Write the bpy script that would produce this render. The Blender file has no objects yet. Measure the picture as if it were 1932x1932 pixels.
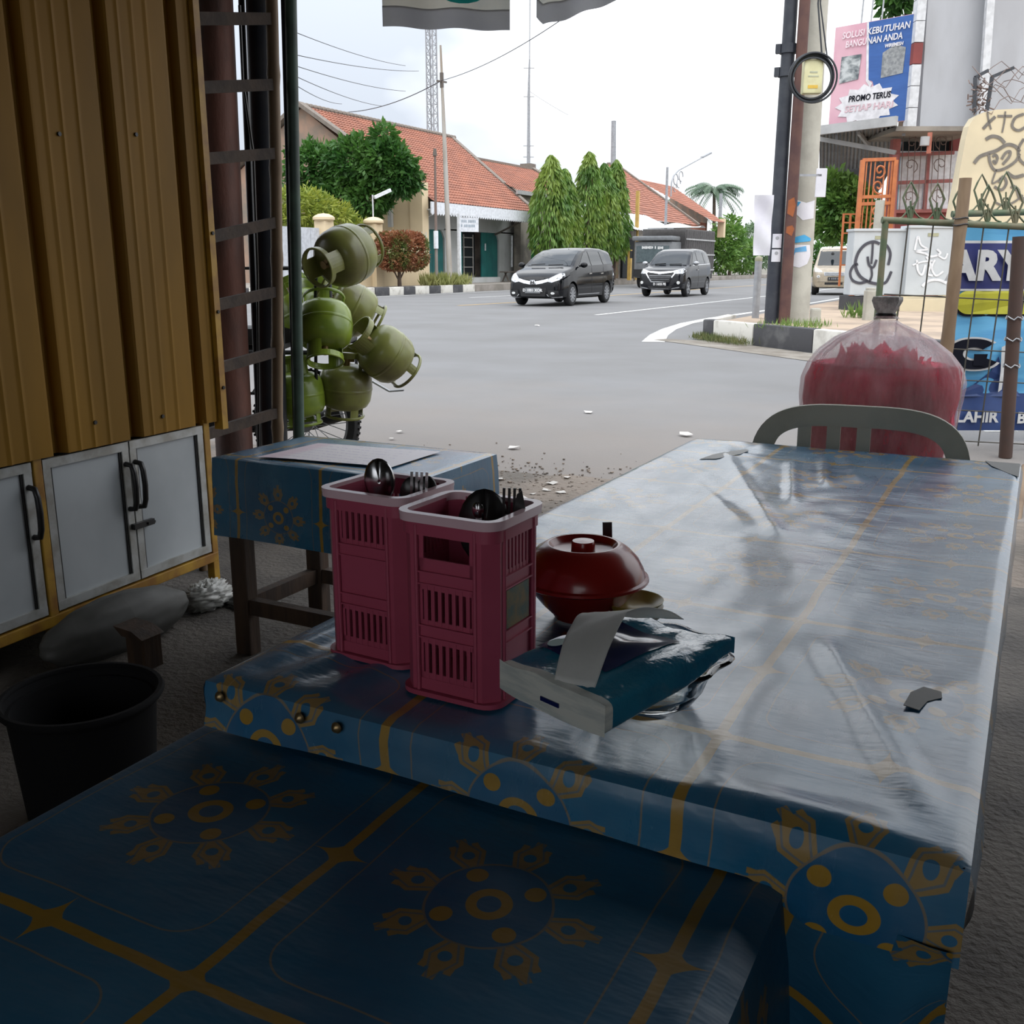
import bpy, bmesh, math, random
from mathutils import Vector, Matrix, noise
from mathutils.bvhtree import BVHTree

scene = bpy.context.scene
COL = scene.collection
RND = random.Random(11)
PI = math.pi
RAD = math.radians

# ---------------------------------------------------------------- camera
# World frame: +y runs along the main street, x to its right, z up, metres.
F_PX, HORIZON, CAM_Z, YAW = 1870.0, 500.0, 1.10, RAD(27.6)
PITCH = math.atan((966 - HORIZON) / F_PX)
cam_data = bpy.data.cameras.new('camera')
cam_data.sensor_width = 36.0
cam_data.lens = F_PX / 1932 * 36.0
cam_data.clip_start, cam_data.clip_end = 0.02, 1500
cam = bpy.data.objects.new('camera', cam_data)
COL.objects.link(cam)
cam.location = (0, 0, CAM_Z)
cam.rotation_euler = (PI / 2 - PITCH, 0, YAW)
scene.camera = cam

# ---------------------------------------------------------------- sky: bright overcast
world = bpy.data.worlds.new('overcast_sky')
scene.world = world
world.use_nodes = True
wn = world.node_tree
wn.nodes.clear()
wo = wn.nodes.new('ShaderNodeOutputWorld')
wb = wn.nodes.new('ShaderNodeBackground')
wt = wn.nodes.new('ShaderNodeTexCoord')
wm_ = wn.nodes.new('ShaderNodeMapping')
wm_.inputs['Location'].default_value = (1.35, 0.2, 0.4)
wm_.inputs['Scale'].default_value = (1.0, 1.0, 2.2)
wno = wn.nodes.new('ShaderNodeTexNoise')
wno.inputs['Scale'].default_value = 1.9
wno.inputs['Detail'].default_value = 5
wno.inputs['Roughness'].default_value = 0.5
wr = wn.nodes.new('ShaderNodeValToRGB')
wr.color_ramp.elements[0].position = 0.36
wr.color_ramp.elements[0].color = (0.60, 0.655, 0.74, 1)
wr.color_ramp.elements[1].position = 0.52
wr.color_ramp.elements[1].color = (1.10, 1.13, 1.17, 1)
wn.links.new(wt.outputs['Generated'], wm_.inputs['Vector'])
wn.links.new(wm_.outputs['Vector'], wno.inputs['Vector'])
wn.links.new(wno.outputs['Fac'], wr.inputs['Fac'])
# overcast luminance rises from the horizon to the zenith (1 + 2 sin h)
wsep = wn.nodes.new('ShaderNodeSeparateXYZ')
wn.links.new(wt.outputs['Generated'], wsep.inputs[0])
wmul = wn.nodes.new('ShaderNodeMath'); wmul.operation = 'MULTIPLY_ADD'; wmul.use_clamp = False
wmax = wn.nodes.new('ShaderNodeMath'); wmax.operation = 'MAXIMUM'; wmax.inputs[1].default_value = 0.0
wn.links.new(wsep.outputs['Z'], wmax.inputs[0])
wn.links.new(wmax.outputs[0], wmul.inputs[0])
wmul.inputs[1].default_value = 2.0
wmul.inputs[2].default_value = 1.0
wst = wn.nodes.new('ShaderNodeMath'); wst.operation = 'MULTIPLY'; wst.inputs[1].default_value = 1.0
wn.links.new(wmul.outputs[0], wst.inputs[0])
wn.links.new(wst.outputs[0], wb.inputs['Strength'])
wn.links.new(wr.outputs['Color'], wb.inputs['Color'])
wn.links.new(wb.outputs['Background'], wo.inputs['Surface'])

sun_data = bpy.data.lights.new('sun', 'SUN')       # sun behind thin cloud: very soft
sun_data.energy = 1.2
sun_data.angle = RAD(50)
sun_data.color = (1.0, 0.97, 0.92)
sun = bpy.data.objects.new('sun', sun_data)
COL.objects.link(sun)
sun.rotation_euler = (RAD(28), RAD(22), 0)

scene.view_settings.view_transform = 'Standard'
scene.view_settings.look = 'None'
scene.view_settings.exposure = 0.0
scene.view_settings.gamma = 1.0
scene.view_settings.use_curve_mapping = False

# ---------------------------------------------------------------- photo pixel -> world
_S, _C, _sa, _ca = math.sin(PITCH), math.cos(PITCH), math.sin(YAW), math.cos(YAW)
def ray(x, y):
    u, v = (x - 966) / F_PX, (966 - y) / F_PX
    a, b, c = u, _C + v * _S, -_S + v * _C
    return Vector((a * _ca - b * _sa, a * _sa + b * _ca, c)), b
def at_depth(x, y, depth):                 # point at a forward distance from the camera
    d, f = ray(x, y)
    d = d * (depth / f)
    return Vector((d.x, d.y, CAM_Z + d.z))
def at_z(x, y, z=0.0):                     # point on a horizontal plane
    d, f = ray(x, y)
    d = d * ((z - CAM_Z) / d.z)
    return Vector((d.x, d.y, z))
def at_x(x, y, X):                         # point on a plane along the street
    d, f = ray(x, y)
    d = d * (X / d.x)
    return Vector((X, d.y, CAM_Z + d.z))
CAM_RIGHT = Vector((_ca, _sa, 0))
CAM_FWD = Vector((-_sa, _ca, 0))

# ---------------------------------------------------------------- object helpers
def wmat(o):
    if o is None:
        return Matrix.Identity(4)
    m = o.matrix_basis.copy()
    if o.parent:
        m = wmat(o.parent) @ o.matrix_parent_inverse @ m
    return m
def set_parent(o, parent):
    if parent is not None:
        o.parent = parent
        o.matrix_parent_inverse = wmat(parent).inverted()
def tag(o, label=None, cat=None, group=None, kind=None):
    if label: o['label'] = label
    if cat: o['category'] = cat
    if group: o['group'] = group
    if kind: o['kind'] = kind
    return o
def thing(name, label, cat, loc=(0, 0, 0), rz=0.0, group=None, kind=None):
    o = bpy.data.objects.new(name, None)
    o.empty_display_size = 0.1
    COL.objects.link(o)
    o.location = loc
    o.rotation_euler = (0, 0, rz)
    return tag(o, label, cat, group, kind)
def link_mesh(name, me, mat, parent=None):
    if mat is not None:
        for m in (mat if isinstance(mat, (list, tuple)) else [mat]):
            me.materials.append(m)
    o = bpy.data.objects.new(name, me)
    COL.objects.link(o)
    set_parent(o, parent)
    return o
def children(o):
    return [c for c in COL.objects if c.parent == o]
def copy_tree(o, parent=None):
    c = o.copy()
    COL.objects.link(c)
    if parent is not None:
        c.parent = parent
    for ch in children(o):
        copy_tree(ch, c)
    return c

class MB:
    """collects faces of one mesh object"""
    def __init__(s):
        s.v, s.f, s.m, s.uv = [], [], [], None
    def add(s, verts, faces, mi=0):
        k = len(s.v)
        s.v += [tuple(p) for p in verts]
        s.f += [tuple(i + k for i in f) for f in faces]
        s.m += [mi] * len(faces)
        return s
    def box(s, c, d, rot=None, mi=0):
        hx, hy, hz = d[0] / 2, d[1] / 2, d[2] / 2
        P = [Vector((x, y, z)) for z in (-hz, hz) for y in (-hy, hy) for x in (-hx, hx)]
        if rot is not None:
            if isinstance(rot, (int, float)):
                rot = Matrix.Rotation(rot, 3, 'Z')
            P = [rot @ p for p in P]
        c = Vector(c)
        return s.add([p + c for p in P], [(0, 2, 3, 1), (4, 5, 7, 6), (0, 1, 5, 4), (2, 6, 7, 3), (0, 4, 6, 2), (1, 3, 7, 5)], mi)
    def cbox(s, c, d, b, rot=None, mi=0):
        """box with chamfered edges"""
        bm = bmesh.new()
        bmesh.ops.create_cube(bm, size=1)
        bmesh.ops.scale(bm, vec=d, verts=bm.verts)
        bmesh.ops.bevel(bm, geom=bm.edges[:], offset=b, segments=2, affect='EDGES', profile=0.6)
        if isinstance(rot, (int, float)):
            rot = Matrix.Rotation(rot, 3, 'Z')
        c = Vector(c)
        bm.verts.index_update()
        P = [((rot @ v.co) if rot is not None else v.co) + c for v in bm.verts]
        Fc = [tuple(v.index for v in f.verts) for f in bm.faces]
        bm.free()
        return s.add(P, Fc, mi)
    def beam(s, p0, p1, w, h, mi=0, up=(0, 0, 1)):
        p0, p1 = Vector(p0), Vector(p1)
        d = p1 - p0
        L = d.length
        d.normalize()
        u = Vector(up)
        if abs(d.dot(u)) > 0.98:
            u = Vector((1, 0, 0))
        r = d.cross(u).normalized()
        u = r.cross(d)
        rot = Matrix((r, d, u)).transposed()
        return s.box((p0 + p1) / 2, (w, L, h), rot, mi)
    def cyl(s, p0, p1, r0, r1=None, n=12, cap=True, mi=0):
        r1 = r0 if r1 is None else r1
        p0, p1 = Vector(p0), Vector(p1)
        d = (p1 - p0).normalized()
        u = Vector((0, 0, 1)) if abs(d.z) < 0.9 else Vector((1, 0, 0))
        a = d.cross(u).normalized()
        b = d.cross(a)
        V = []
        for p, r in ((p0, r0), (p1, r1)):
            V += [p + (a * math.cos(2 * PI * i / n) + b * math.sin(2 * PI * i / n)) * r for i in range(n)]
        Fc = [(i, (i + 1) % n, n + (i + 1) % n, n + i) for i in range(n)]
        if cap:
            Fc += [tuple(range(n - 1, -1, -1)), tuple(range(n, 2 * n))]
        return s.add(V, Fc, mi)
    def tube(s, pts, r, n=6, closed=False, mi=0, cap=True):
        pts = [Vector(p) for p in pts]
        m = len(pts)
        rr = r if isinstance(r, (list, tuple)) else [r] * m
        V, a = [], None
        for i, p in enumerate(pts):
            if closed:
                d = (pts[(i + 1) % m] - pts[i - 1]).normalized()
            else:
                d = (pts[min(i + 1, m - 1)] - pts[max(i - 1, 0)]).normalized()
            if a is None:
                u = Vector((0, 0, 1)) if abs(d.z) < 0.9 else Vector((1, 0, 0))
                a = d.cross(u).normalized()
            a = (a - d * a.dot(d)).normalized()
            b = d.cross(a)
            V += [p + (a * math.cos(2 * PI * k / n) + b * math.sin(2 * PI * k / n)) * rr[i] for k in range(n)]
        Fc = []
        for i in range(m if closed else m - 1):
            j = (i + 1) % m
            for k in range(n):
                l = (k + 1) % n
                Fc.append((i * n + k, i * n + l, j * n + l, j * n + k))
        if cap and not closed:
            Fc += [tuple(range(n - 1, -1, -1)), tuple((m - 1) * n + k for k in range(n))]
        return s.add(V, Fc, mi)
    def lathe(s, prof, n=32, c=(0, 0, 0), rot=None, mi=0, wob=None):
        V = []
        for (r, z) in prof:
            for i in range(n):
                t = 2 * PI * i / n
                q = r * (wob(t, r, z) if wob else 1)
                p = Vector((q * math.cos(t), q * math.sin(t), z))
                V.append((rot @ p if rot is not None else p) + Vector(c))
        Fc = []
        for j in range(len(prof) - 1):
            for i in range(n):
                k = (i + 1) % n
                Fc.append((j * n + i, j * n + k, (j + 1) * n + k, (j + 1) * n + i))
        return s.add(V, Fc, mi)
    def grid(s, nu, nv, fn, mi=0, uv=None, closed=False):
        k0 = len(s.v)
        V = [fn(i / nu, j / nv) for j in range(nv + 1) for i in range(nu + 1)]
        Fc = [(j * (nu + 1) + i, j * (nu + 1) + i + 1, (j + 1) * (nu + 1) + i + 1, (j + 1) * (nu + 1) + i)
              for j in range(nv) for i in range(nu)]
        s.add(V, Fc, mi)
        if uv:
            if s.uv is None: s.uv = {}
            for j in range(nv + 1):
                for i in range(nu + 1):
                    s.uv[k0 + j * (nu + 1) + i] = uv(i / nu, j / nv)
        return s
    def poly(s, pts, mi=0):
        return s.add(pts, [tuple(range(len(pts)))], mi)
    def prism(s, pts, vec, mi=0):
        n = len(pts)
        vec = Vector(vec)
        P = [Vector(p) for p in pts]
        Fc = [tuple(range(n - 1, -1, -1)), tuple(range(n, 2 * n))]
        Fc += [(i, (i + 1) % n, n + (i + 1) % n, n + i) for i in range(n)]
        return s.add(P + [p + vec for p in P], Fc, mi)
    def mesh(s, name, smooth=None):
        me = bpy.data.meshes.new(name)
        me.from_pydata(s.v, [], s.f)
        me.polygons.foreach_set('material_index', s.m)
        if s.uv:
            L = me.uv_layers.new(name='print')
            for lp in me.loops:
                L.data[lp.index].uv = s.uv.get(lp.vertex_index, (0, 0))
        bm = bmesh.new()
        bm.from_mesh(me)
        if not s.uv:
            bmesh.ops.recalc_face_normals(bm, faces=bm.faces)
        bm.to_mesh(me)
        bm.free()
        if smooth:
            me.polygons.foreach_set('use_smooth', [True] * len(me.polygons))
            if smooth < 180:
                me.set_sharp_from_angle(angle=RAD(smooth))
        me.update()
        return me
    def build(s, name, mat, parent=None, smooth=None):
        return link_mesh(name, s.mesh(name, smooth), mat, parent)

def smoothstep(a, b, x):
    t = min(1, max(0, (x - a) / (b - a)))
    return t * t * (3 - 2 * t)
def interp(tab, x):
    if x <= tab[0][0]: return tab[0][1]
    for (x0, y0), (x1, y1) in zip(tab, tab[1:]):
        if x <= x1:
            return y0 + (y1 - y0) * (x - x0) / (x1 - x0)
    return tab[-1][1]
def lerp(a, b, t):
    return a + (b - a) * t

# ---------------------------------------------------------------- materials
def new_mat(name):
    m = bpy.data.materials.new(name)
    m.use_nodes = True
    nt = m.node_tree
    return m, nt, nt.nodes['Principled BSDF']
class Ex:
    """tiny arithmetic on shader sockets"""
    nt = None
    def __init__(s, k): s.k = k
    @staticmethod
    def op(o, *a, clamp=False):
        n = Ex.nt.nodes.new('ShaderNodeMath')
        n.operation = o
        n.use_clamp = clamp
        for i, q in enumerate(a):
            q = q.k if isinstance(q, Ex) else q
            if isinstance(q, (int, float)): n.inputs[i].default_value = q
            else: Ex.nt.links.new(q, n.inputs[i])
        return Ex(n.outputs[0])
    def __add__(s, o): return Ex.op('ADD', s, o)
    def __radd__(s, o): return Ex.op('ADD', o, s)
    def __sub__(s, o): return Ex.op('SUBTRACT', s, o)
    def __rsub__(s, o): return Ex.op('SUBTRACT', o, s)
    def __mul__(s, o): return Ex.op('MULTIPLY', s, o)
    def __rmul__(s, o): return Ex.op('MULTIPLY', o, s)
    def __truediv__(s, o): return Ex.op('DIVIDE', s, o)
def e_abs(a): return Ex.op('ABSOLUTE', a)
def e_min(a, b): return Ex.op('MINIMUM', a, b)
def e_max(a, b): return Ex.op('MAXIMUM', a, b)
def e_sqrt(a): return Ex.op('SQRT', a)
def e_lt(a, t, soft=0.0006):               # 1 where a < t
    return Ex.op('ADD', Ex.op('MULTIPLY', Ex.op('SUBTRACT', t, a), 1 / soft), 0.5, clamp=True)
def noise_node(nt, scale, detail=3, rough=0.55, vec=None, coord='Object', stretch=None):
    n = nt.nodes.new('ShaderNodeTexNoise')
    n.inputs['Scale'].default_value = scale
    n.inputs['Detail'].default_value = detail
    n.inputs['Roughness'].default_value = rough
    if vec is None:
        tc = nt.nodes.new('ShaderNodeTexCoord')
        vec = tc.outputs[coord]
    if stretch:
        mp = nt.nodes.new('ShaderNodeMapping')
        mp.inputs['Scale'].default_value = stretch
        nt.links.new(vec, mp.inputs['Vector'])
        vec = mp.outputs['Vector']
    nt.links.new(vec, n.inputs['Vector'])
    return n
def mix_col(nt, fac, a, b):
    n = nt.nodes.new('ShaderNodeMix')
    n.data_type = 'RGBA'
    for sock, v in ((n.inputs[0], fac), (n.inputs[6], a), (n.inputs[7], b)):
        v = v.k if isinstance(v, Ex) else v
        if isinstance(v, (int, float)): sock.default_value = v
        elif isinstance(v, tuple): sock.default_value = (v + (1,))[:4]
        else: nt.links.new(v, sock)
    return n.outputs[2]
def ramp(nt, fac, a, b):
    r = nt.nodes.new('ShaderNodeMapRange')
    r.inputs['From Min'].default_value = a
    r.inputs['From Max'].default_value = b
    nt.links.new(fac, r.inputs['Value'])
    return r.outputs[0]
def bump(nt, bsdf, height, strength, dist=0.02):
    b = nt.nodes.new('ShaderNodeBump')
    b.inputs['Strength'].default_value = strength
    b.inputs['Distance'].default_value = dist
    nt.links.new(height, b.inputs['Height'])
    nt.links.new(b.outputs['Normal'], bsdf.inputs['Normal'])
def mat(name, col, rough=0.6, metal=0.0, col2=None, scale=8, lo=0.42, hi=0.62, bmp=0.0, bscale=None, bdist=0.01, coat=0, spec=None,
        stretch=None, detail=4, alpha=None, trans=0, ior=None):
    m, nt, b = new_mat(name)
    b.inputs['Roughness'].default_value = rough
    b.inputs['Metallic'].default_value = metal
    if coat:
        b.inputs['Coat Weight'].default_value = coat
        b.inputs['Coat Roughness'].default_value = 0.05
    if spec is not None: b.inputs['Specular IOR Level'].default_value = spec
    if trans: b.inputs['Transmission Weight'].default_value = trans
    if ior: b.inputs['IOR'].default_value = ior
    if alpha is not None: b.inputs['Alpha'].default_value = alpha
    if col2 is None:
        col2 = tuple(c * 0.82 for c in col)
    n = noise_node(nt, scale, detail, stretch=stretch)
    nt.links.new(mix_col(nt, ramp(nt, n.outputs['Fac'], lo, hi), tuple(col), tuple(col2)), b.inputs['Base Color'])
    if bmp:
        n2 = noise_node(nt, bscale or scale * 3, 4, stretch=stretch)
        bump(nt, b, n2.outputs['Fac'], bmp, bdist)
    return m
def leaf_mat(name, c1, c2, scale=1.2, tr=0.35, c3=None):
    m, nt, b = new_mat(name)
    n = noise_node(nt, scale, 6, 0.7)
    c = mix_col(nt, ramp(nt, n.outputs['Fac'], 0.40, 0.60), c1, c2)
    if c3:
        n3 = noise_node(nt, scale * 0.6, 5, 0.7)
        c = mix_col(nt, ramp(nt, n3.outputs['Fac'], 0.47, 0.60), c, c3)
    b.inputs['Roughness'].default_value = 0.55
    nt.links.new(c, b.inputs['Base Color'])
    t = nt.nodes.new('ShaderNodeBsdfTranslucent')
    nt.links.new(c, t.inputs['Color'])
    mx = nt.nodes.new('ShaderNodeMixShader')
    mx.inputs[0].default_value = tr
    out = nt.nodes['Material Output']
    nt.links.new(b.outputs[0], mx.inputs[1])
    nt.links.new(t.outputs[0], mx.inputs[2])
    nt.links.new(mx.outputs[0], out.inputs['Surface'])
    return m

TILE_U, TILE_V = 0.287, 0.340
def oilcloth(name, u0, v0, rough=0.3, wear=0.0, bmp=0.25, bright=1.0, coat=0.0):
    """printed plastic table covering: blue ground, gold grid with stars, a medallion in every tile"""
    m, nt, b = new_mat(name)
    Ex.nt = nt
    uvn = nt.nodes.new('ShaderNodeUVMap')
    uvn.uv_map = 'print'
    wig = noise_node(nt, 6, 2, vec=uvn.outputs[0])
    sep = nt.nodes.new('ShaderNodeSeparateXYZ')
    nt.links.new(uvn.outputs[0], sep.inputs[0])
    wv = (Ex(wig.outputs['Fac']) - 0.5) * 0.012
    U, Vv = Ex(sep.outputs[0]) + wv, Ex(sep.outputs[1]) + wv
    fr = lambda a, s: (Ex.op('FRACT', a / s) - 0.5) * s
    cx, cy = fr(U - u0 + 50 * TILE_U, TILE_U), fr(Vv - v0 + 50 * TILE_V, TILE_V)
    ax, ay = e_abs(cx), e_abs(cy)
    dx, dy = TILE_U / 2 - ax, TILE_V / 2 - ay
    sx, sy, qx, qy = e_sqrt(e_max(dx, 0)), e_sqrt(e_max(dy, 0)), e_sqrt(ax), e_sqrt(ay)
    gold = e_lt(e_min(dx, dy), 0.0050)
    star = e_min(e_min(sx + sy, qx + sy), sx + qy)
    gold = e_max(gold, e_lt(star, 0.176, 0.006))
    r = e_sqrt(cx * cx + cy * cy)
    ring = e_lt(e_abs(r - 0.0145), 0.0045)
    ang = Ex.op('ARCTAN2', cy, cx)
    def fold(step, off):
        return (Ex.op('FRACT', (ang + off) / step + 10) - 0.5) * step
    f4 = fold(PI / 2, 0.0)
    px_, py_ = r * Ex.op('COSINE', f4) - 0.0385, r * Ex.op('SINE', f4)
    dots = e_lt(e_sqrt(px_ * px_ + py_ * py_), 0.0088)
    circ = e_lt(e_abs(r - 0.051), 0.0011)
    f8 = fold(PI / 4, PI / 8)
    qx_, qy_ = r * Ex.op('COSINE', f8), e_abs(r * Ex.op('SINE', f8))
    body = e_lt(e_max(e_abs(qx_ - 0.0665) - 0.0150, qy_ - 0.0165 + e_abs(qx_ - 0.069) * 0.45), 0.0)
    tip = e_max(e_lt(e_max(e_abs(qx_ - 0.085) - 0.007, qy_ - 0.0045), 0.0), e_lt(e_max(e_abs(qx_ - 0.080) - 0.0035, e_abs(qy_ - 0.0105) - 0.003), 0.0))
    hole = e_lt(e_sqrt((qx_ - 0.067) * (qx_ - 0.067) + qy_ * qy_), 0.0055)
    petal = e_max(body, tip) * (1 - hole)
    notch = e_lt(e_abs(qy_ + e_abs(qx_ - 0.069) * 0.45 - 0.0115), 0.0010)
    petal = petal * (1 - notch * 0.6)
    gx_, gy_ = e_max(ax - 0.082, 0), e_max(ay - 0.108, 0)
    frame = e_lt(e_abs(e_sqrt(gx_ * gx_ + gy_ * gy_) - 0.032), 0.0008)
    fine = e_max(circ, frame) * 0.55
    med = e_max(e_max(ring, dots), petal * 0.85)
    g = e_max(e_max(gold, med), fine)
    n1 = noise_node(nt, 5, 5, vec=uvn.outputs[0])
    n2 = noise_node(nt, 60, 3, vec=uvn.outputs[0])
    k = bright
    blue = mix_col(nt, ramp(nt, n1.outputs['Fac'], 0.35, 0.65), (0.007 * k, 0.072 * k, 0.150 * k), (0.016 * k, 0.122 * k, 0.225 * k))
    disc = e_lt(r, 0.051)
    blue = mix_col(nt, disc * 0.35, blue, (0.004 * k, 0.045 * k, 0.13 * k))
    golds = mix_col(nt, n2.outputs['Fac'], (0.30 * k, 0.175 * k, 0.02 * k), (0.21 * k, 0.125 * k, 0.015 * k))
    c = mix_col(nt, g, blue, golds)
    if wear:
        nw = noise_node(nt, 2.3, 6, 0.7, vec=uvn.outputs[0], stretch=(1.0, 0.55, 1))
        c = mix_col(nt, Ex(ramp(nt, nw.outputs['Fac'], 0.44, 0.66)) * wear, c, (0.33, 0.33, 0.32))
    nt.links.new(c, b.inputs['Base Color'])
    nr = noise_node(nt, 9, 6, 0.65, vec=uvn.outputs[0], stretch=(1.0, 0.35, 1))
    rr = nt.nodes.new('ShaderNodeMapRange')
    rr.inputs['From Min'].default_value = 0.3
    rr.inputs['From Max'].default_value = 0.7
    rr.inputs['To Min'].default_value = rough - 0.07
    rr.inputs['To Max'].default_value = rough + 0.12
    nt.links.new(nr.outputs['Fac'], rr.inputs['Value'])
    nt.links.new(rr.outputs[0], b.inputs['Roughness'])
    b.inputs['Specular IOR Level'].default_value = 0.6
    b.inputs['Coat Weight'].default_value = coat
    b.inputs['Coat Roughness'].default_value = 0.14
    nb = noise_node(nt, 14, 4, 0.6, vec=uvn.outputs[0], stretch=(0.5, 1.3, 1))
    bump(nt, b, nb.outputs['Fac'], bmp, 0.012)
    return m

def text_mesh(body, height, bold=0.0, shear=0.0, depth=0.002, align='LEFT', spacing=1.0):
    """lettering in the local xz plane, facing -y, origin at the baseline"""
    cu = bpy.data.curves.new('lettering', 'FONT')
    cu.body = body
    cu.size = height / 0.70
    cu.align_x = align
    cu.offset = bold
    cu.shear = shear
    cu.extrude = depth
    cu.space_character = spacing
    cu.resolution_u = 3
    ob = bpy.data.objects.new('lettering', cu)
    COL.objects.link(ob)
    dg = bpy.context.evaluated_depsgraph_get()
    me = bpy.data.meshes.new_from_object(ob.evaluated_get(dg))
    bpy.data.objects.remove(ob)
    bpy.data.curves.remove(cu)
    me.transform(Matrix.Rotation(PI / 2, 4, 'X'))
    return me
def frame_mat(origin, xdir, ydir_up=(0, 0, 1)):
    """4x4 whose x axis is xdir, z axis up; local -y faces the viewer"""
    x = Vector(xdir).normalized()
    z = Vector(ydir_up)
    z = (z - x * z.dot(x)).normalized()
    y = z.cross(x)
    m = Matrix((x, y, z)).transposed().to_4x4()
    m.translation = Vector(origin)
    return m
def put_text(body, height, M, m, parent, name='lettering', **k):
    me = text_mesh(body, height, **k)
    me.transform(M)
    return link_mesh(name, me, m, parent)
def stroke(mb, M, pts, w, off=-0.004, n_sub=6):
    """flat painted stroke along a smooth path given in local (x, z)"""
    P = [Vector((p[0], p[1])) for p in pts]
    Q = []
    for i in range(len(P) - 1):
        p0, p1, p2, p3 = P[max(i - 1, 0)], P[i], P[i + 1], P[min(i + 2, len(P) - 1)]
        for k in range(n_sub):
            t = k / n_sub
            Q.append(0.5 * ((2 * p1) + (p2 - p0) * t + (2 * p0 - 5 * p1 + 4 * p2 - p3) * t * t + (3 * p1 - p0 - 3 * p2 + p3) * t ** 3))
    Q.append(P[-1])
    V = []
    for i, q in enumerate(Q):
        d = (Q[min(i + 1, len(Q) - 1)] - Q[max(i - 1, 0)])
        d = d.normalized() if d.length > 1e-9 else Vector((1, 0))
        nrm = Vector((-d.y, d.x)) * w / 2
        for s in (1, -1):
            V.append(M @ Vector((q.x + nrm.x * s, off, q.y + nrm.y * s)))
    mb.add(V, [(2 * i, 2 * i + 1, 2 * i + 3, 2 * i + 2) for i in range(len(Q) - 1)])
# ================================================================ materials used around the stall
M_asphalt = mat('asphalt', (0.165, 0.165, 0.168), 0.85, col2=(0.135, 0.133, 0.132), scale=0.6, bmp=0.35, bscale=90, bdist=0.006, detail=8, lo=0.35, hi=0.7)
# brown dust trodden out of the stall onto the near strip of asphalt
_nt = M_asphalt.node_tree
_bs = _nt.nodes['Principled BSDF']
_src = _bs.inputs['Base Color'].links[0].from_socket
_tc = _nt.nodes.new('ShaderNodeTexCoord'); _sp = _nt.nodes.new('ShaderNodeSeparateXYZ')
_nt.links.new(_tc.outputs['Object'], _sp.inputs[0])
Ex.nt = _nt
_nz = noise_node(_nt, 0.9, 6, 0.6)
_f = Ex(ramp(_nt, (Ex(_sp.outputs[1]) + Ex(_nz.outputs['Fac']) * 5.0).k, 11.5, 7.0))
_nt.links.new(mix_col(_nt, Ex.op('MULTIPLY', _f, 0.75, clamp=True), _src, (0.20, 0.172, 0.15)), _bs.inputs['Base Color'])
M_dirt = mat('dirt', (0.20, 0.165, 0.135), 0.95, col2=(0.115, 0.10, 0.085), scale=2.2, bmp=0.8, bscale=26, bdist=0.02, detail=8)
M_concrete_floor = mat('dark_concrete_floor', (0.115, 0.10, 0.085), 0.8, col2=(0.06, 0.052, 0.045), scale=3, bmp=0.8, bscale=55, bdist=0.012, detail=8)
M_dark_wall = mat('dark_brown_wall', (0.05, 0.042, 0.034), 0.9, col2=(0.03, 0.026, 0.022), scale=2)  # kept near-black so the unseen stall walls bounce little light
M_roofsheet = mat('roof_sheet_underside', (0.07, 0.06, 0.05), 0.8)
M_yellow_sheet = mat('yellow_painted_sheet', (0.27, 0.14, 0.015), 0.55, spec=0.2, col2=(0.21, 0.11, 0.013), scale=3.0, stretch=(1, 1, 0.35))
M_yellow_frame = mat('yellow_painted_steel', (0.42, 0.24, 0.025), 0.5, col2=(0.26, 0.12, 0.02), scale=9)
M_white_door = mat('white_aluminium_sheet', (0.46, 0.49, 0.51), 0.4, col2=(0.40, 0.43, 0.45), scale=3)
M_alu = mat('aluminium_trim', (0.48, 0.49, 0.48), 0.4, metal=0.3, col2=(0.34, 0.33, 0.30), scale=14)
M_black_plastic = mat('black_plastic', (0.014, 0.013, 0.013), 0.4)
M_dark_rubber = mat('dark_rubber', (0.018, 0.018, 0.019), 0.7)
M_wood_dark = mat('dark_wood', (0.06, 0.033, 0.018), 0.7, col2=(0.035, 0.02, 0.012), scale=8, stretch=(4, 4, 0.5), bmp=0.2)
M_bamboo = mat('weathered_bamboo', (0.24, 0.165, 0.10), 0.6, col2=(0.15, 0.095, 0.055), scale=6, stretch=(1, 1, 0.3), bmp=0.15)
M_rung = mat('weathered_rung_wood', (0.062, 0.042, 0.030), 0.8, col2=(0.038, 0.026, 0.02), scale=12, bmp=0.3)
M_green_pole = mat('green_painted_pole', (0.055, 0.10, 0.075), 0.5, col2=(0.035, 0.06, 0.05), scale=7)
M_rust_pipe = mat('rusty_red_pipe', (0.20, 0.085, 0.062), 0.62, col2=(0.09, 0.05, 0.042), scale=5, stretch=(1, 1, 0.4), bmp=0.3, bscale=40)
M_dark_pipe = mat('dark_blue_grey_pipe', (0.02, 0.024, 0.035), 0.45, col2=(0.035, 0.036, 0.042), scale=6)
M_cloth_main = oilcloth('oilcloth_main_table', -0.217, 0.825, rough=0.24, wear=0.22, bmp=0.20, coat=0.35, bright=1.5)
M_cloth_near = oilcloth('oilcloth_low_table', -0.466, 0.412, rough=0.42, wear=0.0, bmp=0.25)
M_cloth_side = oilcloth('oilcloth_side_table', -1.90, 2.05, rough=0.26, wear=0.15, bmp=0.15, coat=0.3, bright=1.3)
M_brass = mat('brass_nail', (0.35, 0.25, 0.12), 0.35, metal=0.8)
M_tear = mat('bare_board_white', (0.55, 0.55, 0.53), 0.6)
M_tear_dark = mat('bare_board_grey', (0.19, 0.19, 0.18), 0.6)

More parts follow.
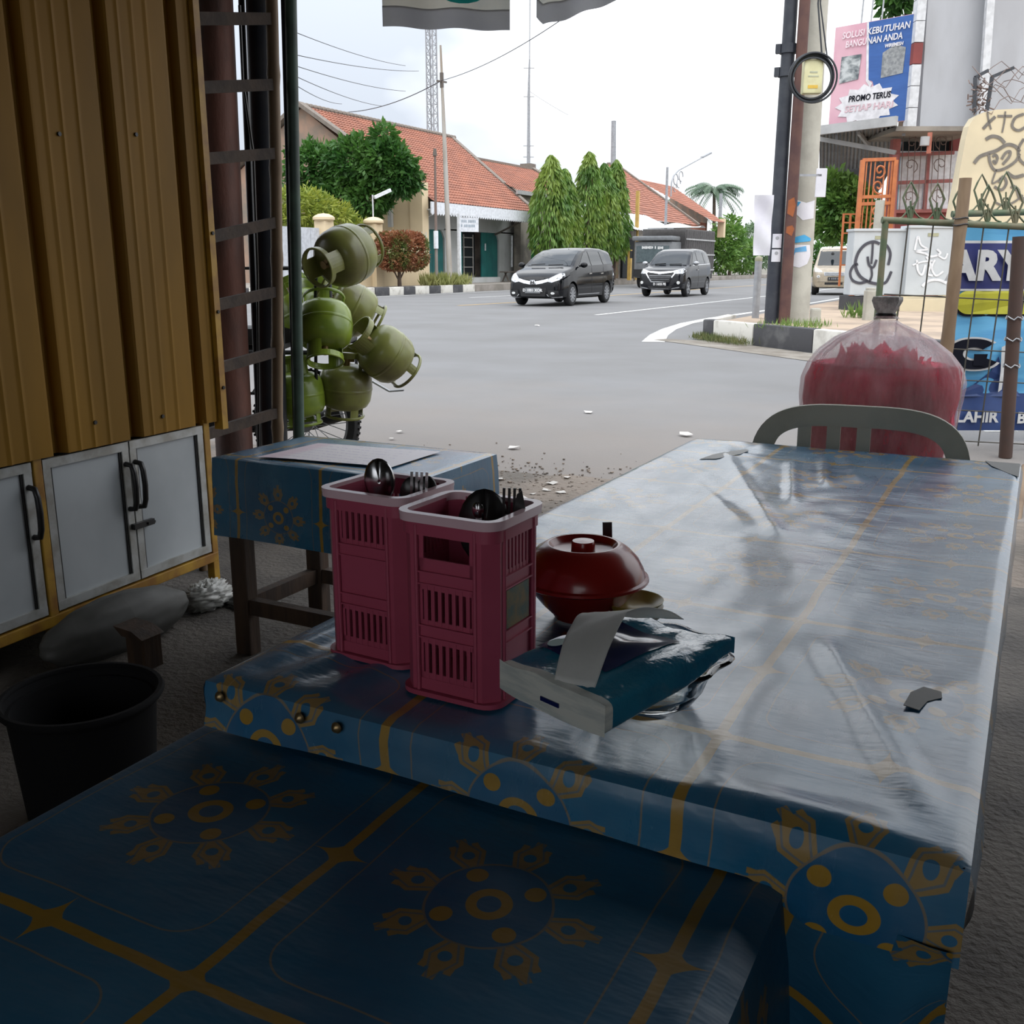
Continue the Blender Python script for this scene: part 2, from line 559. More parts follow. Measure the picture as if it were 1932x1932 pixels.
# ================================================================ setting of the stall
def slab(name, pts, z0, z1, m, kind='structure', parent=None):
    mb = MB().prism([(p[0], p[1], z0) for p in pts], (0, 0, z1 - z0))
    o = mb.build(name, m, parent)
    if kind and parent is None: o['kind'] = kind
    return o
mb = MB()
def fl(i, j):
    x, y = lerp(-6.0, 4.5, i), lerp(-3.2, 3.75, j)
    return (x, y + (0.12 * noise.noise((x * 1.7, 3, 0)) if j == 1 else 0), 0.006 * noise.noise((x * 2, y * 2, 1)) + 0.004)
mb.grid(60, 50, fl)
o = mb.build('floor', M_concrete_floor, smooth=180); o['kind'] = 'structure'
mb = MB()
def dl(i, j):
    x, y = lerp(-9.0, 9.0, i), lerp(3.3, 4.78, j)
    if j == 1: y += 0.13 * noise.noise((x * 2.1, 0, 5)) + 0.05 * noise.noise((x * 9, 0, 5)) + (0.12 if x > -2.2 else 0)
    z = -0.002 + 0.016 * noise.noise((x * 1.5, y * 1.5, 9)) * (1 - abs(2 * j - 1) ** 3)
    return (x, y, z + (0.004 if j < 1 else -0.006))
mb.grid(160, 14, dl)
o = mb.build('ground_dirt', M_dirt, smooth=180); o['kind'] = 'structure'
slab('ceiling', [(-6.0, -3.3), (4.0, -3.3), (4.0, 3.25), (-1.2, 3.25), (-2.3, 4.2), (-6.0, 4.2)], 2.50, 2.54, M_roofsheet)  # unseen roof; front edge shaped to shade the cart, not the bag
# unseen back wall; its opening is added to let fill light in behind the camera
slab('wall_back', [(-6.0, -3.3), (-1.6, -3.3), (-1.6, -3.2), (-6.0, -3.2)], 0, 2.50, M_dark_wall)
slab('wall_back_pier', [(1.9, -3.3), (4.0, -3.3), (4.0, -3.2), (1.9, -3.2)], 0, 2.50, M_dark_wall)
slab('wall_back_sill', [(-1.6, -3.3), (1.9, -3.3), (1.9, -3.2), (-1.6, -3.2)], 0, 0.78, M_dark_wall)
slab('wall_left', [(-3.75, -3.2), (-3.65, -3.2), (-3.65, 2.9), (-3.75, 2.9)], 0, 2.50, M_dark_wall)
slab('wall_right', [(2.0, -3.2), (2.1, -3.2), (2.1, 3.3), (2.0, 3.3)], 0, 2.50, M_dark_wall)  # unseen; run forward to keep side light off the cart

# ================================================================ yellow food cart with the white cabinet below
cart = thing('food_cart', 'yellow corrugated food cart with white cabinet doors underneath', 'cart', (-2.45, 2.45, 0), RAD(4.5))
def cl(x, y, z):                           # cart frame -> world
    return cart_M @ Vector((x, y, z))
cart_M = Matrix.Translation((-2.45, 2.45, 0)) @ Matrix.Rotation(RAD(4.5), 4, 'Z')
def cbuild(mb, name, m, parent=cart, smooth=None):
    mb.v = [tuple(cart_M @ Vector(v)) for v in mb.v]
    return mb.build(name, m, parent, smooth)
mb = MB()
prof = []
y = -1.95
while y < 0.046:
    prof.append(y); y += 0.0048
def rib(y):
    t = ((y + 0.075) / 0.29) % 1.0
    d = 0.030 - 0.034 * (smoothstep(0.0, 0.045, t) - smoothstep(0.145, 0.19, t))
    for c in (0.33, 0.52, 0.72):
        d += 0.0035 * (smoothstep(c - 0.035, c, t) - smoothstep(c, c + 0.035, t))
    return d
mb.grid(len(prof) - 1, 1, lambda i, j: (rib(prof[int(round(i * (len(prof) - 1)))]), prof[int(round(i * (len(prof) - 1)))], lerp(0.588, 2.44, j)))
cbuild(mb, 'corrugated_sheet', M_yellow_sheet, smooth=25)
mb = MB()
mb.box((0.030, 0.052, 1.50), (0.035, 0.028, 1.88))
cbuild(mb, 'edge_trim', M_yellow_frame)
for py_ in (-0.012, -0.702, -1.40):
    mb = MB().cbox((0.005, py_, 0.30), (0.03, 0.028, 0.60), 0.003)
    cbuild(mb, 'post', M_yellow_frame)
mb = MB().cbox((0.005, -0.97, 0.122), (0.032, 1.94, 0.032), 0.003)
cbuild(mb, 'bottom_rail', M_yellow_frame)
mb = MB().box((-0.55, -0.97, 0.135), (1.05, 1.92, 0.02)).box((-1.08, -0.97, 1.3), (0.03, 1.92, 2.28)).box((-0.55, 0.03, 1.3), (1.06, 0.02, 2.28)).box((-0.55, -0.97, 2.42), (1.08, 1.95, 0.03))
cbuild(mb, 'box_shell', M_dark_wall)
for (ya, yb, hs) in ((-0.360, -0.030, -1), (-0.684, -0.366, 1), (-1.04, -0.722, 1), (-1.37, -1.046, -1)):
    yc, w = (ya + yb) / 2, yb - ya
    mb = MB().box((0.004, yc, 0.362), (0.008, w - 0.012, 0.425))
    door = cbuild(mb, 'cabinet_door', M_white_door)
    mb = MB()
    t = 0.026
    mb.box((0.010, ya + t / 2, 0.362), (0.014, t, 0.436)).box((0.010, yb - t / 2, 0.362), (0.014, t, 0.436))
    mb.box((0.011, yc, 0.158), (0.014, w, t)).box((0.011, yc, 0.568), (0.014, w, t))
    cbuild(mb, 'door_frame', M_alu, door)
    for yy in (ya + t + 0.004, yb - t - 0.004):
        cbuild(MB().box((0.0095, yy, 0.362), (0.006, 0.007, 0.384)), 'gasket', M_black_plastic, door)
    hy = (ya + 0.016) if hs < 0 else (yb - 0.016)
    mb = MB()
    mb.tube([cl(0.018, hy, 0.515), cl(0.040, hy, 0.512), cl(0.047, hy, 0.49), cl(0.050, hy, 0.445), cl(0.047, hy, 0.40), cl(0.040, hy, 0.378), cl(0.018, hy, 0.375)], 0.0085, 8)
    mb.build('handle', M_black_plastic, door, 60)
    if hs < 0:
        mb = MB().box((0.024, hy + 0.004, 0.318), (0.014, 0.085, 0.018)).box((0.030, hy + 0.03, 0.318), (0.012, 0.03, 0.008))
        cbuild(mb, 'latch', M_black_plastic, door)
for k, (yy, zz) in enumerate([(-0.52, 1.44), (-0.235, 1.47), (-0.50, 0.66), (-0.225, 0.64), (0.052, 0.7), (0.052, 0.95), (0.052, 1.2)]):
    mb = MB().cyl((rib(yy) + (0.018 if yy > 0 else 0), yy, zz), (rib(yy) + (0.023 if yy > 0 else 0.005), yy, zz), 0.006, n=8)
    cbuild(mb, 'rivet', M_black_plastic)

# things standing on the floor below and beside the cart
t = thing('plastic_basin', 'black plastic tub on the dark floor beneath the cart doors', 'tub', (-1.63, 1.24, 0.0))
mb = MB().lathe([(0.0, 0.005), (0.115, 0.005), (0.125, 0.02), (0.143, 0.25), (0.150, 0.262), (0.155, 0.25), (0.147, 0.24), (0.135, 0.24), (0.118, 0.035), (0.0, 0.03)], 40, (-1.63, 1.24, 0.0))
M_tub = mat('matt_black_tub', (0.007, 0.007, 0.008), 0.85, spec=0.2)
mb.build('body', M_tub, t, 50)
mb = MB().tube([(-1.63 + 0.152 * math.cos(a), 1.24 + 0.152 * math.sin(a), 0.257) for a in [k * PI / 20 for k in range(40)]], 0.008, 6, closed=True)
mb.build('rim', M_tub, t, 60)
M_sack = mat('grey_white_plastic', (0.085, 0.085, 0.08), 0.6, col2=(0.055, 0.055, 0.05), scale=6)
def blob(name, c, rad, m, label, cat, amp=0.12, fr=4, flat=True, group=None):
    mb = MB()
    N = 36
    def fn(i, j):
        a, b = 2 * PI * i, PI * (j - 0.5)
        d = Vector((math.cos(b) * math.cos(a), math.cos(b) * math.sin(a), math.sin(b)))
        k = 1 + amp * noise.noise(d * fr + Vector(c) * 3)
        p = Vector((d.x * rad[0] * k, d.y * rad[1] * k, max(d.z * rad[2] * k, -rad[2] * 0.8)))
        return p + Vector(c)
    mb.grid(N, N, fn)
    o = mb.build(name, m, None, 180)
    return tag(o, label, cat, group)
blob('plastic_jerrycan', (-2.30, 1.90, 0.075), (0.08, 0.26, 0.09), M_sack, 'long dirty plastic canister lying under the cart', 'canister', 0.05)  # dark grey with slight random tone
blob('plastic_bag', (-2.32, 2.28, 0.045), (0.055, 0.09, 0.05), mat('crumpled_clear_bag', (0.5, 0.5, 0.47), 0.3), 'small crumpled pale bag behind the cart leg', 'bag', 0.35, 9)
blob('rag', (-2.20, 2.36, 0.012), (0.10, 0.06, 0.016), M_sack, 'flat grey rag lying by the cart foot', 'rag', 0.4, 7)
t = thing('wooden_block', 'dark wooden prop with a tapered top under the cart', 'prop', (-2.12, 1.83, 0))
mb = MB().prism([(-2.155, 1.80, 0), (-2.085, 1.80, 0), (-2.085, 1.86, 0), (-2.155, 1.86, 0)], (0, 0, 0.10))
mb.build('post', M_wood_dark, t)
mb = MB().prism([(-2.16, 1.79, 0.10), (-2.08, 1.79, 0.10), (-2.12, 1.79, 0.12), (-2.19, 1.79, 0.125)], (0.0, 0.08, 0.0))
mb.build('cap', M_wood_dark, t)

# ================================================================ tables
def cloth_cover(parent, x0, x1, y0, y1, z, hang, m, wr, nx=90, ny=140, flare=0.0):
    mb = MB()
    def top(i, j):
        x, y = lerp(x0, x1, i), lerp(y0, y1, j)
        e = min(i * (x1 - x0), (1 - i) * (x1 - x0), j * (y1 - y0), (1 - j) * (y1 - y0))
        ed = smoothstep(0, 0.02, e)
        return (x, y, z + wr(x, y) * ed - 0.004 * (1 - smoothstep(0, 0.010, e)) + 0.002)
    mb.grid(nx, ny, top, uv=lambda i, j: (lerp(x0, x1, i), lerp(y0, y1, j)))
    def skirt(side, h):
        def fn(i, j):
            if side in 'fb':
                x = lerp(x0, x1, i); y = y0 if side == 'f' else y1; a = x
            else:
                y = lerp(y0, y1, i); x = x0 if side == 'l' else x1; a = y
            hh = h(a) if callable(h) else h
            out = 0.004 + flare * j + 0.007 * noise.noise((a * 7, j * 1.5, ord(side))) * j
            sg = {'f': (0, -1), 'b': (0, 1), 'l': (-1, 0), 'r': (1, 0)}[side]
            q = j ** 0.8
            return (x + sg[0] * out * min(1, j * 6), y + sg[1] * out * min(1, j * 6), z - 0.002 - hh * q * (1 + 0.06 * noise.noise((a * 3, 0, ord(side)))))
        def uv(i, j):
            if side in 'fb':
                a = lerp(x0, x1, i); hh = h(a) if callable(h) else h
                return (a, y0 - hh * j if side == 'f' else y1 + hh * j)
            a = lerp(y0, y1, i); hh = h(a) if callable(h) else h
            return (x0 - hh * j if side == 'l' else x1 + hh * j, a)
        mb.grid(70, 10, fn, uv=uv)
    for s, h in hang.items():
        skirt(s, h)
    return mb.build('cloth_cover', m, parent, 50)
def fold(x, y, p, q, w, h):
    """ridge running from p to q"""
    P, Q = Vector(p), Vector(q)
    d = Q - P
    L = d.length
    d /= L
    r = Vector((x, y)) - P
    s, n = r.dot(d), r.dot(Vector((-d.y, d.x)))
    f = smoothstep(-0.04, 0.05, s) * (1 - smoothstep(L - 0.06, L + 0.03, s))
    return h * f * math.exp(-(n / w) ** 2)
MAIN_FOLDS = [((-0.60, 2.20), (-0.33, 1.55), 0.012, 0.006), ((-0.62, 1.95), (-0.40, 1.60), 0.010, 0.005), ((-0.45, 2.20), (-0.36, 1.78), 0.012, 0.008),
              ((-0.40, 2.30), (-0.33, 1.95), 0.012, 0.010), ((-0.36, 2.32), (-0.28, 2.02), 0.011, 0.008), ((-0.17, 1.10), (-0.03, 0.76), 0.016, 0.007),
              ((-0.70, 1.75), (-0.45, 1.42), 0.009, 0.004), ((-0.70, 1.40), (-0.52, 1.22), 0.010, 0.005), ((-0.2, 0.735), (-0.04, 0.728), 0.020, 0.006),
              ((-0.66, 0.74), (-0.60, 0.93), 0.016, 0.006), ((-0.60, 0.735), (-0.54, 0.95), 0.016, 0.007), ((-0.70, 0.78), (-0.69, 0.95), 0.014, 0.005),
              ((-0.06, 0.95), (-0.04, 1.05), 0.010, 0.004), ((-0.72, 2.1), (-0.52, 1.9), 0.008, 0.004), ((-0.70, 2.25), (-0.5, 2.2), 0.009, 0.004)]
def wr_main(x, y):
    z = 0.0016 * noise.noise((x * 9, y * 5, 0)) + 0.0010 * noise.noise((x * 22, y * 14, 4))
    lf = smoothstep(-0.30, -0.60, x) if x < -0.30 else 0.0
    z += 0.0022 * lf * abs(noise.noise((x * 16 + y * 6, y * 9, 2)))
    for f in MAIN_FOLDS:
        z += fold(x, y, *f) * (0.45 if f[0][1] > 1.3 else 0.8)
    return z
t = thing('dining_table', 'long dining table under a worn shiny blue oilcloth', 'table', (-0.365, 1.545, 0))
mb = MB().box((-0.3655, 1.5455, 0.664), (0.725, 1.673, 0.028))
mb.build('tabletop', M_wood_dark, t)
for (lx, ly) in ((-0.67, 0.79), (-0.06, 0.79), (-0.67, 2.31), (-0.06, 2.31)):
    MB().cbox((lx, ly, 0.328), (0.06, 0.06, 0.645), 0.004).build('leg', M_wood_dark, t)
for a, b in (((-0.67, 0.79), (-0.67, 2.31)), ((-0.06, 0.79), (-0.06, 2.31)), ((-0.67, 2.31), (-0.06, 2.31))):
    MB().beam((a[0], a[1], 0.60), (b[0], b[1], 0.60), 0.025, 0.07).build('apron_rail', M_wood_dark, t)
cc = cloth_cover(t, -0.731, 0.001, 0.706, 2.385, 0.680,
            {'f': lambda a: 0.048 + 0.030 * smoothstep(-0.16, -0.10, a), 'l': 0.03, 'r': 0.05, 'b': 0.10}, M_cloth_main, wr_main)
# loose flap of the covering hanging below the front fold
mb = MB()
mb.grid(24, 16, lambda i, j: (lerp(-0.128, -0.004, i), 0.704 + 0.008 * math.sin(5 * i + 3 * j) + 0.02 * j, 0.616 - j * (0.30 - 0.17 * smoothstep(0.55, 1.0, i))),
        uv=lambda i, j: (lerp(0.10, 0.22, i) + 0.08 * j, 0.16 - 0.30 * j + 0.06 * i))
mb.build('cloth_flap', M_cloth_near, t, 60)
for (nx_, ny_) in ((-0.705, 0.700), (-0.60, 0.699), (-0.555, 0.699)):
    MB().lathe([(0, 0.004), (0.004, 0.003), (0.006, 0)], 10, (nx_, ny_ - 0.002, 0.668), Matrix.Rotation(PI / 2, 3, 'X')).build('nail', M_brass, t, 60)
def patch(parent, name, pts, z, m):
    MB().prism([(p[0], p[1], z - 0.0012) for p in pts], (0, 0, 0.0008)).build(name, m, parent)
patch(t, 'torn_patch', [(-0.63, 2.10), (-0.60, 2.12), (-0.567, 2.20), (-0.56, 2.25), (-0.57, 2.27), (-0.60, 2.22), (-0.62, 2.17)], 0.6845, M_tear)
patch(t, 'worn_corner', [(-0.001, 2.375), (-0.07, 2.375), (-0.055, 2.32), (-0.02, 2.25), (-0.001, 2.22)], 0.6835, M_tear_dark)
patch(t, 'torn_patch', [(-0.075, 0.965), (-0.06, 0.96), (-0.055, 0.985), (-0.043, 1.0), (-0.045, 1.015), (-0.062, 1.02), (-0.072, 1.0)], 0.6855, M_tear_dark)

def wr_near(x, y):
    return 0.0015 * noise.noise((x * 6, y * 6, 8)) + fold(x, y, (-0.74, 0.35), (-0.74, 0.62), 0.02, 0.004) + fold(x, y, (-0.62, 0.30), (-0.30, 0.43), 0.03, 0.002) + fold(x, y, (-0.16, 0.40), (-0.145, 0.70), 0.012, 0.004)
t = thing('low_table', 'lower table with dark blue medallion cloth butted against the long table', 'table', (-0.44, 0.40, 0))
MB().box((-0.4365, 0.405, 0.609), (0.612, 0.668, 0.024)).build('tabletop', M_wood_dark, t)
for (lx, ly) in ((-0.70, 0.12), (-0.17, 0.12), (-0.70, 0.68), (-0.17, 0.68)):
    MB().cbox((lx, ly, 0.300), (0.05, 0.05, 0.592), 0.004).build('leg', M_wood_dark, t)
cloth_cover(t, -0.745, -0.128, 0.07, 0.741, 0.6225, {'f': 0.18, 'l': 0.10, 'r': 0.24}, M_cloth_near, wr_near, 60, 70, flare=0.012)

def wr_side(x, y):
    return 0.0012 * noise.noise((x * 8, y * 8, 18))
t = thing('side_table', 'small square blue table beyond the pink crates', 'table', (-1.65, 2.21, 0))
MB().box((-1.652, 2.213, 0.57), (0.67, 0.40, 0.024)).build('tabletop', M_wood_dark, t)
for (lx, ly) in ((-1.935, 2.045), (-1.37, 2.045), (-1.935, 2.375), (-1.37, 2.375)):
    MB().cbox((lx, ly, 0.28), (0.055, 0.045, 0.555), 0.004).build('leg', M_wood_dark, t)
for a, b in (((-1.935, 2.045), (-1.935, 2.375)), ((-1.37, 2.045), (-1.37, 2.375)), ((-1.935, 2.045), (-1.37, 2.045)), ((-1.935, 2.375), (-1.37, 2.375))):
    MB().beam((a[0], a[1], 0.15), (b[0], b[1], 0.15), 0.03, 0.045).build('stretcher', M_wood_dark, t)
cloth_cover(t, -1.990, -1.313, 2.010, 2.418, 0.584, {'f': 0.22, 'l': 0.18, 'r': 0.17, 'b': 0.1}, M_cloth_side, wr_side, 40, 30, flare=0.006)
# the laminated menu sheet on it
M_menu, nt, b = new_mat('laminated_menu')
Ex.nt = nt
tc = nt.nodes.new('ShaderNodeTexCoord')
sp = nt.nodes.new('ShaderNodeSeparateXYZ'); nt.links.new(tc.outputs['Generated'], sp.inputs[0])
gx, gy = Ex(sp.outputs[0]), Ex(sp.outputs[1])
lines = e_lt(e_abs(Ex.op('FRACT', gy * 9) - 0.5), 0.12, 0.1) * e_lt(gx, 0.86, 0.01) * e_lt(1 - gx, 0.92, 0.01)
nn = noise_node(nt, 26, 2, coord='Generated', stretch=(1.5, 0.4, 1))
lines = lines * Ex(ramp(nt, nn.outputs['Fac'], 0.46, 0.54)) * 0.5
c = mix_col(nt, lines, (0.86, 0.82, 0.87), (0.50, 0.44, 0.62))
c = mix_col(nt, e_lt(e_abs(gx - 0.22) * 4 + e_abs(gy - 0.93) * 9, 0.5, 0.1) * 0.8, c, (0.75, 0.20, 0.25))
c = mix_col(nt, e_lt(gx, 0.16, 0.08) * 0.5, c, (0.75, 0.50, 0.62))
nt.links.new(c, b.inputs['Base Color']); b.inputs['Roughness'].default_value = 0.45
me_ = MB()
q = [at_z(485, 862, 0.590), at_z(737, 882, 0.590), at_z(832, 852, 0.590), at_z(600, 836, 0.590)]
me_.grid(20, 12, lambda i, j: tuple(q[0].lerp(q[1], i).lerp(q[3].lerp(q[2], i), j) + Vector((0, 0, 0.0025 * math.sin(PI * i) * (1 - j) + 0.0006 * math.sin(9 * i)))))
o = me_.build('menu_sheet', M_menu, None, 180)
tag(o, 'laminated pinkish white menu sheet lying on the small side table', 'menu')

# ================================================================ rest of the stall front: ladder, posts, pipes
t = thing('bamboo_ladder', 'weathered bamboo ladder leaning beside the cart', 'ladder', (-2.70, 3.12, 0))
pole = [Vector((-2.715, 3.10, 0.0)), Vector((-2.70, 3.105, 0.5)), Vector((-2.675, 3.118, 1.0)), Vector((-2.655, 3.128, 1.5)), Vector((-2.640, 3.135, 2.0)), Vector((-2.63, 3.14, 2.49))]
fine_p, fine_r = [], []
for i in range(61):
    s = i / 60 * 5
    k = min(4, int(s))
    fine_p.append(pole[k].lerp(pole[k + 1], s - k))
    fine_r.append(0.0225 + (0.003 if i % 8 == 3 else 0))
MB().tube(fine_p, fine_r, 14).build('rail', M_bamboo, t, 60)
for (l, r) in (((-2.635, 2.60, 0.500), (-2.697, 3.115, 0.520)), ((-2.63, 2.60, 0.722), (-2.687, 3.115, 0.765)), ((-2.62, 2.60, 0.945), (-2.675, 3.12, 1.0)), ((-2.61, 2.60, 1.175), (-2.663, 3.125, 1.262)),
               ((-2.60, 2.60, 1.44), (-2.652, 3.13, 1.514)), ((-2.595, 2.60, 1.665), (-2.645, 3.135, 1.758)), ((-2.585, 2.60, 1.875), (-2.640, 3.14, 1.985)), ((-2.58, 2.60, 2.1), (-2.635, 3.14, 2.23))):
    MB().beam(l, r, 0.018, 0.040).build('rung', M_rung, t)
MB().tube([(-2.64, 2.585, 0.0), (-2.62, 2.59, 1.0), (-2.58, 2.60, 2.44)], 0.018, 12).build('rail', M_bamboo, t, 60)
t = thing('awning_post', 'slim dark green steel post next to the bamboo ladder', 'post', (-2.60, 3.10, 0))
MB().tube([(-2.605, 3.095, 0), (-2.585, 3.105, 0.6), (-2.53, 3.135, 2.50)], 0.0215, 14).build('shaft', M_green_pole, t, 60)
MB().box((-2.605, 3.095, 0.005), (0.12, 0.12, 0.01)).build('base_plate', M_green_pole, t)
t = thing('rusty_post', 'thick rusty red steel pipe post behind the ladder rungs', 'post', (-3.28, 3.47, 0))
MB().tube([(-3.295, 3.47, 0), (-3.25, 3.49, 2.50)], 0.085, 24).build('shaft', M_rust_pipe, t, 60)
MB().cyl((-3.295, 3.47, 0), (-3.295, 3.47, 0.03), 0.13, n=20).build('base_flange', M_rust_pipe, t, 60)
for k, (a, bz, r, lb) in enumerate([((-3.170, 3.605, 0), (-3.112, 3.635, 2.5), 0.062, 'thick dark blue pipe rising behind the rusty post'),
                                ((-3.073, 3.658, 0), (-3.016, 3.686, 2.5), 0.021, 'thinner dark blue pipe between the thick pipe and the bamboo ladder'),
                                ((-3.252, 3.595, 0), (-3.205, 3.62, 2.5), 0.014, 'thinnest dark blue pipe tight against the rusty post')]):
    o = MB().tube([a, bz], r, 16).build('drain_pipe', M_dark_pipe, None, 60)
    tag(o, lb, 'pipe', 'dark pipes behind the ladder')
o = MB().tube([at_depth(452, 10, 4.35), at_depth(458, 150, 4.35), at_depth(478, 290, 4.35), at_depth(486, 520, 4.35), at_depth(490, 1000, 4.35)], 0.006, 6).build('cable', M_black_plastic, None, 60)
tag(o, 'thin black cable hanging down in front of the dark pipes', 'cable')

# cloth banner hanging from the roof edge
M_banner_cloth = leaf_mat('grey_beige_banner', (0.62, 0.60, 0.53), (0.54, 0.55, 0.51), 5, 0.7)
M_banner_hem = leaf_mat('grey_banner_hem', (0.33, 0.335, 0.36), (0.36, 0.365, 0.38), 5, 0.65)
M_teal_print = leaf_mat('teal_print', (0.02, 0.33, 0.34), (0.03, 0.40, 0.38), 14, 0.7)
def hanging(name, label, bl, br, depth, curve, logo=None):
    t = thing(name, label, 'banner', at_depth((bl[0] + br[0]) / 2, (bl[1] + br[1]) / 2, depth), group='banner cloths over the stall front')
    a, b = at_depth(*bl, depth), at_depth(*br, depth)
    topz = 2.50
    hem = 0.055
    def surf(i, z, off=0.0):
        p = a.lerp(b, i)
        s = 0.010 * math.sin(i * 6) + 0.005 * math.sin(i * 15 + 2)
        p = p + CAM_FWD * (s * (topz - z) / (topz - p.z) - off)
        p.z = z
        return p
    MB().grid(30, 12, lambda i, j: surf(i, lerp(a.lerp(b, i).z + hem + curve(i), topz, j))).build('cloth', M_banner_cloth, t, 180)
    MB().grid(30, 2, lambda i, j: surf(i, lerp(a.lerp(b, i).z + curve(i), a.lerp(b, i).z + hem + 0.004 + curve(i), j), 0.004)).build('hem', M_banner_hem, t, 180)
    if logo:
        cx, r = logo
        mb = MB()
        L = (b - a).length
        c = surf(cx, a.lerp(b, cx).z + hem + 0.016 + r)
        n = 30
        V = []
        for k in range(n):
            for rr in (r, r * 0.0):
                i = cx + rr * math.cos(2 * PI * k / n) / L
                V.append(surf(i, c.z + rr * math.sin(2 * PI * k / n), 0.006))
        mb.add(V, [(2 * k, 2 * ((k + 1) % n), 2 * ((k + 1) % n) + 1, 2 * k + 1) for k in range(n)])
        mb.build('round_logo', M_teal_print, t, 180)
    return t
hanging('banner_cloth', 'beige cloth banner with teal round print hanging over the street view', (722, 50), (962, 60), 3.35, lambda i: 0.002 * math.sin(i * 14), (0.64, 0.13))
hanging('banner_cloth', 'beige cloth banner with a slanting hem beside the teal print banner', (1012, 52), (1200, -8), 3.42, lambda i: 0.004 * math.sin(i * 17) + (0.03 * (1 - i / 0.06) if i < 0.06 else 0), (0.35, 0.07))
# ================================================================ things on the tables
M_pink = mat('pink_crate_plastic', (0.42, 0.070, 0.125), 0.45, col2=(0.36, 0.055, 0.10), scale=7)
M_rim_sheen = mat('pink_rim_with_sky_sheen', (0.78, 0.55, 0.60), 0.22, col2=(0.72, 0.48, 0.53), scale=9)  # paler than the crate: sky reflection is put into the colour
M_steel = mat('steel_cutlery', (0.55, 0.55, 0.56), 0.22, metal=1.0)
M_dark_ladle = mat('dark_melamine', (0.02, 0.018, 0.018), 0.3)
M_red = mat('red_melamine', (0.34, 0.022, 0.016), 0.24, col2=(0.30, 0.018, 0.013), scale=3, coat=0.2)

def rrect(w, d, r, n=5):
    P = []
    for (cx, cy, a0) in ((w / 2 - r, d / 2 - r, 0), (-w / 2 + r, d / 2 - r, PI / 2), (-w / 2 + r, -d / 2 + r, PI), (w / 2 - r, -d / 2 + r, 3 * PI / 2)):
        for k in range(n + 1):
            a = a0 + PI / 2 * k / n
            P.append((cx + r * math.cos(a), cy + r * math.sin(a)))
    return P
def ring_band(mb, w, d, r, z0, z1, th, n=5):
    O, I = rrect(w, d, r, n), rrect(w - 2 * th, d - 2 * th, max(r - th, 0.001), n)
    N = len(O)
    V = [(x, y, z0) for x, y in O] + [(x, y, z1) for x, y in O] + [(x, y, z0) for x, y in I] + [(x, y, z1) for x, y in I]
    Fc = []
    for i in range(N):
        k = (i + 1) % N
        Fc += [(i, k, N + k, N + i), (2 * N + k, 2 * N + i, 3 * N + i, 3 * N + k), (N + i, N + k, 3 * N + k, 3 * N + i), (k, i, 2 * N + i, 2 * N + k)]
    mb.add(V, Fc)
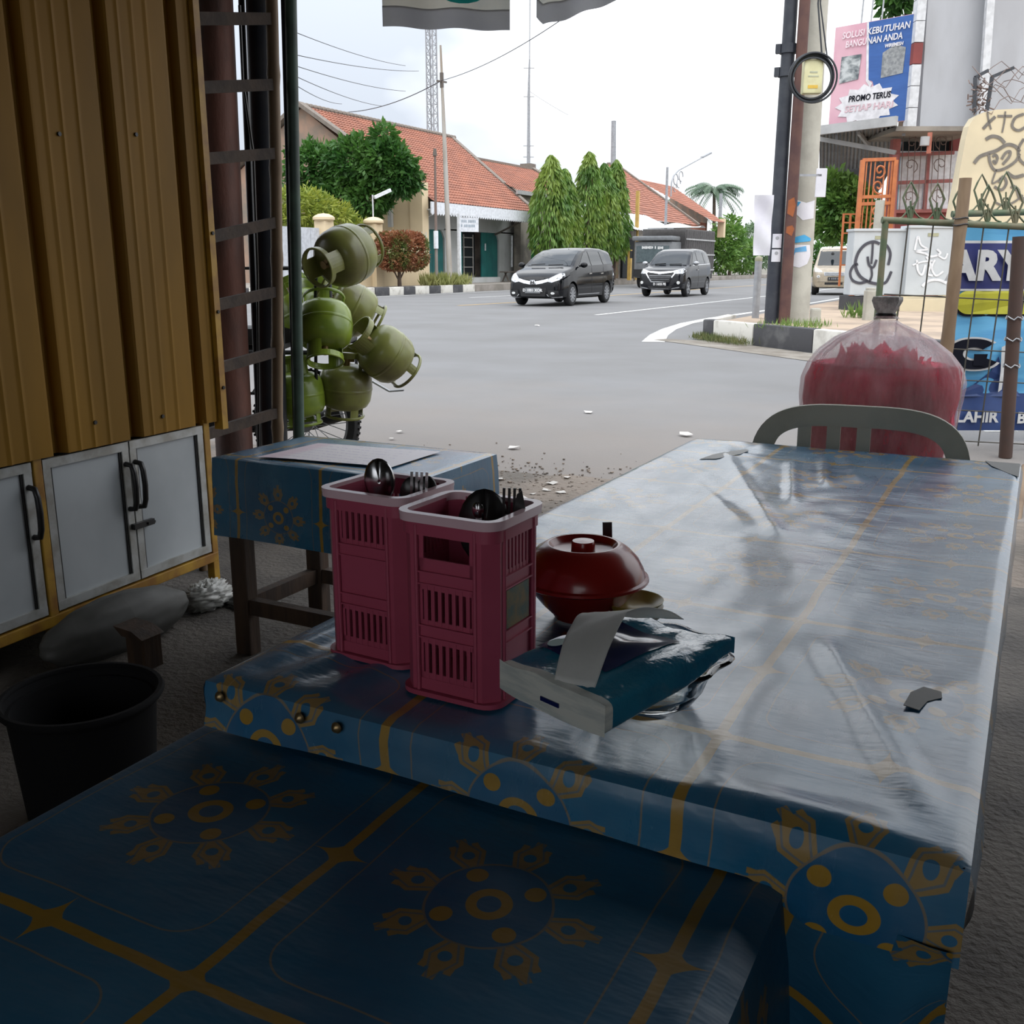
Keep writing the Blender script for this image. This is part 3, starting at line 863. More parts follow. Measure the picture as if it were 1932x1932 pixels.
def make_crate(label, loc, W, D, H, rz, front):
    """tall square cutlery crate in three tiers; front = treatment of every tier on the -y face"""
    t = thing('cutlery_crate', label, 'crate')
    cr = 0.016
    # base plate and foot flange
    mb = MB()
    mb.prism([(x, y, 0.0005) for x, y in rrect(W + 0.008, D + 0.008, cr + 0.004)], (0, 0, 0.005))
    mb.build('base', M_pink, t, 40)
    # four chamfered corner columns
    th = 0.0035
    for sx, sy in ((-1, -1), (1, -1), (1, 1), (-1, 1)):
        mb = MB()
        c = 0.020
        xo, yo = sx * W / 2, sy * D / 2
        P = [(xo - sx * c, yo), (xo - sx * 0.013, yo), (xo, yo - sy * 0.013), (xo, yo - sy * c)]
        Q = [(xo - sx * c, yo - sy * th), (xo - sx * 0.014, yo - sy * th), (xo - sx * th, yo - sy * 0.014), (xo - sx * th, yo - sy * c)]
        mb.prism([(x, y, 0.005) for x, y in P + Q[::-1]], (0, 0, H - 0.013))
        for k in (0, 3):                    # raised beads on the column edges
            a = P[k]
            mb.cyl((a[0], a[1], 0.005), (a[0], a[1], H - 0.012), 0.0022, n=8)
        mb.build('corner_column', M_pink, t, 40)
    pw, ph = W - 0.040, (H - 0.022) / 3
    faces = {'front': (Matrix.Identity(3), D / 2, W), 'right_face': (Matrix.Rotation(PI / 2, 3, 'Z'), W / 2, D),
             'rear': (Matrix.Rotation(PI, 3, 'Z'), D / 2, W), 'other_face': (Matrix.Rotation(-PI / 2, 3, 'Z'), W / 2, D)}
    for fname, (Rm, dist, ww) in faces.items():
        kinds = front.get(fname, ('slots', 'plain', 'slots'))
        pw = ww - 0.038
        mb = MB()
        def bx(x, z, w, h, d=th, y=0.0):
            mb.box(Rm @ Vector((x, -dist + th / 2 + 0.0012 + y, z)), (w, d, h), Rm)
        for k in range(4):                  # horizontal bands between tiers
            bx(0, 0.006 + ph * k + 0.006, pw, 0.012)
            if 0 < k < 3:
                bx(0, 0.006 + ph * k + 0.0005, pw, 0.0016, 0.006, -0.001)
                bx(0, 0.006 + ph * k + 0.0125, pw, 0.0016, 0.006, -0.001)
        for k, kind in enumerate(kinds):
            z0, z1 = 0.006 + ph * k + 0.012, 0.006 + ph * (k + 1)
            zc, hh = (z0 + z1) / 2, z1 - z0
            if kind == 'plain':
                bx(0, zc, pw, hh, 0.002)
            elif kind == 'slots':
                sw = pw - 0.012
                for s in (-1, 1):
                    bx(s * (pw / 2 - 0.003), zc, 0.006, hh, 0.002)
                bx(0, z0 + 0.003, pw, 0.006, 0.002)
                bx(0, z1 - 0.003, pw, 0.006, 0.002)
                nb = 7
                for q in range(nb):
                    bx(-sw / 2 + sw * (q + 0.5) / nb, zc, sw / nb * 0.52, hh, 0.0028)
            elif kind == 'window':
                for s in (-1, 1):
                    bx(s * (pw / 2 - 0.004), zc, 0.008, hh, 0.002)
                bx(0, z0 + hh * 0.16, pw, hh * 0.32, 0.002)
                bx(0, z1 - 0.003, pw, 0.007, 0.002)
            elif kind == 'label':
                bx(0, zc, pw, hh, 0.002)
        mb.build('side_panel', M_pink, t)
        for k, kind in enumerate(kinds):
            if kind == 'label':
                z0, z1 = 0.006 + ph * k + 0.014, 0.006 + ph * (k + 1) - 0.002
                m2 = MB().box(Rm @ Vector((0, -dist + 0.0012, (z0 + z1) / 2)), (pw * 0.75, 0.001, z1 - z0), Rm)
                m2.build('sticker', mat('worn_sticker', (0.20, 0.15, 0.06), 0.5, col2=(0.06, 0.11, 0.09), scale=60), t)
    mb = MB()
    ring_band(mb, W + 0.009, D + 0.009, cr + 0.003, H - 0.009, H - 0.001, 0.0078)
    ring_band(mb, W + 0.010, D + 0.010, cr + 0.0035, H - 0.004, H, 0.0085)
    mb.build('rim', M_rim_sheen, t, 40)
    mb = MB()
    ring_band(mb, W + 0.002, D + 0.002, cr, H - 0.022, H - 0.009, 0.004)
    mb.build('collar', M_pink, t, 40)
    t.location = loc
    t.rotation_euler = (0, 0, rz)
    return t
TOP = 0.6845
make_crate('pink cutlery crate with a rectangular window, standing in front of its twin', (-0.4725, 0.818, TOP), 0.106, 0.098, 0.187, RAD(-1.5),
           {'front': ('slots', 'slots', 'window'), 'right_face': ('plain', 'label', 'slots'), 'rear': ('slots', 'plain', 'slots')})
make_crate('pink cutlery crate with slatted top tier, standing behind its twin', (-0.6005, 0.862, TOP), 0.106, 0.098, 0.187, RAD(-2.5),
           {'front': ('slots', 'plain', 'slots'), 'right_face': ('slots', 'plain', 'slots')})
def spoon(name, label, base, tip, bowl_r, m, cat='spoon', width=0.006, yaw=0.0, flat=0.35, grp=None):
    """handle down in the crate, bowl up"""
    base, tip = Vector(base), Vector(tip)
    t = thing(name, label, cat, base, group=grp)
    d = (tip - base).normalized()
    L = (tip - base).length
    s = d.cross(Vector((0, 0, 1)) if abs(d.z) < 0.95 else Vector((math.cos(yaw), math.sin(yaw), 0)))
    s = (CAM_RIGHT - d * CAM_RIGHT.dot(d)).normalized()
    s = (Matrix.Rotation(yaw - 0.45, 3, d) @ s).normalized()
    n = d.cross(s)
    h0 = L - 2.1 * bowl_r
    MB().beam(base, base + d * h0, 0.0025, width, up=s).build('handle', m, t)
    mb = MB()
    def fn(i, j):
        a, r = 2 * PI * i, j
        q = base + d * (h0 + bowl_r * 1.05) + d * (math.cos(a) * r * bowl_r * 1.12) + s * (math.sin(a) * r * bowl_r * 0.75) + n * (flat * bowl_r * (r * r - 1))
        return q
    mb.grid(20, 8, fn)
    o = mb.build('bowl', m, t, 180)
    sol = o.modifiers.new('thickness', 'SOLIDIFY'); sol.thickness = 0.0012
    return t
def flatware(name, label, base, tip, m, cat, tines):
    """flat handle down in the crate; a tined head or a blade up"""
    base, tip = Vector(base), Vector(tip)
    t = thing(name, label, cat, base)
    d = (tip - base).normalized()
    s = (CAM_RIGHT - d * CAM_RIGHT.dot(d)).normalized()
    n = d.cross(s)
    L = (tip - base).length
    nk = base + d * (L - 0.045)
    MB().beam(base, nk, 0.0022, 0.007, up=s).build('handle', m, t)
    if tines:
        mb = MB().prism([nk - s * 0.0035 - n * 0.001, nk + s * 0.0035 - n * 0.001, nk + s * 0.009 + d * 0.018 - n * 0.001, nk - s * 0.009 + d * 0.018 - n * 0.001], n * 0.002)
        for k in (-1, -0.33, 0.33, 1):
            mb.beam(nk + s * 0.0078 * k + d * 0.017, nk + s * 0.0078 * k + d * 0.045, 0.0018, 0.0028, up=s)
        mb.build('tined_head', m, t)
    else:
        MB().prism([nk - s * 0.0035 - n * 0.0008, nk + s * 0.006 - n * 0.0008, nk + s * 0.007 + d * 0.028 - n * 0.0008, nk + s * 0.001 + d * 0.045 - n * 0.0008, nk - s * 0.0035 + d * 0.040 - n * 0.0008], n * 0.0016).build('blade', m, t)
    return t
bz = TOP + 0.008
spoon('serving_spoon', 'steel serving spoon sticking up highest from the rear crate', (-0.600, 0.868, bz), (-0.611, 0.858, TOP + 0.213), 0.021, M_steel, yaw=0.5)
spoon('spoon', 'dark spoon at the middle of the rear crate', (-0.586, 0.875, bz), (-0.577, 0.872, TOP + 0.194), 0.016, M_dark_ladle, yaw=0.6)
spoon('spoon', 'dark spoon in the rear crate, close to the corner by the windowed crate', (-0.571, 0.870, bz), (-0.558, 0.872, TOP + 0.197), 0.015, M_dark_ladle, yaw=0.7)
flatware('fork', 'thin steel fork in the corner of the rear crate', (-0.566, 0.852, bz), (-0.553, 0.850, TOP + 0.207), M_steel, 'fork', True)
spoon('ladle', 'broad black rice ladle standing in the windowed crate', (-0.470, 0.835, bz), (-0.468, 0.836, TOP + 0.198), 0.034, M_dark_ladle, cat='ladle', yaw=0.45)
spoon('spoon', 'narrow steel spoon leaning beside the black ladle', (-0.452, 0.822, bz), (-0.462, 0.812, TOP + 0.192), 0.007, M_steel, yaw=0.3)
flatware('fork', 'upright dark fork in the windowed crate', (-0.443, 0.838, bz), (-0.438, 0.838, TOP + 0.204), M_dark_ladle, 'fork', True)
flatware('knife', 'dark knife leaning over the corner of the windowed crate', (-0.452, 0.815, bz + 0.004), (-0.424, 0.830, TOP + 0.205), M_dark_ladle, 'knife', False)

# red lidded bowl
bc = Vector((-0.455, 1.055, TOP))
t = thing('lidded_bowl', 'dark red melamine bowl with a domed knob lid', 'bowl', bc)
mb = MB().lathe([(0.0, 0.004), (0.030, 0.002), (0.034, 0.0), (0.036, 0.004), (0.050, 0.018), (0.066, 0.038), (0.074, 0.047), (0.072, 0.048), (0.062, 0.038), (0.04, 0.015), (0.0, 0.008)], 48, bc)
mb.build('bowl', M_red, t, 50)
mb = MB().lathe([(0.0766, 0.046), (0.0800, 0.048), (0.0795, 0.051), (0.0755, 0.0525), (0.0735, 0.061), (0.0670, 0.073), (0.0560, 0.0845), (0.0445, 0.0915), (0.0415, 0.0915), (0.036, 0.085), (0.020, 0.0825), (0.0, 0.0825)], 48, bc)
lid = mb.build('lid', M_red, t, 40)
MB().lathe([(0.0145, 0.082), (0.0140, 0.092), (0.0130, 0.0945), (0.0, 0.0950)], 32, bc).build('knob', M_red, lid, 40)
t = thing('spoon', 'black spoon handle poking out behind the red bowl lid', 'spoon', bc + Vector((0.0, 0.085, 0)))
MB().beam(bc + Vector((0.0, 0.084, 0.012)), bc + Vector((-0.006, 0.090, 0.096)), 0.003, 0.012, up=tuple(CAM_RIGHT)).build('handle', M_dark_ladle, t)
MB().lathe([(0.0, 0.0), (0.010, 0.001), (0.015, 0.006), (0.016, 0.011), (0.014, 0.011), (0.0, 0.004)], 20, bc + Vector((0.0, 0.087, 0.002))).build('bowl', M_dark_ladle, t, 60)

# stacked saucers behind the bowl
sc = Vector((-0.392, 1.060, TOP))
for k, (zz, col, lb) in enumerate([(0.0, (0.60, 0.60, 0.55), 'white saucer at the bottom of the small stack'), (0.0075, (0.62, 0.62, 0.57), 'white saucer at mid height of the small stack'),
                                   (0.015, (0.42, 0.33, 0.06), 'yellow saucer on top of the small stack by the red bowl')]):
    mb = MB().lathe([(0.0, 0.001), (0.022, 0.0005), (0.025, 0.002), (0.036, 0.012), (0.037, 0.0145), (0.035, 0.014), (0.025, 0.006), (0.0, 0.005)], 40, sc + Vector((0, 0, zz)))
    o = mb.build('saucer', mat('saucer_glaze_%d' % k, col, 0.3), None, 60)
    tag(o, lb, 'saucer', 'saucers stacked beside the red bowl')

# pressed-glass bowl carrying the tissue pack
gc = Vector((-0.300, 0.862, TOP))
M_glass, nt, b = new_mat('clear_pressed_glass')
b.inputs['Base Color'].default_value = (0.93, 0.95, 0.94, 1)
b.inputs['Transmission Weight'].default_value = 1.0
b.inputs['Roughness'].default_value = 0.03
b.inputs['IOR'].default_value = 1.48
wob = lambda t_, r, z: 1 + 0.05 * math.sin(9 * t_) * smoothstep(0.012, 0.05, z)
mb = MB().lathe([(0.0, 0.0035), (0.030, 0.0005), (0.036, 0.001), (0.046, 0.006), (0.054, 0.018), (0.057, 0.030), (0.066, 0.042), (0.076, 0.050), (0.078, 0.053), (0.073, 0.0535), (0.061, 0.046), (0.052, 0.034), (0.048, 0.020), (0.040, 0.010), (0.0, 0.0075)], 72, gc, wob=wob)
o = mb.build('glass_bowl', M_glass, None, 180)
tag(o, 'clear pressed glass bowl with wavy rim under the tissue pack', 'bowl')

M_pack = mat('blue_tissue_wrapper', (0.018, 0.17, 0.27), 0.2, col2=(0.010, 0.13, 0.23), scale=20, coat=0.6, bmp=0.5, bscale=30, bdist=0.01)
M_pack_dark = mat('navy_wrapper_print', (0.006, 0.012, 0.09), 0.2, coat=0.5)
M_pack_clear = mat('pale_wrapper_end', (0.66, 0.67, 0.61), 0.35, col2=(0.50, 0.53, 0.50), scale=25, stretch=(1, 1, 6))
M_tissue = leaf_mat('white_tissue', (0.84, 0.84, 0.81), (0.78, 0.78, 0.75), 12, 0.4)
t = thing('tissue_pack', 'blue plastic pack of tissues with one sheet pulled out', 'tissue pack', gc + Vector((0, 0, 0.05)))
PA, PB, PC, PD = Vector((-0.395, 0.733, TOP + 0.072)), Vector((-0.275, 0.690, TOP + 0.070)), Vector((-0.212, 0.842, TOP + 0.088)), Vector((-0.318, 0.862, TOP + 0.090))
ax_l, ax_w = (PD - PA), (PB - PA)
up = Vector((0, 0, 1))
def pack(i, j, h):                                                  # i along length, j across, h 0..1 height
    th = 0.031 * (1 - 0.45 * smoothstep(0.55, 1.0, i)) * (1 - 0.10 * abs(2 * j - 1) ** 3)
    p = PA.lerp(PB, j).lerp(PD.lerp(PC, j), i)
    p = p + up * (0.005 * math.sin(PI * i) * math.sin(PI * j) ** 0.5 if 0 < j < 1 and 0 < i < 1 else 0)
    p = p + up * (0.004 * noise.noise((i * 5, j * 4, 2)) - 0.006 * smoothstep(0.5, 0.75, i) * math.sin(PI * min(1, max(0, j)))) * (1 if h > 0.5 else 0.3)
    return p - up * th * (1 - h)
def pack_shell(i, a):                                               # a runs round the section
    a = a * 4
    r = 0.16
    if a < 1: j, h = a, 1.0
    elif a < 2: j, h = 1.0, 2 - a
    elif a < 3: j, h = 3 - a, 0.0
    else: j, h = 0.0, a - 3
    ex = 1 - 0.5 * (abs(2 * j - 1) * abs(2 * h - 1)) ** 6 * r       # soften the corners
    return pack(i, 0.5 + (j - 0.5) * ex, 0.5 + (h - 0.5) * ex)
MB().grid(30, 48, lambda i, a: pack_shell(0.05 + 0.95 * i, a)).build('wrapper', M_pack, t, 60)
mb = MB()
mb.grid(3, 48, lambda i, a: pack_shell(0.055 * i - 0.005, a))
mb.grid(14, 6, lambda i, a: pack(-0.005 - 0.012 * math.sin(PI * a) * math.sin(PI * i), i, a))
mb.build('pale_end', M_pack_clear, t, 60)
MB().grid(12, 6, lambda i, a: pack(1.0 + 0.006 * math.sin(PI * i), i, a)).build('sealed_end', M_pack, t, 60)
MB().grid(16, 12, lambda i, j: pack(lerp(0.22, 0.80, i), lerp(0.05, 0.72, j), 1.0) + up * 0.0012).build('navy_print', M_pack_dark, t, 180)
MB().box(pack(-0.014, 0.52, 0.45), (0.003, 0.022, 0.004), math.atan2(ax_w.y, ax_w.x) - PI / 2).build('blue_tab', M_pack_dark, t)
c0 = pack(0.30, 0.15, 1.0) + up * 0.0016
MB().add([c0 + ax_l.normalized() * 0.009 * math.cos(k * PI / 8) + ax_w.normalized() * 0.007 * math.sin(k * PI / 8) for k in range(16)], [tuple(range(16))]).build('print_dot', mat('pale_green_print', (0.25, 0.38, 0.35), 0.4), t)
# pulled-out sheet, folded over: one flap towards the viewer, one lifted towards the sealed end
def sheet(i, j):
    A, B = at_depth(1046, 1282, 0.778), at_depth(1122, 1300, 0.768)        # hanging end, resting on the pack
    Cc, D = at_depth(1072, 1190, 0.830), at_depth(1183, 1154, 0.835)       # fold
    G, H = at_depth(1110, 1160, 0.880), at_depth(1290, 1168, 0.890)        # lifted end
    if j < 0.5:
        k = j * 2
        p = A.lerp(B, i).lerp(Cc.lerp(D, i), k) + Vector((0, 0, 0.006 * math.sin(PI * k)))
    else:
        k = j * 2 - 1
        p = Cc.lerp(D, i).lerp(G.lerp(H, i), k) + Vector((0, 0, 0.008 * math.sin(PI * k)))
    return p + Vector((0, 0, 0.0015 * noise.noise((i * 5, j * 6, 3))))
o = MB().grid(16, 26, sheet).build('pulled_sheet', M_tissue, t, 180)
sol = o.modifiers.new('thickness', 'SOLIDIFY'); sol.thickness = 0.0006

# ================================================================ plastic chair with the bag of crackers
M_chair = leaf_mat('grey_green_chair_plastic', (0.62, 0.61, 0.52), (0.54, 0.54, 0.46), 5, 0.22)
t = thing('plastic_chair', 'grey plastic stacking chair pushed against the table end', 'chair', (-0.365, 2.75, 0))
Rz = Matrix.Rotation(RAD(5), 4, 'Z')
CM = Matrix.Translation((-0.378, 2.70, 0)) @ Rz
def cw(x, y, z): return CM @ Vector((x, y, z))
# backrest hoop at local y = -0.17
hoop = []
for k in range(33):
    a = PI * k / 32
    x = -0.237 * math.copysign(abs(math.cos(a)) ** 0.6, math.cos(a))
    z = 0.53 + 0.215 * math.sin(a) ** 0.5
    hoop.append((x, -0.185 - 0.02 * math.sin(a) + 0.045 * (abs(x) / 0.25) ** 2, z))
hoop = [(-0.232, -0.13, 0.38)] + hoop + [(0.232, -0.13, 0.38)]
mb = MB()
V = []
for i, p in enumerate(hoop):
    p0, p1 = Vector(hoop[max(i - 1, 0)]), Vector(hoop[min(i + 1, len(hoop) - 1)])
    d = (p1 - p0).normalized()
    yv = Vector((0, 1, 0))
    nn_ = d.cross(yv).normalized()
    for (a, b_) in ((-1, -1), (-0.6, -1.3), (0.6, -1.3), (1, -1), (1, 1), (-1, 1)):
        V.append(cw(*(Vector(p) + nn_ * 0.026 * a + yv * 0.010 * b_)))
N6 = 6
mb.add(V, [(i * N6 + k, i * N6 + (k + 1) % N6, (i + 1) * N6 + (k + 1) % N6, (i + 1) * N6 + k) for i in range(len(hoop) - 1) for k in range(N6)] + [tuple(range(5, -1, -1)), tuple((len(hoop) - 1) * N6 + k for k in range(N6))])
mb.build('back_hoop', M_chair, t, 60)
for x in (-0.125, -0.055, 0.015):
    mb = MB()
    pts = [cw(x, -0.165 - 0.035 * (1 - (x / 0.25) ** 2) * q, lerp(0.40, 0.725, q)) for q in [k / 6 for k in range(7)]]
    for p, q in zip(pts, pts[1:]):
        mb.beam(p, q, 0.032, 0.010, up=tuple(Rz.to_3x3() @ Vector((0, 1, 0))))
    mb.build('back_slat', M_chair, t, 60)
mb = MB()
mb.cbox((0, 0, 0), (0.43, 0.40, 0.028), 0.010)
mb.v = [tuple(cw(v[0], v[1] + 0.05, v[2] + 0.405)) for v in mb.v]
mb.build('seat', M_chair, t, 60)
for (x, y) in ((-0.19, -0.12), (0.19, -0.12), (-0.19, 0.22), (0.19, 0.22)):
    MB().cyl(cw(x * 1.12, y * 1.1, 0.0), cw(x, y, 0.40), 0.018, 0.026, n=10).build('leg', M_chair, t, 60)

bagc = cw(0.030, 0.075, 0.420)
t = thing('cracker_bag', 'big knotted clear plastic bag stuffed with pink crackers on the chair', 'bag', bagc)
M_film, nt, b = new_mat('thin_clear_bag_film')
b.inputs['Base Color'].default_value = (0.85, 0.83, 0.85, 1)
b.inputs['Roughness'].default_value = 0.25
tr_ = nt.nodes.new('ShaderNodeBsdfTransparent')
mx = nt.nodes.new('ShaderNodeMixShader')
nf = noise_node(nt, 9, 6, 0.68, stretch=(1.5, 1.5, 0.4))
rr = nt.nodes.new('ShaderNodeMapRange')
rr.inputs['From Min'].default_value, rr.inputs['From Max'].default_value = 0.36, 0.66
rr.inputs['To Min'].default_value, rr.inputs['To Max'].default_value = 0.20, 0.66
nt.links.new(nf.outputs['Fac'], rr.inputs['Value'])
nt.links.new(rr.outputs[0], mx.inputs[0])
tl_ = nt.nodes.new('ShaderNodeBsdfTranslucent'); tl_.inputs['Color'].default_value = (0.95, 0.93, 0.95, 1)
mx2 = nt.nodes.new('ShaderNodeMixShader'); mx2.inputs[0].default_value = 0.62
nt.links.new(b.outputs[0], mx2.inputs[1]); nt.links.new(tl_.outputs[0], mx2.inputs[2])
nt.links.new(tr_.outputs[0], mx.inputs[1]); nt.links.new(mx2.outputs[0], mx.inputs[2])
nt.links.new(mx.outputs[0], nt.nodes['Material Output'].inputs['Surface'])
bump(nt, b, nf.outputs['Fac'], 0.5, 0.03)
BW = 0.222
BP = [(0.13, 0.002), (0.175, 0.012), (0.186, 0.05), (0.190, 0.15), (0.197, 0.26), (0.203, 0.34), (0.202, 0.385), (0.192, 0.425), (0.166, 0.462), (0.122, 0.496), (0.075, 0.518), (0.042, 0.532), (0.026, 0.542)]
def bag_pt(a, s, k=1.0, jit=1.0):
    z = interp([(i / (len(BP) - 1), p[1]) for i, p in enumerate(BP)], s)
    r = interp([(i / (len(BP) - 1), p[0]) for i, p in enumerate(BP)], s)
    d = Vector((math.cos(a), math.sin(a), 0))
    pl = smoothstep(0.38, 0.95, s)
    q = r * k * (1 + jit * (0.05 * noise.noise((d.x * 2.5, d.y * 2.5, z * 7)) + 0.03 * noise.noise((d.x * 7, d.y * 7, z * 14)) + pl * 0.05 * math.sin(a * 17 + 3 * noise.noise((d.x, d.y, 2)))))
    q = min(q, 0.212)
    return bagc + Vector((d.x * q, d.y * q * 0.80, z))
MB().grid(110, 60, lambda i, j: bag_pt(2 * PI * i, j)).build('film', M_film, t, 180)
# the film doubles up in pleats where it is gathered to the neck
def pleat_pt(i, j):
    s = lerp(0.60, 0.985, j)
    a = 2 * PI * i
    p = bag_pt(a, s)
    k = 0.975 - 0.07 * abs(math.sin(a * 13 + 2.5 * noise.noise((math.cos(a) * 2, math.sin(a) * 2, 1)))) * (1 - 0.3 * j)
    return bagc + Vector(((p.x - bagc.x) * k, (p.y - bagc.y) * k, p.z - bagc.z - 0.004))
MB().grid(150, 30, pleat_pt).build('pleats', M_film, t, 180)
M_krupuk = leaf_mat('pink_crackers', (0.93, 0.22, 0.31), (0.85, 0.12, 0.20), 14, 0.6)
# the pink crackers: curled chips packed too tightly to count
mb = MB()
rk = random.Random(5)
for k in range(1100):
    a, s = rk.random() * 2 * PI, rk.random() ** 0.9
    zt = 0.02 + s * 0.425
    rr_ = interp([(0.0, 0.170), (0.25, 0.186), (0.34, 0.190), (0.39, 0.174), (0.44, 0.12)], zt) * (0.93 - 0.16 * rk.random()) * (0.97 + 0.03 * math.sin(a * 5))
    if zt > 0.395: rr_ *= math.sqrt(rk.random())
    c = bagc + Vector((math.cos(a) * rr_, math.sin(a) * rr_ * 0.80, zt))
    ux = Vector((rk.uniform(-1, 1), rk.uniform(-1, 1), rk.uniform(-1, 1))).normalized()
    vy = ux.cross(Vector((rk.uniform(-1, 1), rk.uniform(-1, 1), rk.uniform(-1, 1)))).normalized()
    wz = ux.cross(vy)
    L, Wd, cu = rk.uniform(0.022, 0.040), rk.uniform(0.014, 0.024), rk.uniform(0.003, 0.010)
    ux = (ux - Vector((math.cos(a), math.sin(a), 0)) * ux.dot(Vector((math.cos(a), math.sin(a), 0))) * 0.8).normalized()
    vy = (vy - ux * vy.dot(ux)); vy = (vy - Vector((math.cos(a), math.sin(a), 0)) * vy.dot(Vector((math.cos(a), math.sin(a), 0))) * 0.8).normalized()
    wz = ux.cross(vy)
    V = []
    for i in (-1, 0, 1):
        for j in (-1, 1):
            V.append(c + ux * L * i + vy * Wd * j + wz * cu * (i * i))
    mb.add(V, [(0, 1, 3, 2), (2, 3, 5, 4)])
o = mb.build('crackers', M_krupuk, t, 180); o['kind'] = 'stuff'
mb = MB().grid(70, 50, lambda i, j: (lambda p, z: tuple(Vector((bagc.x + (p.x - bagc.x) * 0.93, bagc.y + (p.y - bagc.y) * 0.93, min(p.z * 1.0, bagc.z + 0.43)))))(bag_pt(2 * PI * i, j * 0.66, 1.0, 2.2), 0))
mb.build('cracker_mass', M_krupuk, t, 180)
M_knot = leaf_mat('twisted_bag_neck', (0.75, 0.74, 0.71), (0.40, 0.40, 0.39), 40, 0.45)
mb = MB().lathe([(0.030, 0.545), (0.022, 0.553), (0.021, 0.560), (0.028, 0.572), (0.036, 0.590), (0.034, 0.600), (0.018, 0.602), (0.0, 0.596)], 28, bagc, wob=lambda a, r, z: 1 + 0.12 * math.sin(7 * a) + 0.06 * math.sin(13 * a + z * 90))
mb.build('twisted_neck', M_knot, t, 180)
MB().tube([bagc + Vector((0.023 * math.cos(k * PI / 8), 0.023 * math.sin(k * PI / 8), 0.5555)) for k in range(16)], 0.004, 6, closed=True).build('rubber_band', M_black_plastic, t, 60)
# ================================================================ road, kerbs, pavements
M_paint_white = mat('white_road_paint', (0.62, 0.62, 0.60), 0.8, col2=(0.45, 0.45, 0.44), scale=5)
M_paint_yellow = mat('yellow_road_paint', (0.50, 0.33, 0.12), 0.8, col2=(0.38, 0.28, 0.15), scale=5)
M_kerb_white = mat('kerb_white_paint', (0.62, 0.60, 0.55), 0.8, col2=(0.36, 0.34, 0.30), scale=3.5, lo=0.5, hi=0.7, bmp=0.3)
M_kerb_black = mat('kerb_black_paint', (0.055, 0.055, 0.06), 0.8, col2=(0.13, 0.13, 0.13), scale=3.5, lo=0.5, hi=0.75, bmp=0.3)
M_pave = mat('worn_pavement', (0.30, 0.27, 0.24), 0.9, col2=(0.20, 0.18, 0.155), scale=1.3, bmp=0.4, bscale=20, detail=8)
M_sand = mat('sandy_soil', (0.40, 0.31, 0.23), 0.95, col2=(0.28, 0.22, 0.17), scale=1.6, bmp=0.5, bscale=22, detail=8)
M_ground = mat('far_ground', (0.17, 0.16, 0.13), 0.95)
o = slab('road', [(-21.6, 4.62), (40, 4.62), (40, 100), (-21.6, 100)], -0.12, -0.004, M_asphalt)
o = slab('road_cross', [(-60, 4.62), (-21.6, 4.62), (-21.6, 28.0), (-60, 20.0)], -0.12, -0.004, M_asphalt)
slab('ground_far', [(-260, -40), (200, -40), (200, 420), (-260, 420)], -0.4, -0.15, M_ground)
def strip(name, pts, w, m, z=0.0):
    """painted line along a path on the road"""
    P = [Vector((p[0], p[1])) for p in pts]
    V = []
    for i, p in enumerate(P):
        d = (P[min(i + 1, len(P) - 1)] - P[max(i - 1, 0)]).normalized()
        n = Vector((-d.y, d.x)) * ((w[i] if isinstance(w, list) else w) / 2)
        V += [(p.x + n.x, p.y + n.y, z), (p.x - n.x, p.y - n.y, z)]
    o = MB().add(V, [(2 * i, 2 * i + 1, 2 * i + 3, 2 * i + 2) for i in range(len(P) - 1)]).build(name, m)
    o['kind'] = 'structure'
    return o
strip('road_marking_lane', [(-8.93, 21.2), (-8.93, 90)], 0.13, M_paint_white)
strip('road_marking_centre', [(-14.45, 24.4), (-14.15, 27.4)], 0.16, M_paint_yellow)
strip('road_marking_centre', [(-14.2, 33), (-14.2, 95)], 0.16, M_paint_yellow)
strip('road_marking_dash', [(-17.6, 30.5), (-17.5, 35.0)], 0.12, M_paint_white)
strip('road_marking_edge', [(-21.25, 28), (-20.9, 33), (-20.9, 95)], 0.13, M_paint_white)
arc = [at_z(x, y, 0) for x, y in ((1232, 645), (1243, 632), (1262, 621), (1295, 610), (1345, 600), (1400, 592), (1450, 585))]
strip('road_marking_corner', [(p.x, p.y) for p in arc] + [(-6.1, 40), (-6.2, 90)], [0.34, 0.30, 0.26, 0.24, 0.22, 0.20, 0.2, 0.16, 0.16], M_paint_white)

def kerb(name, path, lens, h, w, first_black, label=None, top_z=None):
    """row of painted kerb blocks along a polyline; blocks are single pieces"""
    t = thing(name, None, None, (path[0][0], path[0][1], 0), kind='structure')
    P = [Vector(p) for p in path]
    segs = []
    acc = 0
    tot = sum((b - a).length for a, b in zip(P, P[1:]))
    def pt(s):
        for a, b in zip(P, P[1:]):
            L = (b - a).length
            if s <= L or b is P[-1]:
                return a + (b - a) * min(1, s / L), (b - a).normalized()
            s -= L
    s, k = 0.0, 0
    while s < tot - 0.05:
        L = min(lens[k % len(lens)], tot - s)
        c, d = pt(s + L / 2)
        mb = MB().cbox((c.x, c.y, h / 2 - 0.01), (w, L - 0.012, h + 0.02), 0.025, Matrix.Rotation(math.atan2(d.y, d.x) - PI / 2, 3, 'Z'))
        mb.v = [(v[0] + 0.008 * noise.noise((v[0] * 3, v[1] * 3, v[2] * 5)), v[1] + 0.008 * noise.noise((v[0] * 3, v[1] * 3, v[2] * 5 + 7)), v[2] + 0.008 * noise.noise((v[0] * 4, v[1] * 4, 1))) for v in mb.v]
        mb.build('kerb_block', M_kerb_black if (k % 2 == 0) == first_black else M_kerb_white, t, 40)
        s += L
        k += 1
    return t
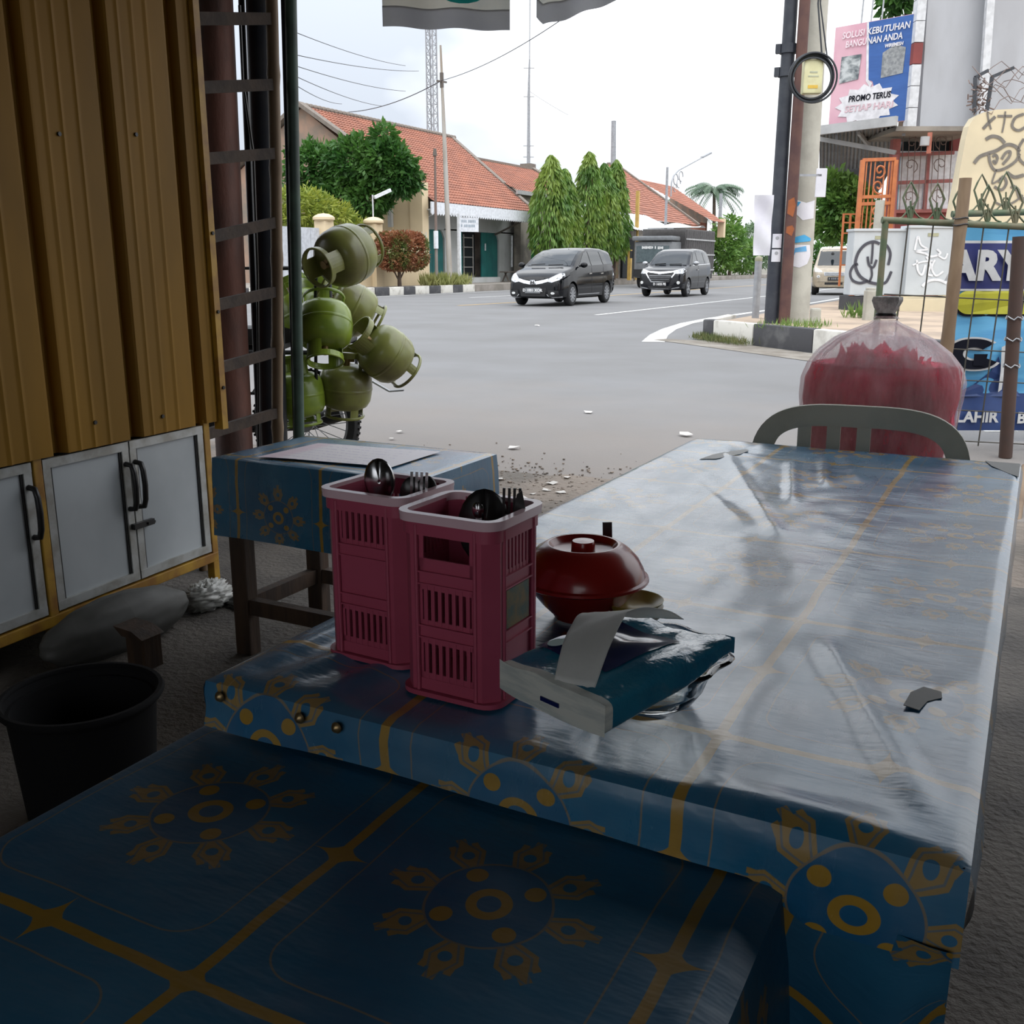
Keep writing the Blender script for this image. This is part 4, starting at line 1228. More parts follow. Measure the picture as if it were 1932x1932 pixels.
# far side of the street
slab('sidewalk_far', [(-21.75, 30.6), (-21.75, 100), (-40, 100), (-40, 24.8), (-26, 27.8), (-22.4, 29.6)], -0.1, 0.27, M_pave)
kerb('kerb_far', [(-26.0, 27.6), (-22.3, 29.5), (-21.65, 30.6), (-21.6, 37.8)], [0.8, 1.0, 0.85, 0.95], 0.30, 0.16, True)
# corner island on the near side
slab('sidewalk_corner', [(-4.35, 15.0), (-2.25, 13.2), (2.0, 9.6), (8.0, 6.0), (20, 6.0), (20, 60), (-4.6, 60)], -0.1, 0.26, M_sand)
kerb('kerb_corner', [(-4.55, 16.6), (-4.45, 15.0), (-2.30, 13.15), (2.0, 9.5)], [1.55, 0.28, 1.02, 1.32, 1.3, 1.3], 0.30, 0.17, False)
kerb('kerb_corner_street', [(-4.62, 60), (-4.55, 16.6)], [1.0], 0.16, 0.15, False)
strip('gutter_dirt', [(-5.1, 14.6), (-4.4, 14.35), (-2.6, 12.75), (-1.0, 11.3), (3.0, 8.2)], [0.3, 0.75, 0.7, 0.65, 0.6], mat('gutter_dirt', (0.16, 0.14, 0.115), 0.95, col2=(0.25, 0.23, 0.2), scale=2.5), 0.001)

# ---- plants
def leaf_mesh(mb, c, ax, side, L, W):
    ax, side = ax.normalized(), side.normalized()
    mb.add([c, c + ax * L * 0.5 + side * W / 2, c + ax * L, c + ax * L * 0.5 - side * W / 2], [(0, 1, 2, 3)])
def rand_dir(r):
    while True:
        v = Vector((r.uniform(-1, 1), r.uniform(-1, 1), r.uniform(-1, 1)))
        if 0.05 < v.length < 1: return v.normalized()
def crown(mb, r, c, rad, n, L, W, droop=0.0, lumps=7, seed=0):
    """leaf clumps filling an ellipsoid with a lumpy outline"""
    C = Vector(c)
    for k in range(n):
        d = rand_dir(r)
        lump = 0.80 + 0.34 * noise.noise(d * lumps * 0.45 + Vector((seed, seed * 2, 0))) + 0.16 * noise.noise(d * lumps + Vector((seed, 0, 3)))
        q = lump * (0.62 + 0.38 * r.random() ** 0.5)
        p = C + Vector((d.x * rad[0], d.y * rad[1], d.z * rad[2])) * q
        ax = (d + rand_dir(r) * 0.9 + Vector((0, 0, -droop)))
        leaf_mesh(mb, p, ax, ax.cross(rand_dir(r)), L * r.uniform(0.7, 1.3), W * r.uniform(0.7, 1.3))
M_leaf_dark = leaf_mat('dark_green_leaves', (0.030, 0.105, 0.018), (0.085, 0.20, 0.035), 0.9)
M_leaf_lime = leaf_mat('yellow_green_leaves', (0.20, 0.27, 0.035), (0.33, 0.36, 0.055), 1.2)
M_leaf_red = leaf_mat('red_and_green_leaves', (0.22, 0.075, 0.035), (0.33, 0.13, 0.06), 2.4, 0.2, c3=(0.10, 0.15, 0.035))
M_leaf_column = leaf_mat('weeping_leaves', (0.055, 0.14, 0.022), (0.15, 0.27, 0.05), 1.0, c3=(0.21, 0.30, 0.05))
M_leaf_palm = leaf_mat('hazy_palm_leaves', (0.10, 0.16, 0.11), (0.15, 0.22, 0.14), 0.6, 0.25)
M_leaf_mid = leaf_mat('mid_green_leaves', (0.07, 0.17, 0.03), (0.17, 0.30, 0.06), 0.9)
M_bark = mat('bark', (0.13, 0.095, 0.07), 0.9, col2=(0.07, 0.05, 0.04), scale=6, bmp=0.4)
M_grass = leaf_mat('grass_blades', (0.22, 0.25, 0.07), (0.34, 0.34, 0.13), 1.5, 0.3)
M_grass_green = leaf_mat('green_weeds', (0.10, 0.19, 0.04), (0.20, 0.28, 0.07), 2.5, 0.3)

def tree(name, label, base, trunk_h, trunk_r, crowns, m, leaf, n, seed, droop=0.1, cat='tree', group=None):
    r = random.Random(seed)
    base = Vector(base)
    t = thing(name, label, cat, base, group=group)
    top = Vector(crowns[0][0])
    pts = [base + Vector((0, 0, -0.1)), base + Vector((0.05, 0.02, trunk_h * 0.5)), Vector((lerp(base.x, top.x, 0.4), lerp(base.y, top.y, 0.4), base.z + trunk_h)), top]
    mb = MB().tube(pts, [trunk_r, trunk_r * 0.85, trunk_r * 0.7, trunk_r * 0.25], 10)
    for (c, rad) in crowns:
        mb.tube([pts[2], Vector(c)], [trunk_r * 0.5, trunk_r * 0.15], 6)
    mb.build('trunk', M_bark, t, 60)
    mb = MB()
    vol = sum(a[1][0] * a[1][1] * a[1][2] for a in crowns)
    for k, (c, rad) in enumerate(crowns):
        crown(mb, r, c, rad, int(n * (rad[0] * rad[1] * rad[2]) ** 0.8 / sum((a[1][0] * a[1][1] * a[1][2]) ** 0.8 for a in crowns)), leaf[0], leaf[1], droop, seed=seed + k)
    mb.build('foliage', m, t)
    return t
tree('garden_tree', 'broad dark green tree behind the cream garden wall', (-26.2, 35.2, 0.27), 2.2, 0.16,
     [((-25.8, 35.2, 5.1), (1.6, 1.2, 1.3)), ((-27.8, 35.2, 5.0), (1.6, 1.3, 1.3)), ((-24.3, 35.3, 5.0), (1.5, 1.1, 1.2)), ((-23.6, 35.4, 4.5), (1.1, 0.8, 0.8)), ((-26.8, 35.1, 3.9), (1.6, 1.1, 0.9)), ((-25.1, 35.2, 3.8), (1.2, 1.0, 0.9)), ((-24.3, 35.3, 6.1), (0.6, 0.5, 0.6))], M_leaf_dark, (0.30, 0.13), 14000, 3, 0.25)
tree('garden_shrub', 'yellow-green feathery shrub spilling over the cream garden wall', (-25.0, 31.4, 0.27), 1.6, 0.08,
     [((-24.8, 31.0, 3.1), (1.0, 1.3, 0.9)), ((-24.6, 32.2, 2.8), (0.9, 1.2, 0.8)), ((-24.4, 33.2, 2.4), (0.6, 0.9, 0.6)), ((-25, 30.2, 3.2), (0.9, 0.9, 0.8))], M_leaf_lime, (0.26, 0.07), 4200, 4, 0.2, 'shrub')
# clipped red topiary in the pavement
TX = -22.35
t = thing('topiary_tree', 'clipped round shrub with reddish young leaves on a short stem', 'shrub', (TX, 33.3, 0.27))
MB().tube([(-22.45, 33.4, 0.2), (-22.47, 33.42, 0.6), (-22.43, 33.4, 1.1)], [0.09, 0.075, 0.06], 8).tube([(-22.46, 33.41, 0.5), (-22.35, 33.7, 1.0)], 0.03, 6).tube([(-22.46, 33.41, 0.45), (-22.5, 33.05, 0.95)], 0.03, 6).build('trunk', M_bark, t, 60)
mb = MB()
r_ = random.Random(9)
for k in range(5200):
    d = rand_dir(r_)
    q = 0.90 + 0.1 * r_.random() + 0.06 * noise.noise(d * 3)
    e = 0.62
    sg = lambda v: math.copysign(abs(v) ** e, v)
    p = Vector((-22.30 + sg(d.x) * 0.70 * q, 33.42 + sg(d.y) * 1.25 * q, 1.62 + sg(d.z) * 0.72 * q))
    ax = d + rand_dir(r_) * 0.8
    leaf_mesh(mb, p, ax, ax.cross(rand_dir(r_)), r_.uniform(0.08, 0.15), r_.uniform(0.04, 0.06))
for k in range(2600):
    d = rand_dir(r_)
    q = r_.uniform(0.55, 0.85)
    ax = d + rand_dir(r_)
    leaf_mesh(mb, Vector((-22.30 + sg(d.x) * 0.70 * q, 33.42 + sg(d.y) * 1.25 * q, 1.62 + sg(d.z) * 0.72 * q)), ax, ax.cross(rand_dir(r_)), 0.2, 0.1)
mb.build('foliage', M_leaf_red, t)
def weeping(label, base, spires, seed):
    t = thing('columnar_tree', label, 'tree', base, group='columnar weeping trees along the shops')
    r = random.Random(seed)
    mbt = MB()
    for (x, y, h, rad) in spires:
        mbt.tube([(x, y, 0.2), (x, y, h * 0.5), (x, y, h * 0.97)], [0.12, 0.08, 0.02], 8)
    mbt.build('trunk', M_bark, t, 60)
    mb = MB()
    for (x, y, h, rad) in spires:
        for k in range(2900):
            s = r.random() ** 0.8
            z = lerp(1.55, h, s)
            prof = interp([(0, 0.62), (0.12, 0.95), (0.35, 1.0), (0.6, 0.82), (0.8, 0.52), (0.93, 0.25), (1.0, 0.05)], s)
            a = r.random() * 2 * PI
            q = rad * prof * (0.55 + 0.45 * r.random() ** 0.4) * (1 + 0.22 * noise.noise((math.cos(a) * 2, math.sin(a) * 2, z * 1.6 + seed)))
            d = Vector((math.cos(a), math.sin(a), 0))
            p = Vector((x, y, z)) + d * q
            ax = Vector((0, 0, -1)) + d * r.uniform(0.0, 0.7) + rand_dir(r) * 0.35
            leaf_mesh(mb, p, ax, ax.cross(rand_dir(r)), r.uniform(0.28, 0.50), r.uniform(0.07, 0.12))
    mb.build('foliage', M_leaf_column, t)
    return t
weeping('weeping columnar tree with two green spires beside the shop awning', (-22.0, 46.4, 0.27), [(-22.0, 46.2, 6.35, 1.05), (-22.05, 47.9, 5.85, 0.9)], 21)
weeping('weeping columnar tree with three green spires behind the black van', (-22.0, 52.4, 0.27), [(-22.0, 50.9, 6.95, 0.95), (-22.0, 53.0, 6.55, 1.0), (-22.1, 55.0, 6.9, 0.85)], 22)
tree('roadside_bush', 'bright green bushy tree at the far bend of the street', (-23.4, 84, 0.25), 1.6, 0.15, [((-23.4, 83.0, 2.9), (1.7, 2.6, 1.9)), ((-23.5, 81.5, 1.9), (1.6, 1.9, 1.6)), ((-23.2, 87.5, 1.9), (1.6, 2.8, 1.7)), ((-23.4, 83.5, 4.3), (0.9, 1.2, 0.8))], M_leaf_mid, (0.4, 0.16), 5200, 31, 0.1)
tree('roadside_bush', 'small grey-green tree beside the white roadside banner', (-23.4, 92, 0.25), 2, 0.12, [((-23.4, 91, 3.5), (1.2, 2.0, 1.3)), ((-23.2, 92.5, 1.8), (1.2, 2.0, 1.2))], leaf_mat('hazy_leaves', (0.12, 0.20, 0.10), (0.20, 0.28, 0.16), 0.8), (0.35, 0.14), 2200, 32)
def palm(label, base, h, n, L, seed):
    r = random.Random(seed)
    t = thing('palm_tree', label, 'palm', base, group='palms at the far end of the street')
    b = Vector(base)
    MB().tube([b, b + Vector((0.2, 0, h * 0.5)), b + Vector((0, 0, h))], [0.28, 0.2, 0.16], 8).build('trunk', M_bark, t, 60)
    mb = MB()
    for k in range(n):
        a, e = r.random() * 2 * PI, r.uniform(-0.1, 1.1)
        d = Vector((math.cos(a), math.sin(a), 0))
        pts = [b + Vector((0, 0, h)) + d * (L * s * math.cos(e * (1 - s))) + Vector((0, 0, L * (s * math.sin(e) - 0.75 * s * s))) for s in [q / 9 for q in range(10)]]
        for p, q in zip(pts, pts[1:]):
            ax = (q - p)
            sd = ax.cross(Vector((0, 0, 1))).normalized()
            for sgn in (-1, 1):
                for m_ in (0.0, 0.5):
                    leaf_mesh(mb, p.lerp(q, m_), sd * sgn + ax.normalized() * 0.6 + Vector((0, 0, -0.7)), ax, L * 0.28, 0.16)
    mb.build('fronds', M_leaf_palm, t)
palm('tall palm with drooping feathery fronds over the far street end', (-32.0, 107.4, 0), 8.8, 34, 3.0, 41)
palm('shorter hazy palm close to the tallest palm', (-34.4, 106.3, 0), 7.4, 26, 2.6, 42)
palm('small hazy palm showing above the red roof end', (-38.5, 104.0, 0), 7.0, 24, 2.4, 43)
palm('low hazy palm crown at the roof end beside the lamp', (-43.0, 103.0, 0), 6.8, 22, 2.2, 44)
def grass_patch(name, label, spots, n, h, m, seed, spread=1.0):
    r = random.Random(seed)
    mb = MB()
    for k in range(n):
        a, b_ = spots[r.randrange(len(spots))]
        q = Vector(a).lerp(Vector(b_), r.random()) + Vector((r.gauss(0, 0.10), r.gauss(0, 0.10), 0)) * spread
        ax = Vector((r.gauss(0, 0.4), r.gauss(0, 0.4), 1))
        leaf_mesh(mb, q, ax, Vector((r.uniform(-1, 1), r.uniform(-1, 1), 0)), h * r.uniform(0.5, 1.2), h * 0.09)
    return tag(mb.build(name, m), label, 'grass', kind='stuff')
grass_patch('grass', 'pale dry grass along the painted kerb outside the shop', [((-22.1, 35.2, 0.25), (-22.0, 37.6, 0.25)), ((-22.5, 35.6, 0.25), (-22.4, 37.4, 0.25))], 1800, 0.55, M_grass, 51, 2.0)
grass_patch('weeds', 'green weeds at the foot of the concrete pole', [((-3.45, 14.1, 0.24), (-2.6, 13.7, 0.24)), ((-3.2, 14.3, 0.24), (-2.7, 14.6, 0.24))], 260, 0.15, M_grass_green, 52)
grass_patch('weeds', 'low green weeds growing from the gutter under the corner kerb', [((-4.62, 15.0, 0.0), (-4.25, 14.55, 0.0)), ((-4.25, 14.55, 0.0), (-3.6, 13.95, 0.0))], 800, 0.13, leaf_mat('gutter_weeds', (0.08, 0.12, 0.035), (0.16, 0.16, 0.06), 5), 53, 0.7)
grass_patch('weeds', 'tall weeds beside the graffiti cabinets', [((-2.75, 17.2, 0.24), (-2.3, 17.4, 0.24))], 160, 0.3, M_grass_green, 54)

# ---- scraps of paper on the ground
r_ = random.Random(77)
M_scrap = mat('paper_scrap', (0.6, 0.57, 0.53), 0.9)
for (x, y, s) in ((1013, 615, 0.07), (968, 845, 0.05), (1110, 778, 0.04), (1293, 821, 0.05), (1040, 912, 0.035), (1030, 925, 0.03), (1057, 930, 0.03), (985, 940, 0.035), (940, 905, 0.03), (1010, 948, 0.03), (1070, 902, 0.025), (1005, 932, 0.022), (755, 815, 0.03), (740, 828, 0.025)):
    p = at_z(x, y, 0.004)
    a = r_.random() * PI
    V = [p + Vector((math.cos(a + k * PI / 2.5) * s * r_.uniform(0.6, 1.1), math.sin(a + k * PI / 2.5) * s * r_.uniform(0.6, 1.1), r_.uniform(0.0, s * 0.35))) for k in range(5)]
    o = MB().add(V, [(0, 1, 2), (0, 2, 3), (0, 3, 4)]).build('paper_scrap', M_scrap)
    tag(o, 'pale paper scrap lying loose on the roadside ground' if y > 850 else 'pale paper scrap lying loose on the grey asphalt', 'litter', 'scraps on the roadside dirt' if y > 850 else 'scraps on the asphalt')
r_ = random.Random(5)
M_pebble = mat('pebble', (0.25, 0.2, 0.16), 0.95, col2=(0.12, 0.1, 0.085), scale=9)
mb = MB()
for k in range(1500):
    x, y = r_.uniform(-3.4, -0.4), r_.gauss(4.45, 0.33)
    s = r_.uniform(0.002, 0.007) * (1.8 if k % 40 == 0 else 1)
    mb.box((x, y, s * 0.3), (s * 2, s * 1.4, s), r_.random() * 3)
tag(mb.build('gravel', M_pebble), 'loose grit and gravel at the edge of the asphalt', 'gravel', kind='stuff')
# ================================================================ houses across the street
M_tile = mat('terracotta_roof_tiles', (0.34, 0.135, 0.085), 0.85, col2=(0.24, 0.10, 0.068), scale=1.4, detail=10, lo=0.35, hi=0.65)
M_ridge = mat('weathered_ridge_cap', (0.20, 0.17, 0.145), 0.9)
M_cream = mat('cream_wall_paint', (0.68, 0.55, 0.36), 0.8, col2=(0.62, 0.50, 0.33), scale=0.8)
M_gable = mat('stained_old_plaster', (0.34, 0.22, 0.16), 0.9, col2=(0.20, 0.17, 0.14), scale=0.9, detail=8)
M_white_wall = mat('whitewashed_wall', (0.48, 0.49, 0.49), 0.8, col2=(0.42, 0.43, 0.42), scale=1.2)
M_fascia = mat('white_fascia', (0.72, 0.74, 0.78), 0.6)
M_teal = mat('teal_green_paint', (0.015, 0.155, 0.145), 0.6, col2=(0.012, 0.115, 0.115), scale=1.5)
M_opening_shade = mat('painted_opening_shade', (0.016, 0.022, 0.026), 0.8)  # near-black colour stands in for the shade inside openings
M_bare = mat('bare_stained_wall', (0.30, 0.27, 0.23), 0.9, col2=(0.16, 0.145, 0.13), scale=1.2, detail=8)
M_zinc = mat('zinc_sheet', (0.42, 0.42, 0.42), 0.5, col2=(0.33, 0.33, 0.33), scale=2)
M_wood_grey = mat('grey_wood', (0.13, 0.11, 0.095), 0.85)
M_green_post = mat('bright_green_paint', (0.04, 0.28, 0.10), 0.6)
M_amber = mat('amber_yellow_paint', (0.55, 0.36, 0.10), 0.65, col2=(0.47, 0.30, 0.09), scale=4)

def tile_roof(parent, ridge_x, ridge_z, eave_x, eave_z, y0, y1, y0e=None, y1e=None, rows=26, name='tiled_slope', pitch=0.24):
    """one slope of a tiled roof: stepped courses, each course wavy"""
    y0e, y1e = (y0 if y0e is None else y0e), (y1 if y1e is None else y1e)
    mb = MB()
    cols = int((y1 - y0) / pitch) * 4
    nx, nz = (ridge_z - eave_z), -(ridge_x - eave_x)
    L = math.hypot(nx, nz)
    nrm = Vector((abs(nx) / L * (1 if eave_x > ridge_x else -1), 0, abs(nz) / L))
    V = []
    for k in range(rows * 2 + 1):
        s = ((k + 1) // 2) / rows if k % 2 else (k // 2) / rows
        s = min(1.0, s)
        lift = 0.035 if k % 2 else 0.0
        for i in range(cols + 1):
            u = i / cols
            y = lerp(lerp(y0, y0e, s), lerp(y1, y1e, s), u)
            w_ = 0.022 * math.cos(y / pitch * 2 * PI) + 0.012 * noise.noise((y * 1.3, s * 6, 3))
            p = Vector((lerp(ridge_x, eave_x, s), y, lerp(ridge_z, eave_z, s))) + nrm * (lift + w_)
            V.append(p)
    Fc = []
    for k in range(rows * 2):
        for i in range(cols):
            a = k * (cols + 1) + i
            Fc.append((a, a + 1, a + cols + 2, a + cols + 1))
    mb.add(V, Fc)
    return mb.build(name, M_tile, parent, 40)

# ---- house with the teal shop front
h1 = thing('tiled_shop_house', 'red-tiled house with white scalloped eaves and teal shop front', 'house', (-30, 43.5, 0.27))
Y0, Y1 = 37.25, 48.9
tile_roof(h1, -30, 7.95, -23.35, 3.72, Y0 - 0.1, 50.1, Y0 + 0.25, 47.1, 30)
tile_roof(h1, -30, 7.95, -36.6, 3.72, Y0 - 0.1, 50.1, rows=12, pitch=0.6)
mb = MB()
for k in range(44):
    y = lerp(Y0 - 0.15, 50.2, k / 43)
    mb.cyl((-30, y, 7.96), (-30, y + 0.27, 7.99), 0.12, n=8)
mb.build('ridge_cap', M_ridge, h1)
MB().beam((-30, 50.15, 7.98), (-23.3, 47.15, 3.75), 0.22, 0.12).build('verge_cap', M_ridge, h1)
MB().beam((-30, Y0 - 0.12, 8.03), (-26.0, Y0 - 0.1, 5.55), 0.42, 0.16).beam((-30, Y0 - 0.12, 8.03), (-36.5, Y0 - 0.1, 3.85), 0.42, 0.16).build('gable_coping', M_ridge, h1)
MB().prism([(-24.35, Y0, 0.2), (-24.35, Y0, 3.9), (-30, Y0, 7.85), (-36, Y0, 3.9), (-36, Y0, 0.2)], (0, 0.2, 0)).build('gable_wall', M_gable, h1)
MB().box((-23.95, Y0 + 0.02, 2.37), (0.62, 0.5, 4.25)).build('corner_pier', M_cream, h1)
MB().prism([(-24.2, Y0 - 0.02, 3.9), (-24.2, Y0 - 0.02, 4.3), (-26.6, Y0 - 0.02, 5.6), (-27.7, Y0 - 0.02, 3.9)], (0, 0.06, 0)).build('cream_gable_infill', M_cream, h1)
MB().box((-25.9, Y0 - 0.06, 2.2), (3.6, 0.10, 3.9)).box((-25.25, Y0 - 0.13, 2.2), (0.10, 0.08, 3.9)).build('cream_side_wall', M_cream, h1)
# scalloped white fascia
mb = MB()
n = 46
pts = [(-23.32, Y0 - 0.10, 3.70)]
pts.append((-23.32, 47.25, 3.70))
for k in range(n, -1, -1):
    y = lerp(Y0 - 0.10, 47.25, k / n)
    pts.append((-23.32, y, 3.24))
    if k: pts.append((-23.32, y - (47.25 - Y0 + 0.10) / n / 2, 3.15))
mb.prism(pts, (0.05, 0, 0))
mb.build('fascia', M_fascia, h1)
mb = MB().box((-24.3, 42.3, 3.40), (1.95, 9.8, 0.05))
mb.build('soffit', M_white_wall, h1)
MB().beam((-25.2, Y0 + 0.55, 2.6), (-23.5, Y0 + 0.55, 3.3), 0.08, 0.10).build('brace', M_fascia, h1)
MB().beam((-25.2, 46.3, 2.6), (-23.5, 46.3, 3.3), 0.06, 0.08).build('brace', M_wood_grey, h1)
# shop wall with three openings (wall pieces around the openings)
WX = -25.3
mb = MB()
mb.box((WX, 43.0, 3.05), (0.2, 12.0, 0.72))                                    # band above
for (a, b_) in ((37.2, 37.55), (41.35, 42.55), (46.75, 48.4)):
    mb.box((WX, (a + b_) / 2, 1.5), (0.2, b_ - a, 2.5))
for (yc, s) in ((41.35, -1), (46.75, -1)):                                      # rounded opening corners
    mb.prism([(WX - 0.1, yc, 2.70), (WX - 0.1, yc + s * 0.30, 2.70), (WX - 0.1, yc + s * 0.14, 2.55), (WX - 0.1, yc, 2.30)], (0.2, 0, 0))
mb.build('shop_wall', M_white_wall, h1)
for (a, b_) in ((37.55, 41.35), (42.55, 43.15), (45.05, 46.75)):
    nb = max(1, int((b_ - a) / 0.45))
    mb = MB()
    for k in range(nb):
        y0_, y1_ = lerp(a, b_, k / nb), lerp(a, b_, (k + 1) / nb)
        MB().box((WX - 0.02, (y0_ + y1_) / 2, 1.58), (0.06, y1_ - y0_ - 0.015, 2.35)).build('shutter_board', M_teal, h1)
MB().box((WX - 0.55, 44.2, 1.58), (0.06, 2.2, 2.3)).build('dark_interior', M_opening_shade, h1)  # dark board painted as the shade inside the shop
mb = MB()
for z in (0.55, 1.0, 1.48, 1.95, 2.40):
    mb.box((WX - 0.05, 43.65, z), (0.25, 0.9, 0.04))
mb.box((WX + 0.06, 43.2, 1.5), (0.04, 0.05, 2.1)).box((WX + 0.06, 44.1, 1.5), (0.04, 0.05, 2.1))
mb.build('shelf_rack', mat('pale_shelf', (0.34, 0.32, 0.30), 0.7), h1)
MB().box((-25.0, 44.0, 0.38), (1.1, 3.0, 0.26)).build('doorstep', M_white_wall, h1)
MB().box((-25.0, 40.0, 0.36), (1.0, 5.2, 0.2)).build('shop_plinth', M_pave, h1)
MB().box((WX + 0.04, 45.4, 1.98), (0.02, 0.12, 0.34)).build('notice', M_fascia, h1)
MB().tube([(-24.9, 47.6, 2.6), (-24.9, 47.6, 1.0)], 0.05, 8).build('downpipe', M_fascia, h1, 60)
# bench outside
t = thing('wooden_bench', 'low dark wooden bench outside the teal shop', 'bench', (-24.2, 46.3, 0.27))
MB().box((-24.2, 46.4, 0.76), (0.5, 2.0, 0.06)).build('seat', M_wood_grey, t)
for (x, y, dx) in ((-24.4, 45.6, 0.25), (-24.0, 45.6, -0.25), (-24.4, 47.2, 0.25), (-24.0, 47.2, -0.25)):
    MB().beam((x, y, 0.27), (x + dx, y, 0.74), 0.06, 0.06).build('leg', M_wood_grey, t)
# garden wall and gate in front of the tree
gw = thing('garden_wall', 'cream garden wall with capped pillars and spiked railing', 'wall', (-23.5, 33.4, 0.27))
MB().box((-23.5, 35.1, 1.05), (0.18, 3.8, 1.6)).build('low_wall', M_cream, gw)
for y in (30.15, 33.25):
    MB().box((-23.5, y, 1.45), (0.5, 0.5, 2.4)).build('pillar', M_cream, gw)
    MB().lathe([(0.26, 2.62), (0.40, 2.70), (0.40, 2.78), (0.33, 2.84), (0.20, 2.90), (0.0, 2.93)], 20, (-23.5, y, 0)).build('pillar_cap', M_cream, gw, 40)
M_white_metal = mat('white_painted_metal', (0.55, 0.56, 0.58), 0.5)
for k in range(22):
    y = 33.6 + k * 0.165
    MB().cyl((-23.5, y, 1.85), (-23.5, y, 2.38 + 0.08 * (k % 2)), 0.014, n=6).build('railing_bar', M_white_metal, gw)
MB().beam((-23.5, 33.5, 2.05), (-23.5, 37.1, 2.05), 0.03, 0.04).beam((-23.5, 33.5, 2.28), (-23.5, 37.1, 2.28), 0.03, 0.04).build('railing_rail', M_white_metal, gw)
g = thing('metal_gate', 'pale grey sheet metal gate between the cream pillars', 'gate', (-23.5, 29.0, 0.27))
for k in range(5):
    MB().box((-23.5, 27.5 + k * 0.52, 1.35), (0.05, 0.50, 2.1)).build('gate_panel', mat('pale_grey_gate', (0.50, 0.52, 0.56), 0.5), g)
for k in range(18):
    MB().cyl((-23.5, 30.5 + k * 0.15, 1.0), (-23.5, 30.5 + k * 0.15, 2.5), 0.012, n=6).build('gate_bar', M_white_metal, g)
MB().beam((-23.5, 30.4, 2.3), (-23.5, 33.0, 2.3), 0.03, 0.05).beam((-23.5, 30.4, 1.0), (-23.5, 33.0, 1.0), 0.03, 0.05).build('gate_rail', M_white_metal, g)
MB().box((-23.48, 31.7, 0.65), (0.05, 2.6, 0.75)).build('gate_kick_panel', M_cream, g)
t = thing('wall_lamp', 'small slanted white floodlight on the cream pillar', 'lamp', (-23.5, 33.25, 2.93))
MB().cyl((-23.5, 33.25, 2.90), (-23.5, 33.25, 3.75), 0.03, n=8).build('stem', M_white_metal, t)
MB().beam((-23.45, 33.3, 3.65), (-23.1, 33.9, 3.95), 0.14, 0.12).build('lamp_head', M_fascia, t)

# ---- second house: shorter roof behind
h2 = thing('tiled_house', 'smaller red-tiled house squeezed between the shop house and the weeping trees', 'house', (-30, 53, 0.27))
tile_roof(h2, -30, 7.05, -24.6, 4.85, 50.3, 60.2, 47.6, 56.0, 18)
tile_roof(h2, -30, 7.05, -36, 4.5, 50.3, 60.2, rows=10, pitch=0.6)
MB().beam((-30, 50.2, 7.1), (-30, 60.3, 7.1), 0.22, 0.12).build('ridge_cap', M_ridge, h2)
MB().beam((-30, 60.3, 7.13), (-24.5, 56.1, 4.9), 0.22, 0.14).build('verge_cap', M_ridge, h2)
MB().prism([(-24.8, 48.9, 0.2), (-24.8, 48.9, 4.65), (-30, 49.2, 6.85), (-36, 49.2, 4.4), (-36, 49.2, 0.2)], (0, 0.2, 0)).build('gable_wall', M_bare, h2)
MB().box((-24.9, 52.0, 2.5), (0.25, 7.0, 4.6)).build('front_wall', M_bare, h2)
MB().beam((-24.55, 47.5, 4.75), (-24.55, 55.5, 4.75), 0.10, 0.20).build('eave_board', M_zinc, h2)
MB().box((-24.7, 52.2, 1.5), (0.1, 3.4, 2.3)).build('dark_opening', M_opening_shade, h2)  # dark board on the wall, coloured as a shaded doorway
MB().box((-24.0, 48.35, 1.6), (0.18, 0.18, 2.9)).build('green_post', M_green_post, h2)
MB().box((-24.75, 48.4, 2.3), (0.4, 0.9, 4.0)).build('stained_pier', M_bare, h2)
# dark little cupola roof under the radio mast
t = thing('far_house', 'dark hipped roof with a stub chimney behind the red roofs', 'house', (-37, 71.5, 0))
MB().add([(-39.2, 70, 6.9), (-34.8, 70, 6.9), (-34.8, 73, 6.9), (-39.2, 73, 6.9), (-36.6, 71.5, 8.0), (-35.6, 71.5, 8.0)], [(0, 1, 5, 4), (1, 2, 5), (2, 3, 4, 5), (3, 0, 4)]).build('roof', M_ridge, t)
MB().box((-36.0, 71.5, 8.25), (0.9, 0.9, 0.7)).build('chimney', M_ridge, t)
MB().box((-37, 71.5, 3.4), (4.0, 2.8, 7.0)).build('wall', M_bare, t)

# ---- third house: long roof with white awnings
h3 = thing('tiled_row_house', 'long red-tiled row of shops with white sheet awnings', 'house', (-28, 66, 0.27))
tile_roof(h3, -30, 8.45, -23.2, 3.95, 73.0, 74.9, 57.5, 74.0, 26)
tile_roof(h3, -30, 8.45, -36.5, 4.0, 72.5, 74.9, rows=10, pitch=0.6)
MB().beam((-30, 73.0, 8.5), (-30, 75, 8.5), 0.25, 0.15).build('ridge_cap', M_ridge, h3)
MB().beam((-30, 75, 8.5), (-23.1, 74.1, 4.0), 0.25, 0.15).build('verge_cap', M_ridge, h3)
MB().box((-30, 68.9, 2.1), (11, 0.2, 3.9)).build('gable_wall', M_bare, h3)
MB().box((-24.4, 65.4, 2.1), (0.25, 17.4, 3.9)).build('front_wall', M_bare, h3)
M_awn = mat('white_awning_sheet', (0.60, 0.62, 0.65), 0.5, col2=(0.52, 0.54, 0.57), scale=2, stretch=(1, 6, 1))
mb = MB()
mb.grid(60, 2, lambda i, j: (lerp(-23.6, -20.9, j), lerp(55.2, 64.2, i), lerp(4.25, 3.05, j) + 0.03 * math.sin(i * 150)))
o = mb.build('awning_sheet', M_awn, h3, 60)
for y in (55.4, 59.8, 64.0):
    MB().cyl((-21.0, y, 0.2), (-21.0, y, 3.05), 0.04, n=8).build('awning_post', M_wood_grey, h3)
